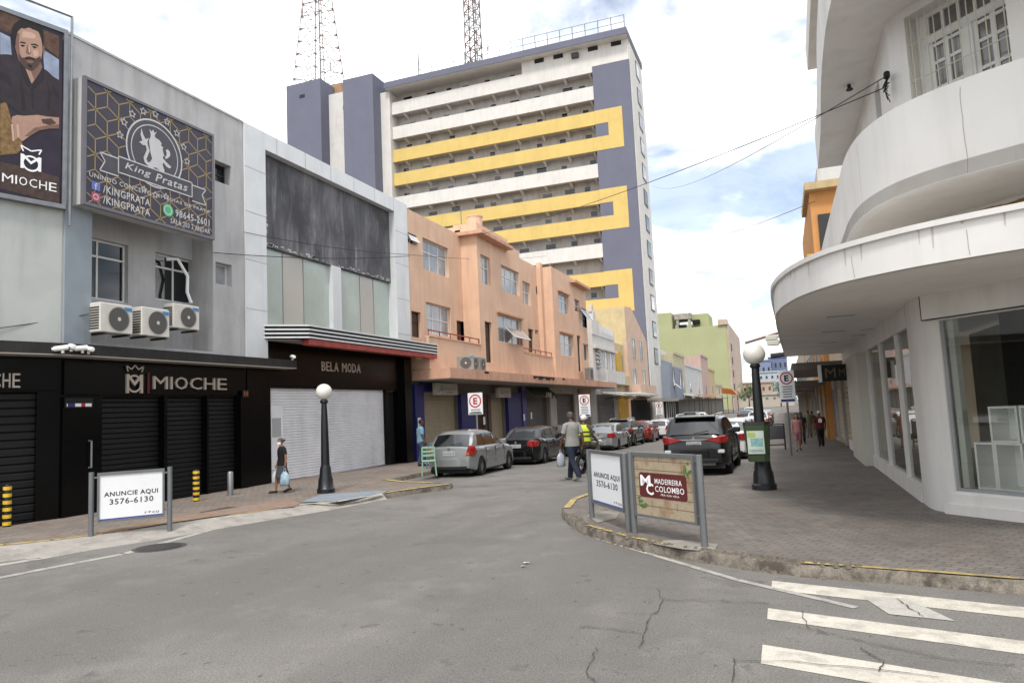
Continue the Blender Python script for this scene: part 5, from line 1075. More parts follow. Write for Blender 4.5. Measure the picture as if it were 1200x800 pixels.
# barred casement window
def barred():
    u0, u1, v0, v1 = win; d = -.3; m = MATS['white frame']
    fo = MB(); w = .07
    fo.fbox(FC, u0+.003, u0+.2, v0, v1, d, d+.05); fo.fbox(FC, u1-w, u1-.003, v0, v1, d, d+.05); vt = v0+1.12
    fo.fbox(FC, u0+.2, u1-w, vt, vt+.12, d, d+.06); fo.fbox(FC, u0+.2, u1-w, v1-w, v1, d, d+.05); um = (u0+.2+u1-w)/2
    fo.fbox(FC, um-.07, um+.07, v0, vt, d, d+.07); o = fo.build('window', m, cb)
    s = MB()
    for a0, a1 in ((u0+.2, um-.07), (um+.07, u1-w)):
        s.fbox(FC, a0, a0+.06, v0, vt, d+.0, d+.04); s.fbox(FC, a1-.06, a1, v0, vt, d, d+.04); s.fbox(FC, (a0+a1)/2-.03, (a0+a1)/2+.03, v0, vt, d+.003, d+.043)
        for v in (v0+.03, v0+.36, v0+.78, vt-.05): s.fbox(FC, a0+.06, a1-.06, v-.025, v+.025, d+.005, d+.036)
    n = 5
    for k in range(n+1): u = u0+.2+(u1-w-u0-.2)*k/n; s.fbox(FC, u-.025, u+.025, vt+.12, v1-w, d+.004, d+.04)
    s.build('sash', m, o)
    g = MB(); g.fbox(FC, u0+.1, u1-.03, v0+.01, v1-.02, d-.04, d+.012); g.build('pane', M('old glass', '#6a6966', .12, .25, 3, spec=.6), o)
    b = MB()
    for k in range(12): u = u0+.06+(u1-u0-.12)*k/11; b.tube([FC.p(u, v0, -.05), FC.p(u, v1, -.05)], .009, 5)
    for v in (v0+.55, v0+1.15): b.tube([FC.p(u0, v, -.05), FC.p(u1, v, -.05)], .009, 5)
    b.build('window_bars', M('bar cream', '#c9c2ae', .5, .05), o)
barred()
for s_ in slits: window(cb, FR, *s_, depth=.22, nx=1, rows=(.5,), gm=MATS['old glass'])
# crack stain in the shaded strip under the balcony, made as a thin rusty seam
a = MB(); rnd = random.Random(2); n = 44
for k in range(n):
    u0, u1 = .02+k*.11, .02+(k+1)*.11; w = rnd.uniform(.02, .04)+(.02 if k > 6 else 0); z = 4.61-rnd.uniform(0, .02)
    a.fbox(FC, u0, u1-.001, z-w, z, .002, .006)
a.build('rust_seam', M('rust seam', '#a0793c', .9, .3, 6), cb)
# shop at street level: chamfer window
ws = (.20, 5.2, .47, 3.08)
a = MB(); wall(a, FC, 0, 6, .3, 3.5, [ws], .06); a.fbox(FC, -.02, 6, 3.1, 3.495, .002, .1); a.build('window_surround', MATS['white gloss'], cb)
a = MB(); a.fbox(FC, .06, 6, .1, .275, .002, .10); a.build('step', MATS['white gloss'], cb); a = MB(); a.fbox(FC, .14, 6, .276, .425, .002, .05); a.build('step', MATS['white gloss'], cb)
a = MB(); a.fbox(FC, .0, 6, 3.098, 3.115, .06, .103); a.fbox(FC, -.015, -.001, 3.1, 3.49, .0, .103); a.build('header_seam', MATS['dark frame'], cb)
GC = glass('shop glass clear', (.92, .94, .92), .13)
a = MB(); a.frect(FC, ws[0], ws[1], ws[2], ws[3], -.05); a.build('shop_window', GC, cb)
a = MB(); a.fbox(FC, ws[0]+.001, ws[0]+.05, ws[2], ws[3], -.09, -.03); a.fbox(FC, ws[0]+.05, ws[1], ws[2], ws[2]+.05, -.09, -.03); a.build('window_frame', MATS['grey frame'], cb)
# rounded column
a = MB(); col = smooth([(2.75, 12.20), (2.45, 12.55), (2.16, 12.88), (2.07, 13.15), (2.06, 13.55), (2.12, 13.95), (2.4, 14.0)]); a.prism(col[::-1], .1, 3.499); a.prism([p for p in offs(col, .02)][::-1], .1, .2)
a = MB(); a.prism([tuple(FC.p(.2, 0, .005))[:2], tuple(FC.p(0.04, 0, .012))[:2], (2.09, 13.12), (2.055, 13.35), (2.06, 13.9), (2.35, 13.95), (2.6, 13.2)][::-1], .09, 3.497); a.build('corner_column', MATS['white gloss'], cb, smooth=50)
# interior
a = MB(); fl_ = [tuple(FC.p(u, 0, d))[:2] for u, d in ((.2, -.1), (6, -.1), (6, -4), (.2, -4))]; a.prism([fl_[0], fl_[1], fl_[2], fl_[3]], .46, .5); a.build('shop_floor', M('tile pale', '#b9bab4', .35, .05, 2), cb)
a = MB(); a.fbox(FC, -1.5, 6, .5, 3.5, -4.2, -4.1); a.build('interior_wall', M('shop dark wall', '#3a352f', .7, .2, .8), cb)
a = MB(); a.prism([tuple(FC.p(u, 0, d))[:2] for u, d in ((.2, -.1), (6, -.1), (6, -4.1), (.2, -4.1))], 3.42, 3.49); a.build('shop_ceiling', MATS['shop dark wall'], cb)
a = MB(); a.fbox(FC, ws[0]+.06, ws[0]+.16, .5, 3.4, -.22, -.1); a.build('display_panel', M('display white', '#c6c8bd', .5, .05), cb)
sh_ = thing('shelf_unit', 'white open cube shelves standing in the corner shop window', 'shelf', FC.p(.3, .5, -.4), world=True)
def cube_(u0, u1, v0, v1, d0=-.62, d1=-.2):
    a = MB(); t = .03
    a.fbox(FC, u0, u1, v0, v0+t, d0, d1); a.fbox(FC, u0, u1, v1-t, v1, d0, d1); a.fbox(FC, u0, u0+t, v0+t, v1-t, d0, d1); a.fbox(FC, u1-t, u1, v0+t, v1-t, d0, d1); a.fbox(FC, u0+t, u1-t, v0+t, v1-t, d0, d0+.02); a.build('cube', M('shelf white', '#f2f2ee', .45, .03), sh_)
cube_(.42, .72, .503, 1.2); cube_(.723, 1.12, .503, 1.2); cube_(.69, 1.10, 1.203, 1.73); cube_(1.17, 1.6, .503, 1.2); cube_(1.13, 1.58, 1.203, 1.73)
a = MB(); a.fbox(FC, .5, 1.2, .51, 1.1, -2.0, -1.6); a.fbox(FC, 1.4, 2.4, .51, 1.3, -2.4, -1.4); a2_ = 0; tag(a.build('display_counter', M('counter brown', '#3d2f27', .5, .2), org=FC.p(1, .5, -2)), 'dark low display counter behind the white shelves in the corner shop', 'counter')
# fine joints and hairline cracks on the white render
a = MB()
for k, (za, zb_) in enumerate(((4.67, 5.84), (4.67, 5.84), (4.67, 5.84), (3.52, 3.92), (3.52, 3.92), (3.52, 3.92))):
    path = balc if k < 3 else cano; i_ = (10, 18, 26)[k % 3]; p, q = path[i_], path[i_+1]; dx, dy = q[0]-p[0], q[1]-p[1]; l = math.hypot(dx, dy); Fj = Frame((p[0], p[1], 0), (-dx/l, -dy/l, 0)); rnd_ = random.Random(k); z = za; x_ = 0
    while z < zb_-.1: x2 = x_+rnd_.uniform(-.015, .015); a.fpoly(Fj, [(x_-.003, z), (x_+.003, z), (x2+.003, z+.1), (x2-.003, z+.1)], .004); z += .1; x_ = x2
a.build('hairline_cracks', M('hairline', '#9a948b', .9), cb)
rnd_ = random.Random(3); pth = offs(cano, .056)
for i_ in range(8, len(pth)-3, 1):
    p, q = pth[i_], pth[i_+1]; dx, dy = q[0]-p[0], q[1]-p[1]; l = math.hypot(dx, dy); Fj = Frame((p[0], p[1], 0), (-dx/l, -dy/l, 0))
    if rnd_.random() < .5: a = MB(); h_ = rnd_.uniform(.03, .25); w_ = rnd_.uniform(.01, .04); u_ = -rnd_.random()*l; a.fpoly(Fj, [(u_, 3.932-h_), (u_+w_*.4, 3.932-h_), (u_+w_, 3.93), (u_-w_*.3, 3.93)], -.052); a.build('rain_stain', M('rain stain', '#bdb7ae', .9, .1), cb)
# street front panes
def upx(x, y): return PF(FR, x, y)
bnd = [-13.96, -15.0, -15.6, -17.0, -18.0, -20.2, -21.4]
a = MB(); 
a.fbox(FR, -28.3, -13.96, .1, .42, -.2, .03); a.fbox(FR, -28.3, -13.96, 3.1, 3.498, -.2, .02); a.build('street_front', MATS['white gloss'], cb)
for u0, u1 in ((-15.6, -15.38), (-18.1, -17.8), (-20.9, -20.2)): a = MB(); a.fbox(FR, u0, u1, .421, 3.099, -.08, .0); a.build('front_post', MATS['white gloss'], cb)
GS = glass('street glass', (.55, .62, .58), .5)
for u0, u1 in ((-15.37, -13.97), (-17.79, -15.61), (-20.19, -18.11)): a = MB(); a.frect(FR, u0, u1, .421, 3.099, -.05); a.build('shop_window', GS, cb)
a = MB(); a.fbox(FR, -21.4, -14.0, .5, 3.4, -2.6, -2.5); a.build('interior_wall', M('interior grey', '#8b8880', .8, .2, .6), cb)
a = MB(); a.fbox(FR, -24.4, -20.91, .13, 3.09, -.1, .22); a.build('white_panel', M('panel cream', '#b9b8ac', .6, .04), cb)
a = MB(); a.fbox(FR, -28.3, -24.41, .1, 3.4, -.4, -.3); a.build('shutter', M('shutter beige', '#a59a84', .6, .1, 3), cb)
for x, y in ((1022, 385), (1010, 392), (985, 370), (976, 388), (970, 401)):
    p = G(x, y, 3.498); a = MB(); a.box(p.x-.25, p.x+.25, p.y-.04, p.y+.04, 3.485, 3.4985); a.build('soffit_slot', MATS['grey frame'], cb)
# signs and things under the canopy, farther along
p = upx(1004, 435)
sg = thing('hanging_sign', 'long black shop sign with pale M hanging across the pavement front on the right', 'sign', (XR-.3, 24.5, 2.3), world=True)
FS2 = Frame((1.35, 24.4, 2.45), (1, 0, 0)); a = MB(); a.fbox(FS2, -.2, 1.6, 0, .5, -.15, 0); a.build('panel', MATS['black'], sg); a = MB(); a.fbox(FS2, -.3, -.203, -.02, .52, -.2, .02); a.build('end_cap', MATS['white frame'], sg)
a = MB(); ftext(a, FS2, 'M', -.1, .2, .1, .4, .004); ftext(a, FS2, 'MODAS', .3, 1.2, .14, .36, .004); a.build('sign_lettering', M('sign bronze', '#6d5a38', .5), sg)
# following shops on the right
def rshop(label, y0, y1, zt, X, mat, cz, cx, cmat):
    t = thing('shop_building', label, 'building', (X, y0, -.5), world=True); F = Frame((X, 0, 0), (0, -1, 0))
    a = MB(); a.box(X, X+9, y0+.02, y1-.02, -1, zt); a.build('wall', mat, t)
    a = MB(); a.box(cx, X-.002, y0+.05, y1-.05, cz, cz+.25); a.build('canopy', cmat, t)
    n = max(2, int((y1-y0)/4))
    for k in range(n): u = -(y0+(y1-y0)*(k+.5)/n); shutter(t, F, u-1.4, u+1.4, gz(y0)+.13, 2.4+gz(y0), .03, MATS[('shutter beige', 'shutter cream', 'shutter grey')[k % 3]], .2)
    for k in range(n):
        u = -(y0+(y1-y0)*(k)/n)-.3; a = MB(); a.fbox(F, u-.25, u+.05, gz(y0), 2.7, .002, .12); a.build('pilaster', M('pilaster ochre', '#a87c35', .7, .15, 3) if k == 0 else MATS['shop white'], t)
    for k in range(n): u = -(y0+(y1-y0)*(k+.5)/n); fwin(t, F, u-.9, u+.9, cz+1.4, cz+3.0)
    return t
M('canopy drab', '#77706a', .85, .15, 1.5, streak=.3)
r1 = rshop('mustard pilastered shop next to the white corner building', 28.4, 41, 6.2, 2.35, MATS['house beige'], 3.0, .35, MATS['canopy drab'])
r2 = rshop('tall orange building beyond the corner building, its side wall showing above the canopy', 41.1, 56, 13.2, 2.1, M('orange strong', '#c28a52', .8, .07, 1, streak=.2), 2.6, .2, MATS['canopy drab'])
r3 = rshop('low grey shop row on the right past the orange building', 56.1, 78, 7.5, 2.3, MATS['far cream'], 2.4, .2, MATS['canopy drab'])
r4 = rshop('row of pale shops at the far right end of the pavement', 78.1, 130, 7.5, 2.2, MATS['house beige'], 2.3, .3, MATS['canopy drab'])
oY = 36.0; pa = PY(952, 225, oY); pb = PY(978, 222, oY); pc_ = PY(956, 300, oY)
ob = thing('apartment_building', 'slim orange upper storey jutting out behind the balcony of the white corner building', 'building', (pc_.x, oY, 6.3), world=True)
a = MB(); a.box(pc_.x-.05, 6, oY, oY+5, 6.25, pa.z); a.build('wall', MATS['orange strong'], ob)
a = MB(); a.box(pa.x-.35, 6, oY-.5, oY+5, pa.z+.002, pa.z+.35); a.build('cornice', MATS['house ochre'], ob)
a = MB(); t_ = PY(960, 200, oY+1); a.box(pa.x+.3, 6, oY+.5, oY+4, pa.z+.352, t_.z); a.build('roof_room', MATS['house white'], ob)
a = MB(); w0, w1 = PY(962, 295, oY), PY(974, 250, oY); a.box(w0.x, w1.x, oY-.1, oY-.002, w0.z-.6, w1.z); a.build('window', MATS['dark frame'], ob)
a = MB(); w0, w1 = PY(946, 309, oY), PY(960, 298, oY); a.box(w0.x, w1.x, oY-.4, oY-.003, w0.z-.3, w1.z); a.build('balcony', MATS['yellow strong'], ob)
bm = thing('awning_beam', 'long dark thin awning edge crossing below the far end of the white canopy', 'awning', (0, 29, 3.2), world=True)
a = MB(); pA, pB = PY(903, 417, 29.2), PY(1003, 404, 29.2); a.tube([(pA.x, 29.2, pA.z), (pB.x, 29.2, pB.z)], .09, 6); a.build('beam', MATS['dark frame'], bm)
a = MB(); a.box(pB.x-.3, pB.x+.9, 29.0, 29.3, pB.z-.32, pB.z+.1); a.build('housing', M('housing green', '#2c302e', .6), bm)
a = MB(); pA, pB = PY(873, 402, 29.5), PY(912, 390, 29.5); a.tube([tuple(pA), tuple(pB)], .05, 6); tag(a.build('wall_bracket', MATS['mast red'], org=pA), 'thin rusty bar sticking out over the street from the right hand canopy', 'bracket')
for (x0, y0, x1, y1, l) in ((904, 395, 915, 393, 'upper short white floodlight arm at the tip of the right canopy'), (906, 401, 917, 400, 'lower short white floodlight arm at the tip of the right canopy')):
    pA, pB = PY(x0, y0, 24), PY(x1+2, y1, 24); t = thing('floodlight', l, 'lamp', pA, 0); a = MB(); d = pB-pA; a.tube([(0, 0, 0), tuple(d)], .05, 6); a.build('arm', MATS['ac white'], t); a = MB(); a.rbox(-.18, .18, -.1, .1, -.1, .06, .02); a.build('lamp_head', MATS['ac white'], t)
# ------------------------------------------------------------------ vehicles
def carpaint(name, col, metal=.3, rough=.32): return M(name, col, rough, .05, 1.2, metal=metal, coat=.7, spec=.5)
TY_ = M('tyre', '#141414', .85, .15, 12); M('rim silver', '#8f9194', .3, .1, metal=.8); M('plastic black', '#171717', .6, .1); M('car glass', '#0c0f10', .03, .3, 1.5, spec=1.0, coat=.6); M('lamp red', '#8e1414', .2, .15, 9, spec=.7, coat=.6); M('lamp clear', '#b9babc', .15, .15, 9, spec=.7); M('lamp amber', '#b5651f', .2, .1); M('plate', '#aaaca9', .4, .05)
def lerp(L, x):
    if x <= L[0][0]: return L[0][1]
    for (a, va), (b, vb) in zip(L, L[1:]):
        if x <= b: return va+(vb-va)*(x-a)/(b-a)
    return L[-1][1]
def car(name, label, S, loc, rz, paint, group='cars parked along the street', plate=None, cat='car'):
    t = thing(name, label, cat, loc, rz, group)
    Ln, W, zb, deck, roof, rw, wb, wr, belt = S['L'], S['W'], S['zb'], S['deck'], S['roof'], S['rear'], S['wb'], S['wr'], S['belt']
    xr_, xf_ = -Ln/2+rw, -Ln/2+rw+wb; hw = W/2
    def plan(x):
        e = Ln/2-abs(x); c = S.get('corner', .55)
        k = 1.0 if e > c else 1-(.20 if x < 0 else .26)*(1-e/c)**2.2
        return hw*k
    xs = sorted({round(-Ln/2+Ln*k/60, 4) for k in range(61)} | {-Ln/2+.02, -Ln/2+.06, Ln/2-.02, Ln/2-.06} | {d[0] for d in deck})
    ar = wr*1.16
    def bot(x):
        z = zb+.10*max(0, (abs(x)-Ln/2+.35)/.35)
        for c in (xr_, xf_):
            if abs(x-c) < ar: z = max(z, wr*1.02+math.sqrt(ar*ar-(x-c)**2)-.02)
        return z
    b = MB(); rs = []
    for x in xs:
        w = plan(x); zd = lerp(deck, x); z0 = min(bot(x), zd-.08); cr_ = S.get('crown', .05)
        wl = [(w*.95, z0), (w*.99, z0+.04), (w, z0+(zd-z0)*.45), (w*.995, z0+(zd-z0)*.7), (w*.965, zd-.05), (w*.92, zd), (w*.6, zd+cr_*.7), (0, zd+cr_)]
        rs.append([(x, y, z) for y, z in wl]+[(x, -y, z) for y, z in wl[-2::-1]])
    b.rings(rs, True, True, closed=False)
    # greenhouse
    def rz_(x): return lerp(roof, x)
    gx = sorted({r[0] for r in roof} | {roof[0][0]+(roof[-1][0]-roof[0][0])*k/26 for k in range(27)})
    tum = S.get('tumble', .30)
    def ysec(x, z):
        h = max(0, z-belt); return plan(x)*.925-tum*h*(.75+.5*h/.6)*.8
    def ring(x):
        z = max(rz_(x), belt+.005); zz = belt-.06; wt = ysec(x, z)
        pts = [(ysec(x, belt)+.008, zz), (ysec(x, belt), belt), (ysec(x, belt+(z-belt)*.5), belt+(z-belt)*.5), (ysec(x, z-.05*min(1, (z-belt)/.2)), z-.05*min(1, (z-belt)/.2)), (wt-.05, z-.005), (wt*.6, z+.018), (0, z+.028)]
        return [(x, y, q) for y, q in pts]+[(x, -y, q) for y, q in pts[-2::-1]]
    b.rings([ring(x) for x in gx], True, True, closed=False)
    body = b.build('body', paint, t, smooth=32)
    # under body
    a = MB(); a.box(-Ln/2+.12, Ln/2-.15, -hw*.86, hw*.86, zb-.06, zb+.35); a.build('underbody', MATS['plastic black'], t)
    # wheels
    for xw in (xr_, xf_):
        for sgn in (1, -1):
            yo = sgn*(hw-.10); w2 = .1
            tr = MB(); n = 26
            prof = [(wr*.62, -w2), (wr*.93, -w2), (wr, -w2*.6), (wr, w2*.6), (wr*.93, w2), (wr*.62, w2)]
            tr.rings([[(xw+r*math.cos(2*PI*k/n), yo+d, wr+r*math.sin(2*PI*k/n)) for k in range(n)] for r, d in prof], False, False); wh_ = tr.build('wheel', TY_, t, smooth=40)
            rm = MB(); d0 = yo+sgn*(w2*.55); F = Frame((xw, d0, wr), (-sgn, 0, 0)); rm_d = MB(); rm_d.fdisc(F, 0, 0, wr*.63, -.02, 26); rm_d.build('wheel_disc', MATS['plastic black'], wh_)
            ns = S.get('spokes', 8)
            for k in range(ns):
                an = 2*PI*k/ns; c, s_ = math.cos(an), math.sin(an); q = wr*.6; ww = wr*.075
                rm.fpoly(F, [(c*wr*.1-s_*ww, s_*wr*.1+c*ww), (c*wr*.1+s_*ww, s_*wr*.1-c*ww), (c*q+s_*ww*1.2, s_*q-c*ww*1.2), (c*q-s_*ww*1.2, s_*q+c*ww*1.2)], .02)
            rm.fring(F, 0, 0, wr*.54, wr*.66, .022, 26); rm.fdisc(F, 0, 0, wr*.16, .026, 14); rm.build('rim', MATS['rim silver'], wh_)
    # glass
    off = .008
    def sidepoly(pts, sgn, nm='side_window'):
        g = MB(); F = []
        P = []
        for (x0, z0), (x1, z1) in zip(pts, pts[1:]+pts[:1]):
            for k in range(3): P.append((x0+(x1-x0)*k/3, z0+(z1-z0)*k/3))
        V = [(x, sgn*(ysec(x, z)+off), z) for x, z in P]; cx = sum(p[0] for p in P)/len(P); cz = sum(p[1] for p in P)/len(P)
        V.append((cx, sgn*(ysec(cx, cz)+off), cz)); n = len(P)
        g.add(V, [(i, (i+1) % n, n) if sgn < 0 else ((i+1) % n, i, n) for i in range(n)]); g.build(nm, MATS['car glass'], t, smooth=60)
    for sgn in (1, -1):
        for w_ in S['windows']: sidepoly(w_, sgn)
        bl = MB()
        for x, z0, z1 in S.get('pillars', ()):
            bl.add([(x-.04, sgn*(ysec(x, z0)+.012), z0), (x+.04, sgn*(ysec(x, z0)+.012), z0), (x+.03, sgn*(ysec(x, z1)+.012), z1), (x-.05, sgn*(ysec(x, z1)+.012), z1)], [(0, 1, 2, 3)])
        if bl.v: bl.build('pillar_trim', MATS['plastic black'], t)
        # door lines, handle, mirror, sill
        for x in S['doors']:
            dl = MB(); zt = belt-.04; dl.fbox(Frame((0, sgn*plan(x), 0), (1, 0, 0)), x-.004, x+.004, zb+.18, zt, -.02, .004)
            dl.build('door_seam', MATS['plastic black'], t)
        hd = MB()
        for x in S['handles']: hd.rbox(x-.09, x+.09, sgn*(plan(x)*.99)-.02, sgn*(plan(x)*.99)+.03, belt-.16, belt-.12, .01)
        hd.build('door_handle', paint, t)
        mi = MB(); xm = S['mirror']; mi.rbox(xm-.06, xm+.07, sgn*(hw*.9) - .02 if sgn > 0 else -hw*.9-.2, sgn*(hw*.9)+.2 if sgn > 0 else -hw*.9+.02, belt-.01, belt+.15, .03); mi.build('mirror', S.get('mirrormat') or paint, t, smooth=40)
        st = MB(); st.fbox(Frame((0, sgn*hw*.995, 0), (1, 0, 0)), xr_+ar+.05, xf_-ar-.05, S.get('trimz', zb+.22), S.get('trimz', zb+.22)+.06, -.015, .015); st.build('side_trim', MATS['plastic black'] if S.get('blacktrim') else paint, t)
    def quadglass(nm, xa, za, xb, zb_, k0, k1, mat='car glass', lift=.012, dark_border=0):
        ya_, yb_ = ysec(xa, za)*k0, ysec(xb, zb_)*k1; dx, dz = xb-xa, zb_-za; l = math.hypot(dx, dz); nx, nz = (-dz/l, dx/l); s_ = 1 if xa < xb else -1; nx, nz = nx*s_, nz*s_
        g = MB(); rows = []
        for k in range(5):
            f = k/4; x, z, y = xa+dx*f, za+dz*f, ya_+(yb_-ya_)*f; rows.append([(x+nx*lift, y*j, z+nz*lift+.026*(1-j*j)*(.3+.7*f)) for j in (-1, -.5, 0, .5, 1)])
        g.rings(rs := [list(r) for r in rows], False, False, closed=False); return g.build(nm, MATS[mat], t, smooth=60)
    (xa, za), (xb, zb2) = S['rearglass']; quadglass('rear_window', xa, za, xb, zb2, .90, .88)
    (xa, za), (xb, zb2) = S['windshield']; quadglass('windscreen', xa, za, xb, zb2, .93, .90)
    # rear lamps, bumper, plate
    R = -Ln/2
    for sgn in (1, -1):
        for (x0, x1, y0, y1, z0, z1, mt) in S['lamps']:
            a = MB()
            if isinstance(z0, list):
                xr2 = lambda y: .30*max(0, (abs(y)/hw-.70)/.3)**2.2
                ys_ = [q[0] for q in z0]; ya_, yb_ = min(ys_), max(ys_); sec = []
                for q in range(13):
                    y = ya_+(yb_-ya_)*min(.998, max(.002, q/12)); hit = []
                    for (p0, v0), (p1, v1) in zip(z0, z0[1:]+z0[:1]):
                        if (p0-y)*(p1-y) <= 0 and p0 != p1: hit.append(v0+(v1-v0)*(y-p0)/(p1-p0))
                    lo, hi = min(hit), max(hit); xx = x0+xr2(y); sec.append([(xx-.012+.02*(1 if q in (0, 12) else 0), sgn*y, lo+(hi-lo)*.08), (xx-.012+.02*(1 if q in (0, 12) else 0), sgn*y, hi-(hi-lo)*.08), (xx+.02, sgn*y, hi), (xx+.12, sgn*y*.96, hi), (xx+.12, sgn*y*.96, lo), (xx+.02, sgn*y, lo)])
                a.rings(sec, True, True)
            else: a.rbox(x0, x1, min(sgn*y0, sgn*y1), max(sgn*y0, sgn*y1), z0, z1, .02)
            a.build('tail_lamp' if mt == 'lamp red' else 'lamp_lens', MATS[mt], t, smooth=40)
        a = MB(); a.rbox(Ln/2-.32, Ln/2-.06, sgn*hw*.62-.16, sgn*hw*.62+.16, S['hl'], S['hl']+.17, .03); a.build('headlight', MATS['lamp clear'], t, smooth=40)
    def bumper(x0, sgn, z0, z1, out, mat, nm):
        a = MB(); path = []
        for k in range(-8, 9):
            y = hw*.93*k/8; e = (abs(k)/8)**3*.32; path.append((x0-sgn*out+sgn*e if sgn > 0 else x0+out-e, y))
        rings = []
        for x, y in path: s2 = 1 if sgn > 0 else -1; rings.append([(x+s2*.10, y, z0), (x, y, z0+.03), (x, y, z1-.03), (x+s2*.05, y, z1), (x+s2*.2, y, z1), (x+s2*.2, y, z0)])
        a.rings(rings, True, True); return a.build(nm, mat, t, smooth=40)
    bumper(R, 1, S['bz'][0], S['bz'][1], .035, paint, 'rear_bumper'); bumper(Ln/2, -1, zb+.03, zb+.34, .03, paint, 'front_bumper')
    a = MB(); a.rbox(R-.05, R+.1, -hw*.72, hw*.72, S['bz'][0]-.04, S['bz'][0]+.06, .015); a.build('bumper_insert', MATS['plastic black'], t)
    if plate:
        FPl = Frame((S['platex'], 0, 0), (0, -1, 0)); z = S['platez']; a = MB(); a.fbox(FPl, -.2, .2, z, z+.13, -.03, .006); pl_ = a.build('number_plate', MATS['plate'], t); a = MB(); ftext(a, FPl, plate, -.17, .17, z+.025, z+.095, .009); a.build('plate_characters', MATS['ink'], pl_)
    for ex in S.get('extra', ()): ex(t, paint, S, hw)
    return t
def wiper(t, paint, S, hw):
    (xa, za), (xb, zb2) = S['rearglass']; a = MB(); a.tube([(xa-.03, 0, za+.03), (xa-.02, -.4, za+.10)], .012, 5); a.build('rear_wiper', MATS['plastic black'], t)
def tailgate(t, paint, S, hw):
    R = -S['L']/2; a = MB(); F = Frame((S['gatex'], 0, 0), (0, -1, 0)); y = hw*.72
    a.fbox(F, -y, y, S['bz'][1]+.015, S['bz'][1]+.03, -.05, .004); a.build('gate_seam', MATS['plastic black'], t)
def emblem(t, paint, S, hw):
    F = Frame((S['platex']-.0, 0, 0), (0, -1, 0)); z = S['platez']+.2; a = MB(); a.fdisc(F, 0, z, .04, .02); a.build('badge', MATS['chrome'], t)
HATCH = dict(L=3.85, W=1.66, zb=.2, rear=.72, wb=2.40, wr=.295, belt=.93, corner=.5, spokes=9,
    deck=[(-1.925, .62), (-1.90, .88), (-1.85, .93), (-1.4, .94), (.72, .93), (1.15, .87), (1.65, .76), (1.88, .66), (1.925, .5)],
    roof=[(-1.80, .93), (-1.50, 1.33), (-1.30, 1.41), (-.65, 1.44), (-.15, 1.41), (.1, 1.34), (.86, .93)], tumble=.40,
    windows=[[(-1.42, .98), (-.92, .97), (-.90, 1.30), (-1.22, 1.31)], [(-.82, .97), (-.12, .96), (-.15, 1.32), (-.80, 1.325)], [(-.04, .96), (.66, .95), (.20, 1.23), (.02, 1.30), (-.07, 1.315)]], doors=(-.87, -.08, .70), handles=(-.72, .06), mirror=.60,
    pillars=[(-.86, .97, 1.32), (-.08, .96, 1.31)], rearglass=((-1.785, .97), (-1.515, 1.31)), windshield=((.83, .96), (.11, 1.33)), hl=.6, bz=(.30, .60), trimz=.5,
    lamps=[(-1.95, 0, 0, 0, [(.58, .68), (.80, .66), (.83, .80), (.80, .98), (.67, .99), (.62, .84)], 0, 'lamp red'), (-1.953, 0, 0, 0, [(.57, .72), (.68, .70), (.70, .76), (.60, .78)], 0, 'lamp amber')], platex=-1.925, platez=.70, gatex=-1.92, extra=(wiper, emblem, tailgate))
SEDAN = dict(L=4.3, W=1.68, zb=.2, rear=.98, wb=2.45, wr=.30, belt=.94, corner=.5, spokes=7,
    deck=[(-2.15, .6), (-2.12, .93), (-2.0, 1.0), (-1.35, 1.01), (-1.1, .96), (1.05, .93), (1.5, .86), (2.0, .74), (2.15, .5)],
    roof=[(-1.55, .99), (-1.02, 1.33), (-.8, 1.395), (-.2, 1.42), (.25, 1.385), (.45, 1.33), (1.2, .93)],
    windows=[[(-1.25, 1.02), (-.95, 1.0), (-.93, 1.27)], [(-.87, .98), (-.06, .97), (-.12, 1.32), (-.80, 1.31)], [(.02, .97), (.98, .96), (.48, 1.26), (.3, 1.31), (-.03, 1.32)]], doors=(-.90, -.02, .95), handles=(-.75, .12), mirror=.93,
    pillars=[(-.02, .96, 1.33)], rearglass=((-1.5, 1.015), (-1.03, 1.315)), windshield=((1.16, .97), (.47, 1.315)), hl=.6, bz=(.28, .58), trimz=.48,
    lamps=[(-2.18, 0, 0, 0, [(.44, .76), (.60, .70), (.80, .70), (.845, .80), (.82, .93), (.62, .95), (.48, .93)], 0, 'lamp red')], platex=-2.15, platez=.68, gatex=-2.14, extra=(emblem, tailgate))
def suvextra(t, paint, S, hw):
    a = MB()
    for s in (1, -1): a.tube([(-1.55, s*.52, 1.6), (-1.3, s*.55, 1.655), (.2, s*.57, 1.66), (.5, s*.56, 1.60)], .022, 6)
    a.build('roof_rail', MATS['chrome'], t)
    a = MB(); a.fbox(Frame((-2.165, 0, 0), (0, -1, 0)), -.46, .46, .975, 1.01, -.06, .03); a.build('chrome_strip', MATS['chrome'], t)
    a = MB(); F = Frame((-2.155, 0, 0), (0, -1, 0))
    for an in (90, 210, 330): c, s = math.cos(math.radians(an)), math.sin(math.radians(an)); a.fpoly(F, [(0, 1.035), (.025*c-.02*s, 1.035+.025*s+.02*c), (.055*c, 1.035+.055*s), (.025*c+.02*s, 1.035+.025*s-.02*c)][::-1], .03)
    a.build('badge', MATS['chrome'], t)
    a = MB(); a.rbox(-1.82, -1.45, -.56, .56, 1.56, 1.61, .02); a.build('spoiler', paint, t)
    a = MB(); a.fbox(Frame((-2.18, 0, 0), (0, -1, 0)), -.55, .55, .30, .42, -.08, .025); a.build('skid_plate', MATS['ac dark'], t)
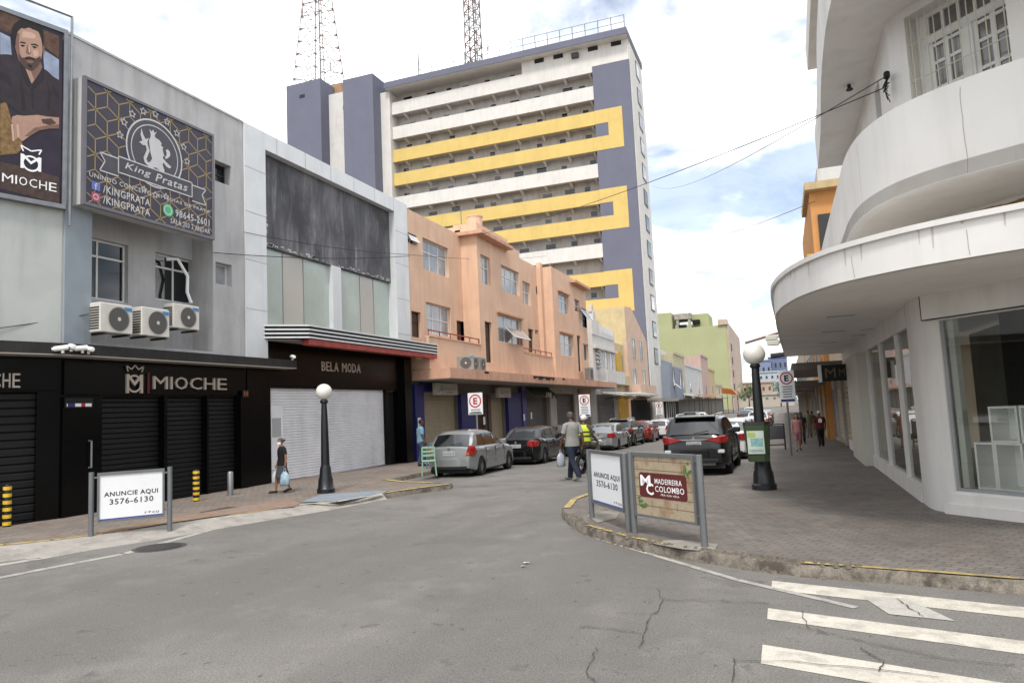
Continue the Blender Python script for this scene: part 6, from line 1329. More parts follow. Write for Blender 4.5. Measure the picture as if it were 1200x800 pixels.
SUV = dict(L=4.36, W=1.79, zb=.27, rear=.86, wb=2.67, wr=.35, belt=1.06, corner=.5, spokes=10,
    deck=[(-2.18, .7), (-2.16, .98), (-2.10, 1.08), (-1.6, 1.10), (.9, 1.06), (1.3, 1.02), (1.9, .90), (2.1, .78), (2.18, .55)],
    roof=[(-2.02, 1.08), (-1.70, 1.50), (-1.55, 1.575), (-.8, 1.605), (-.1, 1.59), (.2, 1.53), (1.05, 1.06)],
    windows=[[(-1.62, 1.16), (-1.08, 1.13), (-1.06, 1.45), (-1.42, 1.46)], [(-1.0, 1.12), (-.16, 1.10), (-.2, 1.50), (-.98, 1.48)], [(-.08, 1.10), (.86, 1.08), (.3, 1.42), (.1, 1.49), (-.12, 1.50)]], doors=(-1.03, -.12, .85), handles=(-.9, .02), mirror=.78,
    pillars=[(-1.03, 1.12, 1.48), (-.12, 1.1, 1.5)], rearglass=((-2.03, 1.12), (-1.73, 1.49)), windshield=((1.02, 1.1), (.22, 1.51)), hl=.75, bz=(.42, .72), trimz=.42, blacktrim=True, crown=.04,
    lamps=[(-2.20, 0, 0, 0, [(.28, .985), (.50, .93), (.72, .87), (.885, .90), (.90, 1.02), (.86, 1.10), (.70, 1.075), (.46, 1.03)], 0, 'lamp red'), (-2.215, -2.1, .62, .80, .62, .72, 'lamp clear')], platex=-2.165, platez=.83, gatex=-2.17, extra=(wiper, suvextra))
P_SIL = carpaint('paint silver', '#8f9292', .55, .35); P_BLK = M('paint black', '#060708', .22, .05, 1.2, metal=.0, coat=.35, spec=.4); P_DKG = carpaint('paint graphite', '#35393c', .5); P_RED = carpaint('paint red', '#7d1d1b', .2); P_WHT = carpaint('paint white', '#c5c6c6', .05); P_GRY = carpaint('paint grey', '#74787a', .5)
XC = -9.92
def park(nm, label, S, y, x, paint, plate=None, rz=PI/2): return car(nm, label, S, (x, y, gz(y)), rz, paint, plate=plate)
park('hatchback', 'silver hatchback nearest on the left, parked beside the green chair', HATCH, 22.45, -9.95, P_SIL, 'KHS2618')
park('sedan', 'black sedan parked directly in front of the silver hatchback', SEDAN, 27.6, -9.55, P_BLK, 'KGD4137')
park('sedan', 'dark graphite sedan half hidden behind the walking man', SEDAN, 33.0, -9.6, P_DKG)
park('sedan', 'silver grey sedan behind the motorcycle officer on the left row', SEDAN, 38.6, -9.1, P_SIL, 'PEW2290')
park('suv', 'dark grey sport utility car between the silver sedan and the red hatchback', SUV, 43.9, -9.3, P_DKG)
park('hatchback', 'red hatchback in the left row in front of the dark sport utility car', HATCH, 49.5, -9.2, P_RED)
park('hatchback', 'white hatchback in the left row beyond the red hatchback', HATCH, 55.3, -8.9, P_WHT, 'PFB1144')
park('sedan', 'grey sedan in the left row beyond the white hatchback', SEDAN, 61.5, -8.9, P_GRY)
park('hatchback', 'pale far hatchback at the visible end of the left row', HATCH, 68, -8.8, P_SIL)
park('suv', 'black sport utility car with chrome strip, parked behind the wooden advertising board', SUV, 22.3, -2.35, P_BLK, 'PCU6107', rz=PI/2-.02)
park('sedan', 'white sedan parked just beyond the black sport utility car', SEDAN, 28.7, -2.1, P_WHT)
park('hatchback', 'silver hatchback on the right row past the white sedan', HATCH, 35.2, -2.1, P_SIL)
park('sedan', 'white sedan second beyond the black sport utility car', SEDAN, 44, -2.0, P_WHT)
park('hatchback', 'dark red hatchback far down the right row', HATCH, 52, -2.1, P_RED)
park('suv', 'white sport utility car at the far end of the right row', SUV, 63, -2.1, P_WHT)
park('sedan', 'dark sedan driving far along the middle of the street', SEDAN, 92, -4.6, P_DKG); park('hatchback', 'white hatchback driving far along the street ahead of the dark sedan', HATCH, 118, -5.2, P_WHT); park('hatchback', 'red hatchback seen small at the end of the right row', HATCH, 76, -2.1, P_RED); park('sedan', 'silver sedan seen small at the end of the right row', SEDAN, 84, -2.1, P_SIL); park('suv', 'grey sport utility car farthest in the left row', SUV, 76, -9.0, P_GRY); park('hatchback', 'white hatchback farthest in the left row', HATCH, 86, -9.2, P_WHT)
# motorcycle
mc = thing('motorcycle', 'dark motorcycle carrying the officer in a yellow vest, behind the walking man', 'motorcycle', onroad(694, 553), PI/2-.25)
for x in (-.65, .65):
    a = MB(); n = 22; a.rings([[(x+r*math.cos(2*PI*k/n), d, .3+r*math.sin(2*PI*k/n)) for k in range(n)] for r, d in ((.2, -.05), (.28, -.05), (.3, 0), (.28, .05), (.2, .05))], False, False); w_ = a.build('wheel', TY_, mc, smooth=40)
    a = MB()
    for k in range(8): a.tube([(x, 0, .3), (x+.21*math.cos(k*PI/4), 0, .3+.21*math.sin(k*PI/4))], .012, 5)
    a.tube([(x, -.06, .3), (x, .06, .3)], .05, 10); a.build('rim', MATS['rim silver'], w_)
a = MB(); a.ell((.12, 0, .82), .3, .15, .14); a.rbox(-.25, .25, -.13, .13, .35, .62, .04); a.build('tank_and_engine', P_BLK, mc, smooth=40)
a = MB(); a.rbox(-.72, -.1, -.13, .13, .74, .84, .04); a.build('seat', MATS['plastic black'], mc, smooth=40)
a = MB(); a.tube([(.65, 0, .3), (.42, 0, .95)], .04, 8); a.tube([(.4, -.36, 1.05), (.42, 0, .98), (.4, .36, 1.05)], .02, 6); a.tube([(-.65, 0, .3), (-.1, 0, .55), (.42, 0, .8)], .035, 6); a.build('fork_and_bars', MATS['galvanised'], mc)
a = MB(); a.ell((.55, 0, .88), .1, .11, .11); a.build('headlight', MATS['lamp clear'], mc, smooth=60)
a = MB(); a.rbox(-.95, -.68, -.18, .18, .80, 1.12, .04); a.build('top_box', MATS['plastic black'], mc, smooth=40)
# ------------------------------------------------------------------ street furniture
def lamp_post(label, base, h, rs=.92):
    t = thing('street_lamp', label, 'street lamp', base, 0, 'black globe street lamps'); k = h/3.3; sc_ = lambda L: [(r*rs, z) for r, z in L]
    a = MB(); a.lathe((0, 0, 0), sc_([(.27, 0), (.27, .10), (.235, .13), (.215, .35), (.19, .40), (.165, .62), (.135, .7)]), 18); a.build('base', MATS['lamp black'], t, smooth=40)
    a = MB(); a.lathe((0, 0, .695), sc_([(.13, 0), (.118, .8*k), (.10, 1.6*k), (.08, h-.95)]), 18); a.build('shaft', MATS['lamp black'], t, smooth=40)
    a = MB(); a.lathe((0, 0, h-.26), [(.08, 0), (.105, .03), (.105, .06), (.08, .1)], 16); a.build('collar', MATS['lamp black'], t, smooth=40)
    a = MB(); a.ell((0, 0, h+.04), .245*rs, .245*rs, .245*rs, 24, 16); a.build('globe', MATS['globe'], t, smooth=60); return t
bp = onroad(382, 577, SWL); top = PY(375, 461, bp.y); lamp_post('black street lamp with white globe in front of the white roller shutter', bp, top.z-bp.z, .84)
bp = onroad(896, 573, SWR); top = PY(883, 417, bp.y); lamp_post('black street lamp with white globe carrying the green litter bin on the right pavement', bp, top.z-bp.z); LB = bp
# litter bin strapped on the right lamp post
bz = PY(892, 540, bp.y-.3).z-bp.z; bt = PY(892, 497, bp.y-.3).z-bp.z
tb = thing('litter_bin', 'dark green litter bin with a pale poster strapped to the right lamp post', 'litter bin', (bp.x-.05, bp.y-.33, bp.z+bz), -.15); hb = bt-bz
a = MB()
def rr(w, d, z, r=.06): return [(-w+r, -d, z), (w-r, -d, z), (w, -d+r, z), (w, d-r, z), (w-r, d, z), (-w+r, d, z), (-w, d-r, z), (-w, -d+r, z)]
a.rings([rr(.19, .15, 0), rr(.20, .16, .04), rr(.245, .20, hb), rr(.22, .17, hb), rr(.2, .15, hb-.12)], True, True); a.build('body', M('bin green', '#37472c', .45, .1, 4, streak=.2), tb, smooth=40)
a = MB(); a.rings([rr(.25, .205, hb+.003), rr(.245, .19, hb+.06), rr(.21, .15, hb+.06), rr(.215, .16, hb+.003)], True, True); a.build('rim', MATS['plastic black'], tb, smooth=40)
Fb = Frame((0, -.178, hb*.22), (1, 0, 0), (0, -.045/hb, 1)); a = MB(); a.fbox(Fb, -.165, .165, 0, hb*.62, -.01, .012, 0); a.frect(Fb, -.15, .0, hb*.45, hb*.58, .015, 1); a.frect(Fb, -.10, .14, hb*.2, hb*.42, .015, 2); a.frect(Fb, -.14, .14, hb*.05, hb*.12, .015, 3); a.build('poster', [M('poster pale', '#b9c4b8', .5, .1, 6), M('poster lime', '#a9b868', .5, .1), M('poster teal', '#7fa8a4', .5, .3, 20), M('poster grey', '#97a0a0', .5, .3, 30)], tb)
a = MB(); a.box(-.05, .12, .17, .3, hb*.3, hb*.36); a.box(-.05, .12, .17, .3, hb*.7, hb*.76); a.build('strap', MATS['galvanised'], tb)
# advertising boards
def adboard(label, pa, pb, off, ta, tb_, blank=False):
    A = onroad(*pa, off); B = onroad(*pb, off); t = thing('advertising_board', label, 'advertising board', A, world=True)
    u = Vector((B.x-A.x, B.y-A.y, 0)); L = u.length; F = Frame(A, u); fh = lambda x, y: PF(F, x, y)[1]
    h = (fh(pa[0]-1, ta)+fh(pb[0]-3, tb_))/2
    for uu in (0, L): a = MB(); a.tube([F.p(uu, -.15), F.p(uu, h)], .045, 12); a.build('post', MATS['pipe grey'], t, smooth=40)
    return t, F, L, h
def boardpanel(t, F, L, h, g0, g1, v0, v1, face, frame_m=None):
    a = MB(); w = .05; fm = frame_m or MATS['pipe grey']
    a.fbox(F, g0, g1, v1-w, v1, -.03, .03); a.fbox(F, g0, g1, v0, v0+w*.6, -.03, .03); a.fbox(F, g0, g0+w*.7, v0+w*.6, v1-w, -.03, .03); a.fbox(F, g1-w*.7, g1, v0+w*.6, v1-w, -.03, .03)
    for v in (v0+.12, v1-.08): a.fbox(F, .03, g0, v-.015, v+.015, -.015, .015); a.fbox(F, g1, L-.03, v-.015, v+.015, -.015, .015)
    a.build('frame', fm, t); b = MB(); b.fbox(F, g0+w*.7, g1-w*.7, v0+w*.6, v1-w, -.015, .008); return b.build('panel', face, t)
INK = MATS['ink']
def anuncie(t, F, g0, g1, v0, v1):
    W, H = g1-g0, v1-v0; a = MB()
    ftext(a, F, 'ANUNCIE AQUI', g0+W*.10, g0+W*.90, v0+H*.49, v0+H*.60, .011, bold=.018); ftext(a, F, '3576-6130', g0+W*.18, g0+W*.83, v0+H*.34, v0+H*.455, .011, bold=.01); ftext(a, F, 'r+co', g0+W*.70, g0+W*.92, v0+H*.095, v0+H*.15, .011)
    a.build('board_lettering', INK, t); b = MB(); b.frect(F, g0+.035, g1-.035, v0+.032, v0+.06, .0112); b.build('blue_edge', M('edge blue', '#4a4f8a', .5), t)
t, F, L, h = adboard('white advertising board reading ANUNCIE AQUI on the left pavement in front of the black shop', (106.5, 628), (199, 618), SWL, 553, 547)
boardpanel(t, F, L, h, .09, L-.09, .22, h-.02, MATS['white sign']); anuncie(t, F, .09, L-.09, .22, h-.02)
t, F, L, h = adboard('white advertising board reading ANUNCIE AQUI on the right corner pavement, beside the wooden one', (694, 607), (737, 623), SWR, 527, 531)
boardpanel(t, F, L, h, .08, L-.08, .27, h, MATS['white sign']); anuncie(t, F, .08, L-.08, .27, h)
t, F, L, h = adboard('wooden plank patterned advertising board with brown MADEIREIRA COLOMBO label', (744, 624.5), (826, 641), SWR, 531, 531)
WD = M('board wood', '#ab9c84', .7, .2, 3, fine=.35, blot=.8, bscale=3, grime='#86694e'); v0, v1, g0, g1 = .27, h, .06, L-.08
boardpanel(t, F, L, h, g0, g1, v0, v1, WD); W, H = g1-g0, v1-v0
a = MB()
for k in range(1, 7): v = v0+.03+H*k/7.2; a.frect(F, g0+.04, g1-.04, v, v+.012, .010)
for k, (u, v) in enumerate(((.3, .14), (.7, .14), (.5, .42), (.3, .56), (.8, .7), (.45, .84))): a.frect(F, g0+W*u, g0+W*u+.01, v0+H*v, v0+H*(v+.13), .010)
a.build('plank_lines', M('plank gap', '#7d6a54', .8), t)
a = MB(); LBv = [(g0+W*.10, v0+H*.34), (g0+W*.10, v0+H*.66), (g0+W*.13, v0+H*.69), (g0+W*.84, v0+H*.69), (g0+W*.87, v0+H*.66), (g0+W*.87, v0+H*.34), (g0+W*.84, v0+H*.31), (g0+W*.13, v0+H*.31)]
a.fpoly(F, LBv[::-1], .0125); a.build('label_plate', M('label brown', '#5a2220', .5, .08), t)
a = MB(); ftext(a, F, 'M', g0+W*.125, g0+W*.30, v0+H*.48, v0+H*.65, .016, bold=.02); ftext(a, F, 'C', g0+W*.22, g0+W*.345, v0+H*.35, v0+H*.53, .0175, bold=.02); ftext(a, F, 'MADEIREIRA', g0+W*.37, g0+W*.80, v0+H*.53, v0+H*.61, .016, bold=.008); ftext(a, F, 'COLOMBO', g0+W*.37, g0+W*.83, v0+H*.41, v0+H*.50, .016, bold=.008); ftext(a, F, 'PRA SUA VIDA', g0+W*.46, g0+W*.75, v0+H*.355, v0+H*.385, .016)
a.build('board_lettering', MATS['sign white'], t)
a = MB(); rnd = random.Random(8)
for (cx, cy, n, sx, sy) in ((.11, .17, 16, .09, .2), (.90, .80, 12, .06, .2)):
    for k in range(n):
        u, v = g0+W*(cx+rnd.uniform(-sx, sx)), v0+H*(cy+rnd.uniform(-sy, sy)*.8); an = rnd.uniform(0, PI); l, w = rnd.uniform(.06, .13), .022
        if g0+.1 < u < g1-.08 and v0+.1 < v < v1-.12: c, s = math.cos(an), math.sin(an); a.fpoly(F, [(u-c*l/2, v-s*l/2), (u+s*w, v-c*w), (u+c*l/2, v+s*l/2), (u-s*w, v+c*w)], .0105+k*.0001)
a.build('leaf_print', M('leaf green', '#4f6b38', .6, .3, 10), t)
# bollards
def bollard(label, px, py, h, striped=True, at=None):
    p = at or onroad(px, py, SWL); t = thing('bollard', label, 'bollard', p, 0, 'bollards along the black shop front')
    a = MB(); a.lathe((0, 0, 0), [(.075, 0), (.075, h-.03), (.05, h)], 14); a.build('post', MATS['black paint' if striped else 'galvanised'], t, smooth=40)
    if striped:
        a = MB(); n = 6; st = h/n/2
        for k in range(n): a.lathe((0, 0, k*st*2+st*.4), [(.078, 0), (.078, st)], 14)
        a.build('yellow_stripe', MATS['yellow paint'], t, smooth=40)
bollard('black bollard with yellow bands right in front of the side shutter under the letters HE', 4.5, 614, .85, at=FB.p(PF(FB, 4.5, 560)[0], SWL, .2)); bollard('black bollard with yellow bands between the advertising board and the grey post', 230, 587, .78); bollard('plain grey metal post against the black shop wall', 270, 580, .62, False)
# parking signs
def esign(label, px, py, off, sx0, sx1, st, sb, red=True, thin=False, gy=None):
    b = onroad(px, py, off) if gy is None else Vector((PY(px, py, gy).x, gy, gz(gy)+off)); t = thing('parking_sign', label, 'sign', b, world=True, group='square parking signs with a ringed letter E')
    F = Frame((0, b.y-.04, 0), (1, 0, 0)); p = PF(F, sx0, (st+sb)/2); q = PF(F, sx1, (st+sb)/2); vt = PF(F, (sx0+sx1)/2, st)[1]; vb = PF(F, (sx0+sx1)/2, sb)[1]; u0, u1 = p[0], q[0]; w = u1-u0; H = vt-vb
    a = MB(); a.tube([b, (b.x, b.y, vt-.05)], .035, 8); a.build('post', MATS['galvanised'], t)
    a = MB(); a.fbox(F, u0, u1, vb, vt, -.02, 0); a.build('plate', MATS['white sign'], t)
    c, r = vt-w*.52, w*.42; um = (u0+u1)/2
    a = MB(); a.fring(F, um, c, r*.8, r, .004, 28); a.build('ring', MATS['sign red'], t)
    a = MB(); ftext(a, F, 'E', um-r*.33, um+r*.36, c-r*.5, c+r*.5, .004, bold=.04); a.build('letter', MATS['sign red'] if red else INK, t)
    a = MB(); yy = c-r-.06; rnd = random.Random(int(px)); mn = vb+H*.12
    while yy > mn: a.frect(F, um-w*.36+rnd.uniform(0, .04), um+w*.36-rnd.uniform(0, .06), yy-.035, yy, .004); yy -= .085
    a.build('small_print', MATS['ink grey'], t)
    a = MB(); a.frect(F, u0+w*.06, u1-w*.06, vb+H*.02, vb+H*.09, .005); a.build('blue_band', MATS['sign blue'] if not thin else MATS['ink grey'], t)
esign('parking sign with red letter E standing behind the silver hatchback', 561, 540, SWL, 548.5, 565.5, 460, 485.5, True, True, gy=25.5)
esign('tall parking sign with letter E above the motorcycle officer', 684.5, 520, SWL, 678.5, 691.5, 462, 488, False, gy=36)
esign('parking sign on the right pavement beside the woman in pink', 927.5, 533, SWR, 913, 931.5, 434, 471, False)
esign('small distant parking sign in front of the tower foot', 773, 505, SWL, 768.5, 776.5, 471, 487, False, True, gy=62)
# rack, chairs
p = onroad(910, 527, SWR); rk = thing('metal_rack', 'dark tubular metal rack standing at the kerb behind the lamp post', 'rack', p, .3)
a = MB()
for x in (-.35, .35): a.tube([(x, 0, 0), (x, 0, 1.0)], .03, 8)
for z in (.2, .45, 1.0): a.tube([(-.35, 0, z), (.35, 0, z)], .025, 8)
a.build('frame', MATS['dark frame'], rk); a = MB(); a.box(-.32, .32, -.02, .02, .47, .95); a.build('panel', M('rack panel', '#4a4c50', .6, .15), rk)
def chair(label, x, y, off, mat, rz):
    p = onroad(x, y, off); t = thing('plastic_chair', label, 'chair', p, rz)
    for sx in (-1, 1):
        for sy in (-1, 1): a = MB(); a.tube([(sx*.22, sy*.22, 0), (sx*.19, sy*.19, .43)], [.022, .026], 6); a.build('leg', mat, t)
    a = MB(); a.rbox(-.22, .22, -.22, .22, .43, .47, .02); a.build('seat', mat, t)
    a = MB()
    for sx in (-1, 1): a.tube([(sx*.2, .2, .45), (sx*.19, .27, .86)], .022, 6)
    for z in (.6, .72, .84): a.rbox(-.19, .19, .22+(z-.45)*.16-.012, .22+(z-.45)*.16+.012, z-.035, z+.035, .006)
    a.build('backrest', mat, t)
chair('pale green chair at the kerb behind the silver hatchback', 503, 557, SWL, M('chair green', '#7fa287', .6, .08), .5); chair('blue chair standing behind the pale green one', 509, 548, SWL, M('chair blue', '#4f6f98', .6, .08), .2)
# overhead wires
def wire(label, pts, r=.011):
    P = [Vector(p) for p in pts]; path = []
    for a, b in zip(P, P[1:]):
        n = 18; L = (b-a).length
        for k in range(n): f = k/n; q = a+(b-a)*f; q.z -= 4*f*(1-f)*L*.012; path.append(q)
    path.append(P[-1]); a = MB(); a.tube(path, r, 5); tag(a.build('overhead_cable', MATS['wire black'], org=P[0]), label, 'cable', 'cables across the street')
J = PX(1041, 88, XR-.05)
wire('upper cable running from the white corner building to the far left roofs', [J, PX(765, 218, -13.5)], .010)
wire('long cable from the white building wall across to the peach building', [J+Vector((0, .1, -.15)), PX(560, 275, -13.9)], .009)
wire('lower cable over the street in front of the tower', [PX(955, 236, 1.15), PX(770, 280, -13)], .009)
wire('cable from the white frame shop to the peach building at window height', [PX(286, 272, -14.8), PX(478, 298, -14.8), PX(640, 300, -13.9)], .009)
wire('thin cable slanting over the pale side wall to the air conditioners', [FB.p(-2.4, 3.95, .1), PX(104, 368, -14.8)], .008)
wire('cable following the shop fronts of the left row', [PX(250, 296, -14.8), PX(480, 300, -14.6)], .012)
ji = thing('cable_bundle', 'black tangle of cable ends fixed beside the barred window', 'cables', J); a = MB(); rnd = random.Random(6)
for k in range(9): a.tube([(0, 0, 0), (-.04-rnd.random()*.06, rnd.uniform(-.15, .15), -rnd.uniform(.05, .3)), (-.02, rnd.uniform(-.2, .2), -rnd.uniform(.1, .6))], .008, 5)
a.build('loose_ends', MATS['wire black'], ji); a = MB(); a.rbox(-.07, .02, -.06, .06, -.06, .06, .02); a.build('anchor', MATS['black'], ji)
sf = PX(989, 126, 1.7); tt = thing('soffit_lamp', 'small black lamp under the upper overhang of the white corner building', 'lamp', (sf.x, 15.5, 8.2)); a = MB(); a.tube([(0, 0, 0), (0, 0, -.09)], .035, 8); a.build('holder', MATS['black'], tt); a = MB(); a.ell((0, 0, -.10), .07, .07, .03); a.build('lens', MATS['ac dark'], tt)

for k, (x, y, l) in enumerate(((617, 660, 'small scrap of white paper lying in the middle of the road'), (613, 664, 'tiny scrap of white paper lying closer to the camera than the other one'))):
    p = G(x, y, .004); a = MB(); rn_ = random.Random(k); a.ngon([(p.x+.05*math.cos(t)*rn_.uniform(.6, 1.2), p.y+.04*math.sin(t)*rn_.uniform(.6, 1.2), .01+rn_.uniform(0, .02)) for t in [PI*j/3 for j in range(6)]]); tag(a.build('paper_scrap', MATS['white sign'], org=p), l, 'litter')
# ------------------------------------------------------------------ people
def skin_mesh(verts, edges, radii, sub=1):
    me = bpy.data.meshes.new('s'); me.from_pydata(verts, edges, []); o = bpy.data.objects.new('s', me); COL.objects.link(o)
    md = o.modifiers.new('Skin', 'SKIN'); md.use_smooth_shade = True
    sv = me.skin_vertices[0].data
    for i, r in enumerate(radii): sv[i].radius = r if isinstance(r, tuple) else (r, r)
    sv[0].use_root = True
    s = o.modifiers.new('Sub', 'SUBSURF'); s.levels = sub; s.render_levels = sub
    dg = bpy.context.evaluated_depsgraph_get(); m2 = bpy.data.meshes.new_from_object(o.evaluated_get(dg))
    vs = [tuple(v.co) for v in m2.vertices]; fs = [tuple(p.vertices) for p in m2.polygons]
    bpy.data.objects.remove(o); bpy.data.meshes.remove(me); bpy.data.meshes.remove(m2); return vs, fs
SK = {'tan': M('skin tan', '#8a5f48', .55, .08), 'brown': M('skin brown', '#5f4032', .55, .08), 'fair': M('skin fair', '#b08468', .55, .08)}
HAIR = M('hair dark', '#17120f', .6, .2, 10); HGR = M('hair grey', '#4b4744', .6, .2, 10)
def person(label, loc, rz, H=1.7, skin='tan', shirt='#888888', sleeve=.55, legs='trousers', lower='#22263a', shoes='#222222', hair='short', hairm=None, stride=.25, arms=((.1, .0), (-.1, .0)), slim=1.0, mask=False, cap=None, sit=False, vest=None, print_=None, group='people on the pavements and in the road'):
    t = thing('person', label, 'person', loc, rz, group); k = H/1.72; s = slim
    # local: faces +Y, right hand at +X
    P = {}
    P['pel'] = (0, 0, .95); P['wai'] = (0, .01, 1.10); P['che'] = (0, .0, 1.30); P['nb'] = (0, -.01, 1.455); P['nk'] = (0, .015, 1.53); P['hd'] = (0, .03, 1.60)
    for sd, sg in (('R', 1), ('L', -1)):
        st = stride*sg
        P['sh'+sd] = (.175*sg*s, -.01, 1.40); a0, a1 = arms[0 if sg > 0 else 1]
        P['el'+sd] = (.235*sg*s, -.02+a0*.6, 1.125+abs(a0)*.05); P['wr'+sd] = (.25*sg*s, .03+a0+a1, .90+abs(a0)*.08+max(0, a1)*.45); P['ha'+sd] = (.245*sg*s, .05+a0+a1*1.25, .83+abs(a0)*.08+max(0, a1)*.5)
        P['hi'+sd] = (.09*sg, 0, .90)
        if sit: P['kn'+sd] = (.16*sg, .42, .80); P['an'+sd] = (.17*sg, .38, .36); P['to'+sd] = (.17*sg, .52, .32)
        else: P['kn'+sd] = (.095*sg, .03+st*.5+(.04 if st < 0 else .02), .50); P['an'+sd] = (.10*sg, st-.02, .09+(.06 if st < -.05 else 0)); P['to'+sd] = (.115*sg, st+.13, .035+(.01 if st < -.05 else 0))
    names = list(P); pos = [tuple(c*k for c in P[n]) for n in names]; I = {n: i for i, n in enumerate(names)}
    R = dict(pel=(.15*s, .105), wai=(.132*s, .095), che=(.155*s, .11), nb=(.075, .065), nk=(.052, .052), hd=(.06, .06))
    for sd in 'RL': R.update({'sh'+sd: .062, 'el'+sd: .043, 'wr'+sd: .029, 'ha'+sd: (.036, .02), 'hi'+sd: .088*s, 'kn'+sd: .058, 'an'+sd: .038, 'to'+sd: .032})
    E = [('pel', 'wai'), ('wai', 'che'), ('che', 'nb'), ('nb', 'nk'), ('nk', 'hd')]
    for sd in 'RL': E += [('che', 'sh'+sd), ('sh'+sd, 'el'+sd), ('el'+sd, 'wr'+sd), ('wr'+sd, 'ha'+sd), ('pel', 'hi'+sd), ('hi'+sd, 'kn'+sd), ('kn'+sd, 'an'+sd), ('an'+sd, 'to'+sd)]
    rad = lambda n, ex=0: tuple((q+ex)*k for q in (R[n] if isinstance(R[n], tuple) else (R[n], R[n])))
    vs, fs = skin_mesh(pos, [(I[a], I[b]) for a, b in E], [rad(n) for n in names])
    b = MB(); b.add(vs, fs)
    hc = Vector(P['hd'])*k+Vector((0, .015, .03))*k
    # head with jaw, nose, ears and eye sockets
    ring = []
    for z, w, f, bk in ((-.115, .028, .045, -.01), (-.10, .045, .075, .02), (-.07, .056, .088, .06), (-.03, .066, .092, .085), (0, .072, .090, .098), (.04, .074, .090, .102), (.08, .066, .075, .09), (.105, .045, .045, .06), (.117, .015, .012, .02)):
        ring.append([hc+Vector((w*math.cos(a_), (f if math.sin(a_) > 0 else bk)*math.sin(a_), z))*k for a_ in [2*PI*j/16 for j in range(16)]])
    b.rings(ring, True, True)
    b.add([hc+Vector(v)*k for v in ((-.012, .085, -.025), (.012, .085, -.025), (0, .112, -.03), (0, .088, .015), (0, .088, -.04))], [(0, 2, 3), (2, 1, 3), (0, 4, 2), (4, 1, 2)])
    for sg in (1, -1): b.ell(hc+Vector((.074*sg, -.005, -.01))*k, .012*k, .022*k, .033*k, 8, 6)
    # fingers and thumbs
    for sd, sg in (('R', 1), ('L', -1)):
        h = Vector(P['ha'+sd])*k; d = (h-Vector(P['wr'+sd])*k).normalized(); fwd = Vector((0, 1, 0)); fwd = (fwd-d*fwd.dot(d)).normalized(); inn = d.cross(fwd)*(-1)
        if inn.x*sg > 0: inn = -inn
        for i, (o_, l) in enumerate(((.027, .066), (.009, .075), (-.009, .07), (-.025, .055))):
            p0 = h+fwd*o_*k+d*.005; b.tube([p0, p0+(d*.55*l+inn*.010)*k, p0+(d*.92*l+inn*.034)*k], [.0095*k, .0085*k, .007*k], 6)
        p0 = h+fwd*.03*k-d*.03*k; b.tube([p0, p0+(fwd*.022+d*.03+inn*.01)*k, p0+(fwd*.024+d*.055+inn*.025)*k], [.011*k, .0095*k, .008*k], 6)
    body = b.build('body', SK[skin], t, smooth=60)
    def cloth(nm, ns, es, ex, mat, sub=1):
        ii = {n: i for i, n in enumerate(ns)}; v, f = skin_mesh([tuple(c*k for c in (P[n] if n in P else X[n])) for n in ns], [(ii[a], ii[c]) for a, c in es], [tuple((q+ex.get(n, ex['*']))*k for q in (RX[n] if isinstance(RX[n], tuple) else (RX[n], RX[n]))) for n in ns], sub)
        m_ = MB(); m_.add(v, f); return m_.build(nm, mat, t, smooth=60)
    rn = random.Random(len(label)*7)
    def loft(m_, rings, amp=.02, cx=0.0):
        ph = rn.random()*6; m_.rings([[((w*s+amp*w*math.sin(3*a_+z*19+ph)+amp*.6*w*math.sin(7*a_-z*31))*k*math.cos(a_)+cx, (d+amp*d*math.sin(4*a_+z*23+ph))*k*math.sin(a_)+(.0 if z > 1 else 0), z*k) for a_ in [2*PI*j_/22 for j_ in range(22)]] for z, w, d in rings], True, True)
    SM = M('cloth '+shirt, shirt, .85, .14, 7, bump=.4); m_ = MB()
    loft(m_, ((.87, .188, .142), (.92, .19, .145), (1.0, .18, .138), (1.1, .170, .128), (1.2, .180, .134), (1.3, .197, .142), (1.37, .197, .135), (1.42, .165, .115), (1.46, .105, .09), (1.485, .072, .072)), .03)
    for sd in 'RL':
        a0, e0_, w0_ = Vector(P['sh'+sd]), Vector(P['el'+sd]), Vector(P['wr'+sd]); inn_ = a0+Vector((-.06 if sd == 'R' else .06, 0, .01)); q = min(1, sleeve*1.25)
        pts = [inn_, a0, a0+(e0_-a0)*q*.5, a0+(e0_-a0)*q]; rr_s = [.07, .076, .068, .066]
        if sleeve > .9: pts += [w0_]; rr_s += [.045]
        m_.tube([p_*k for p_ in pts], [r_*k for r_ in rr_s], 12)
    m_.build('shirt', SM, t, smooth=60)
    if vest:
        m_ = MB(); loft(m_, ((.98, .198, .155), (1.1, .19, .148), (1.2, .20, .154), (1.3, .213, .16), (1.37, .205, .15), (1.43, .16, .125), (1.475, .10, .095)), .015); m_.build('reflective_vest', M('vest', vest, .6, .05), t, smooth=60)
        a = MB()
        for z in (1.12, 1.24): a.rings([[((.212*s)*k*math.cos(a_), (.165)*k*math.sin(a_), (z+dz)*k) for a_ in [2*PI*j_/20 for j_ in range(20)]] for dz in (0, .04)], False, False)
        a.build('vest_band', M('vest band', '#2c2f2c', .6), t)
    LM = M('cloth '+lower, lower, .85, .16, 7, bump=.4)
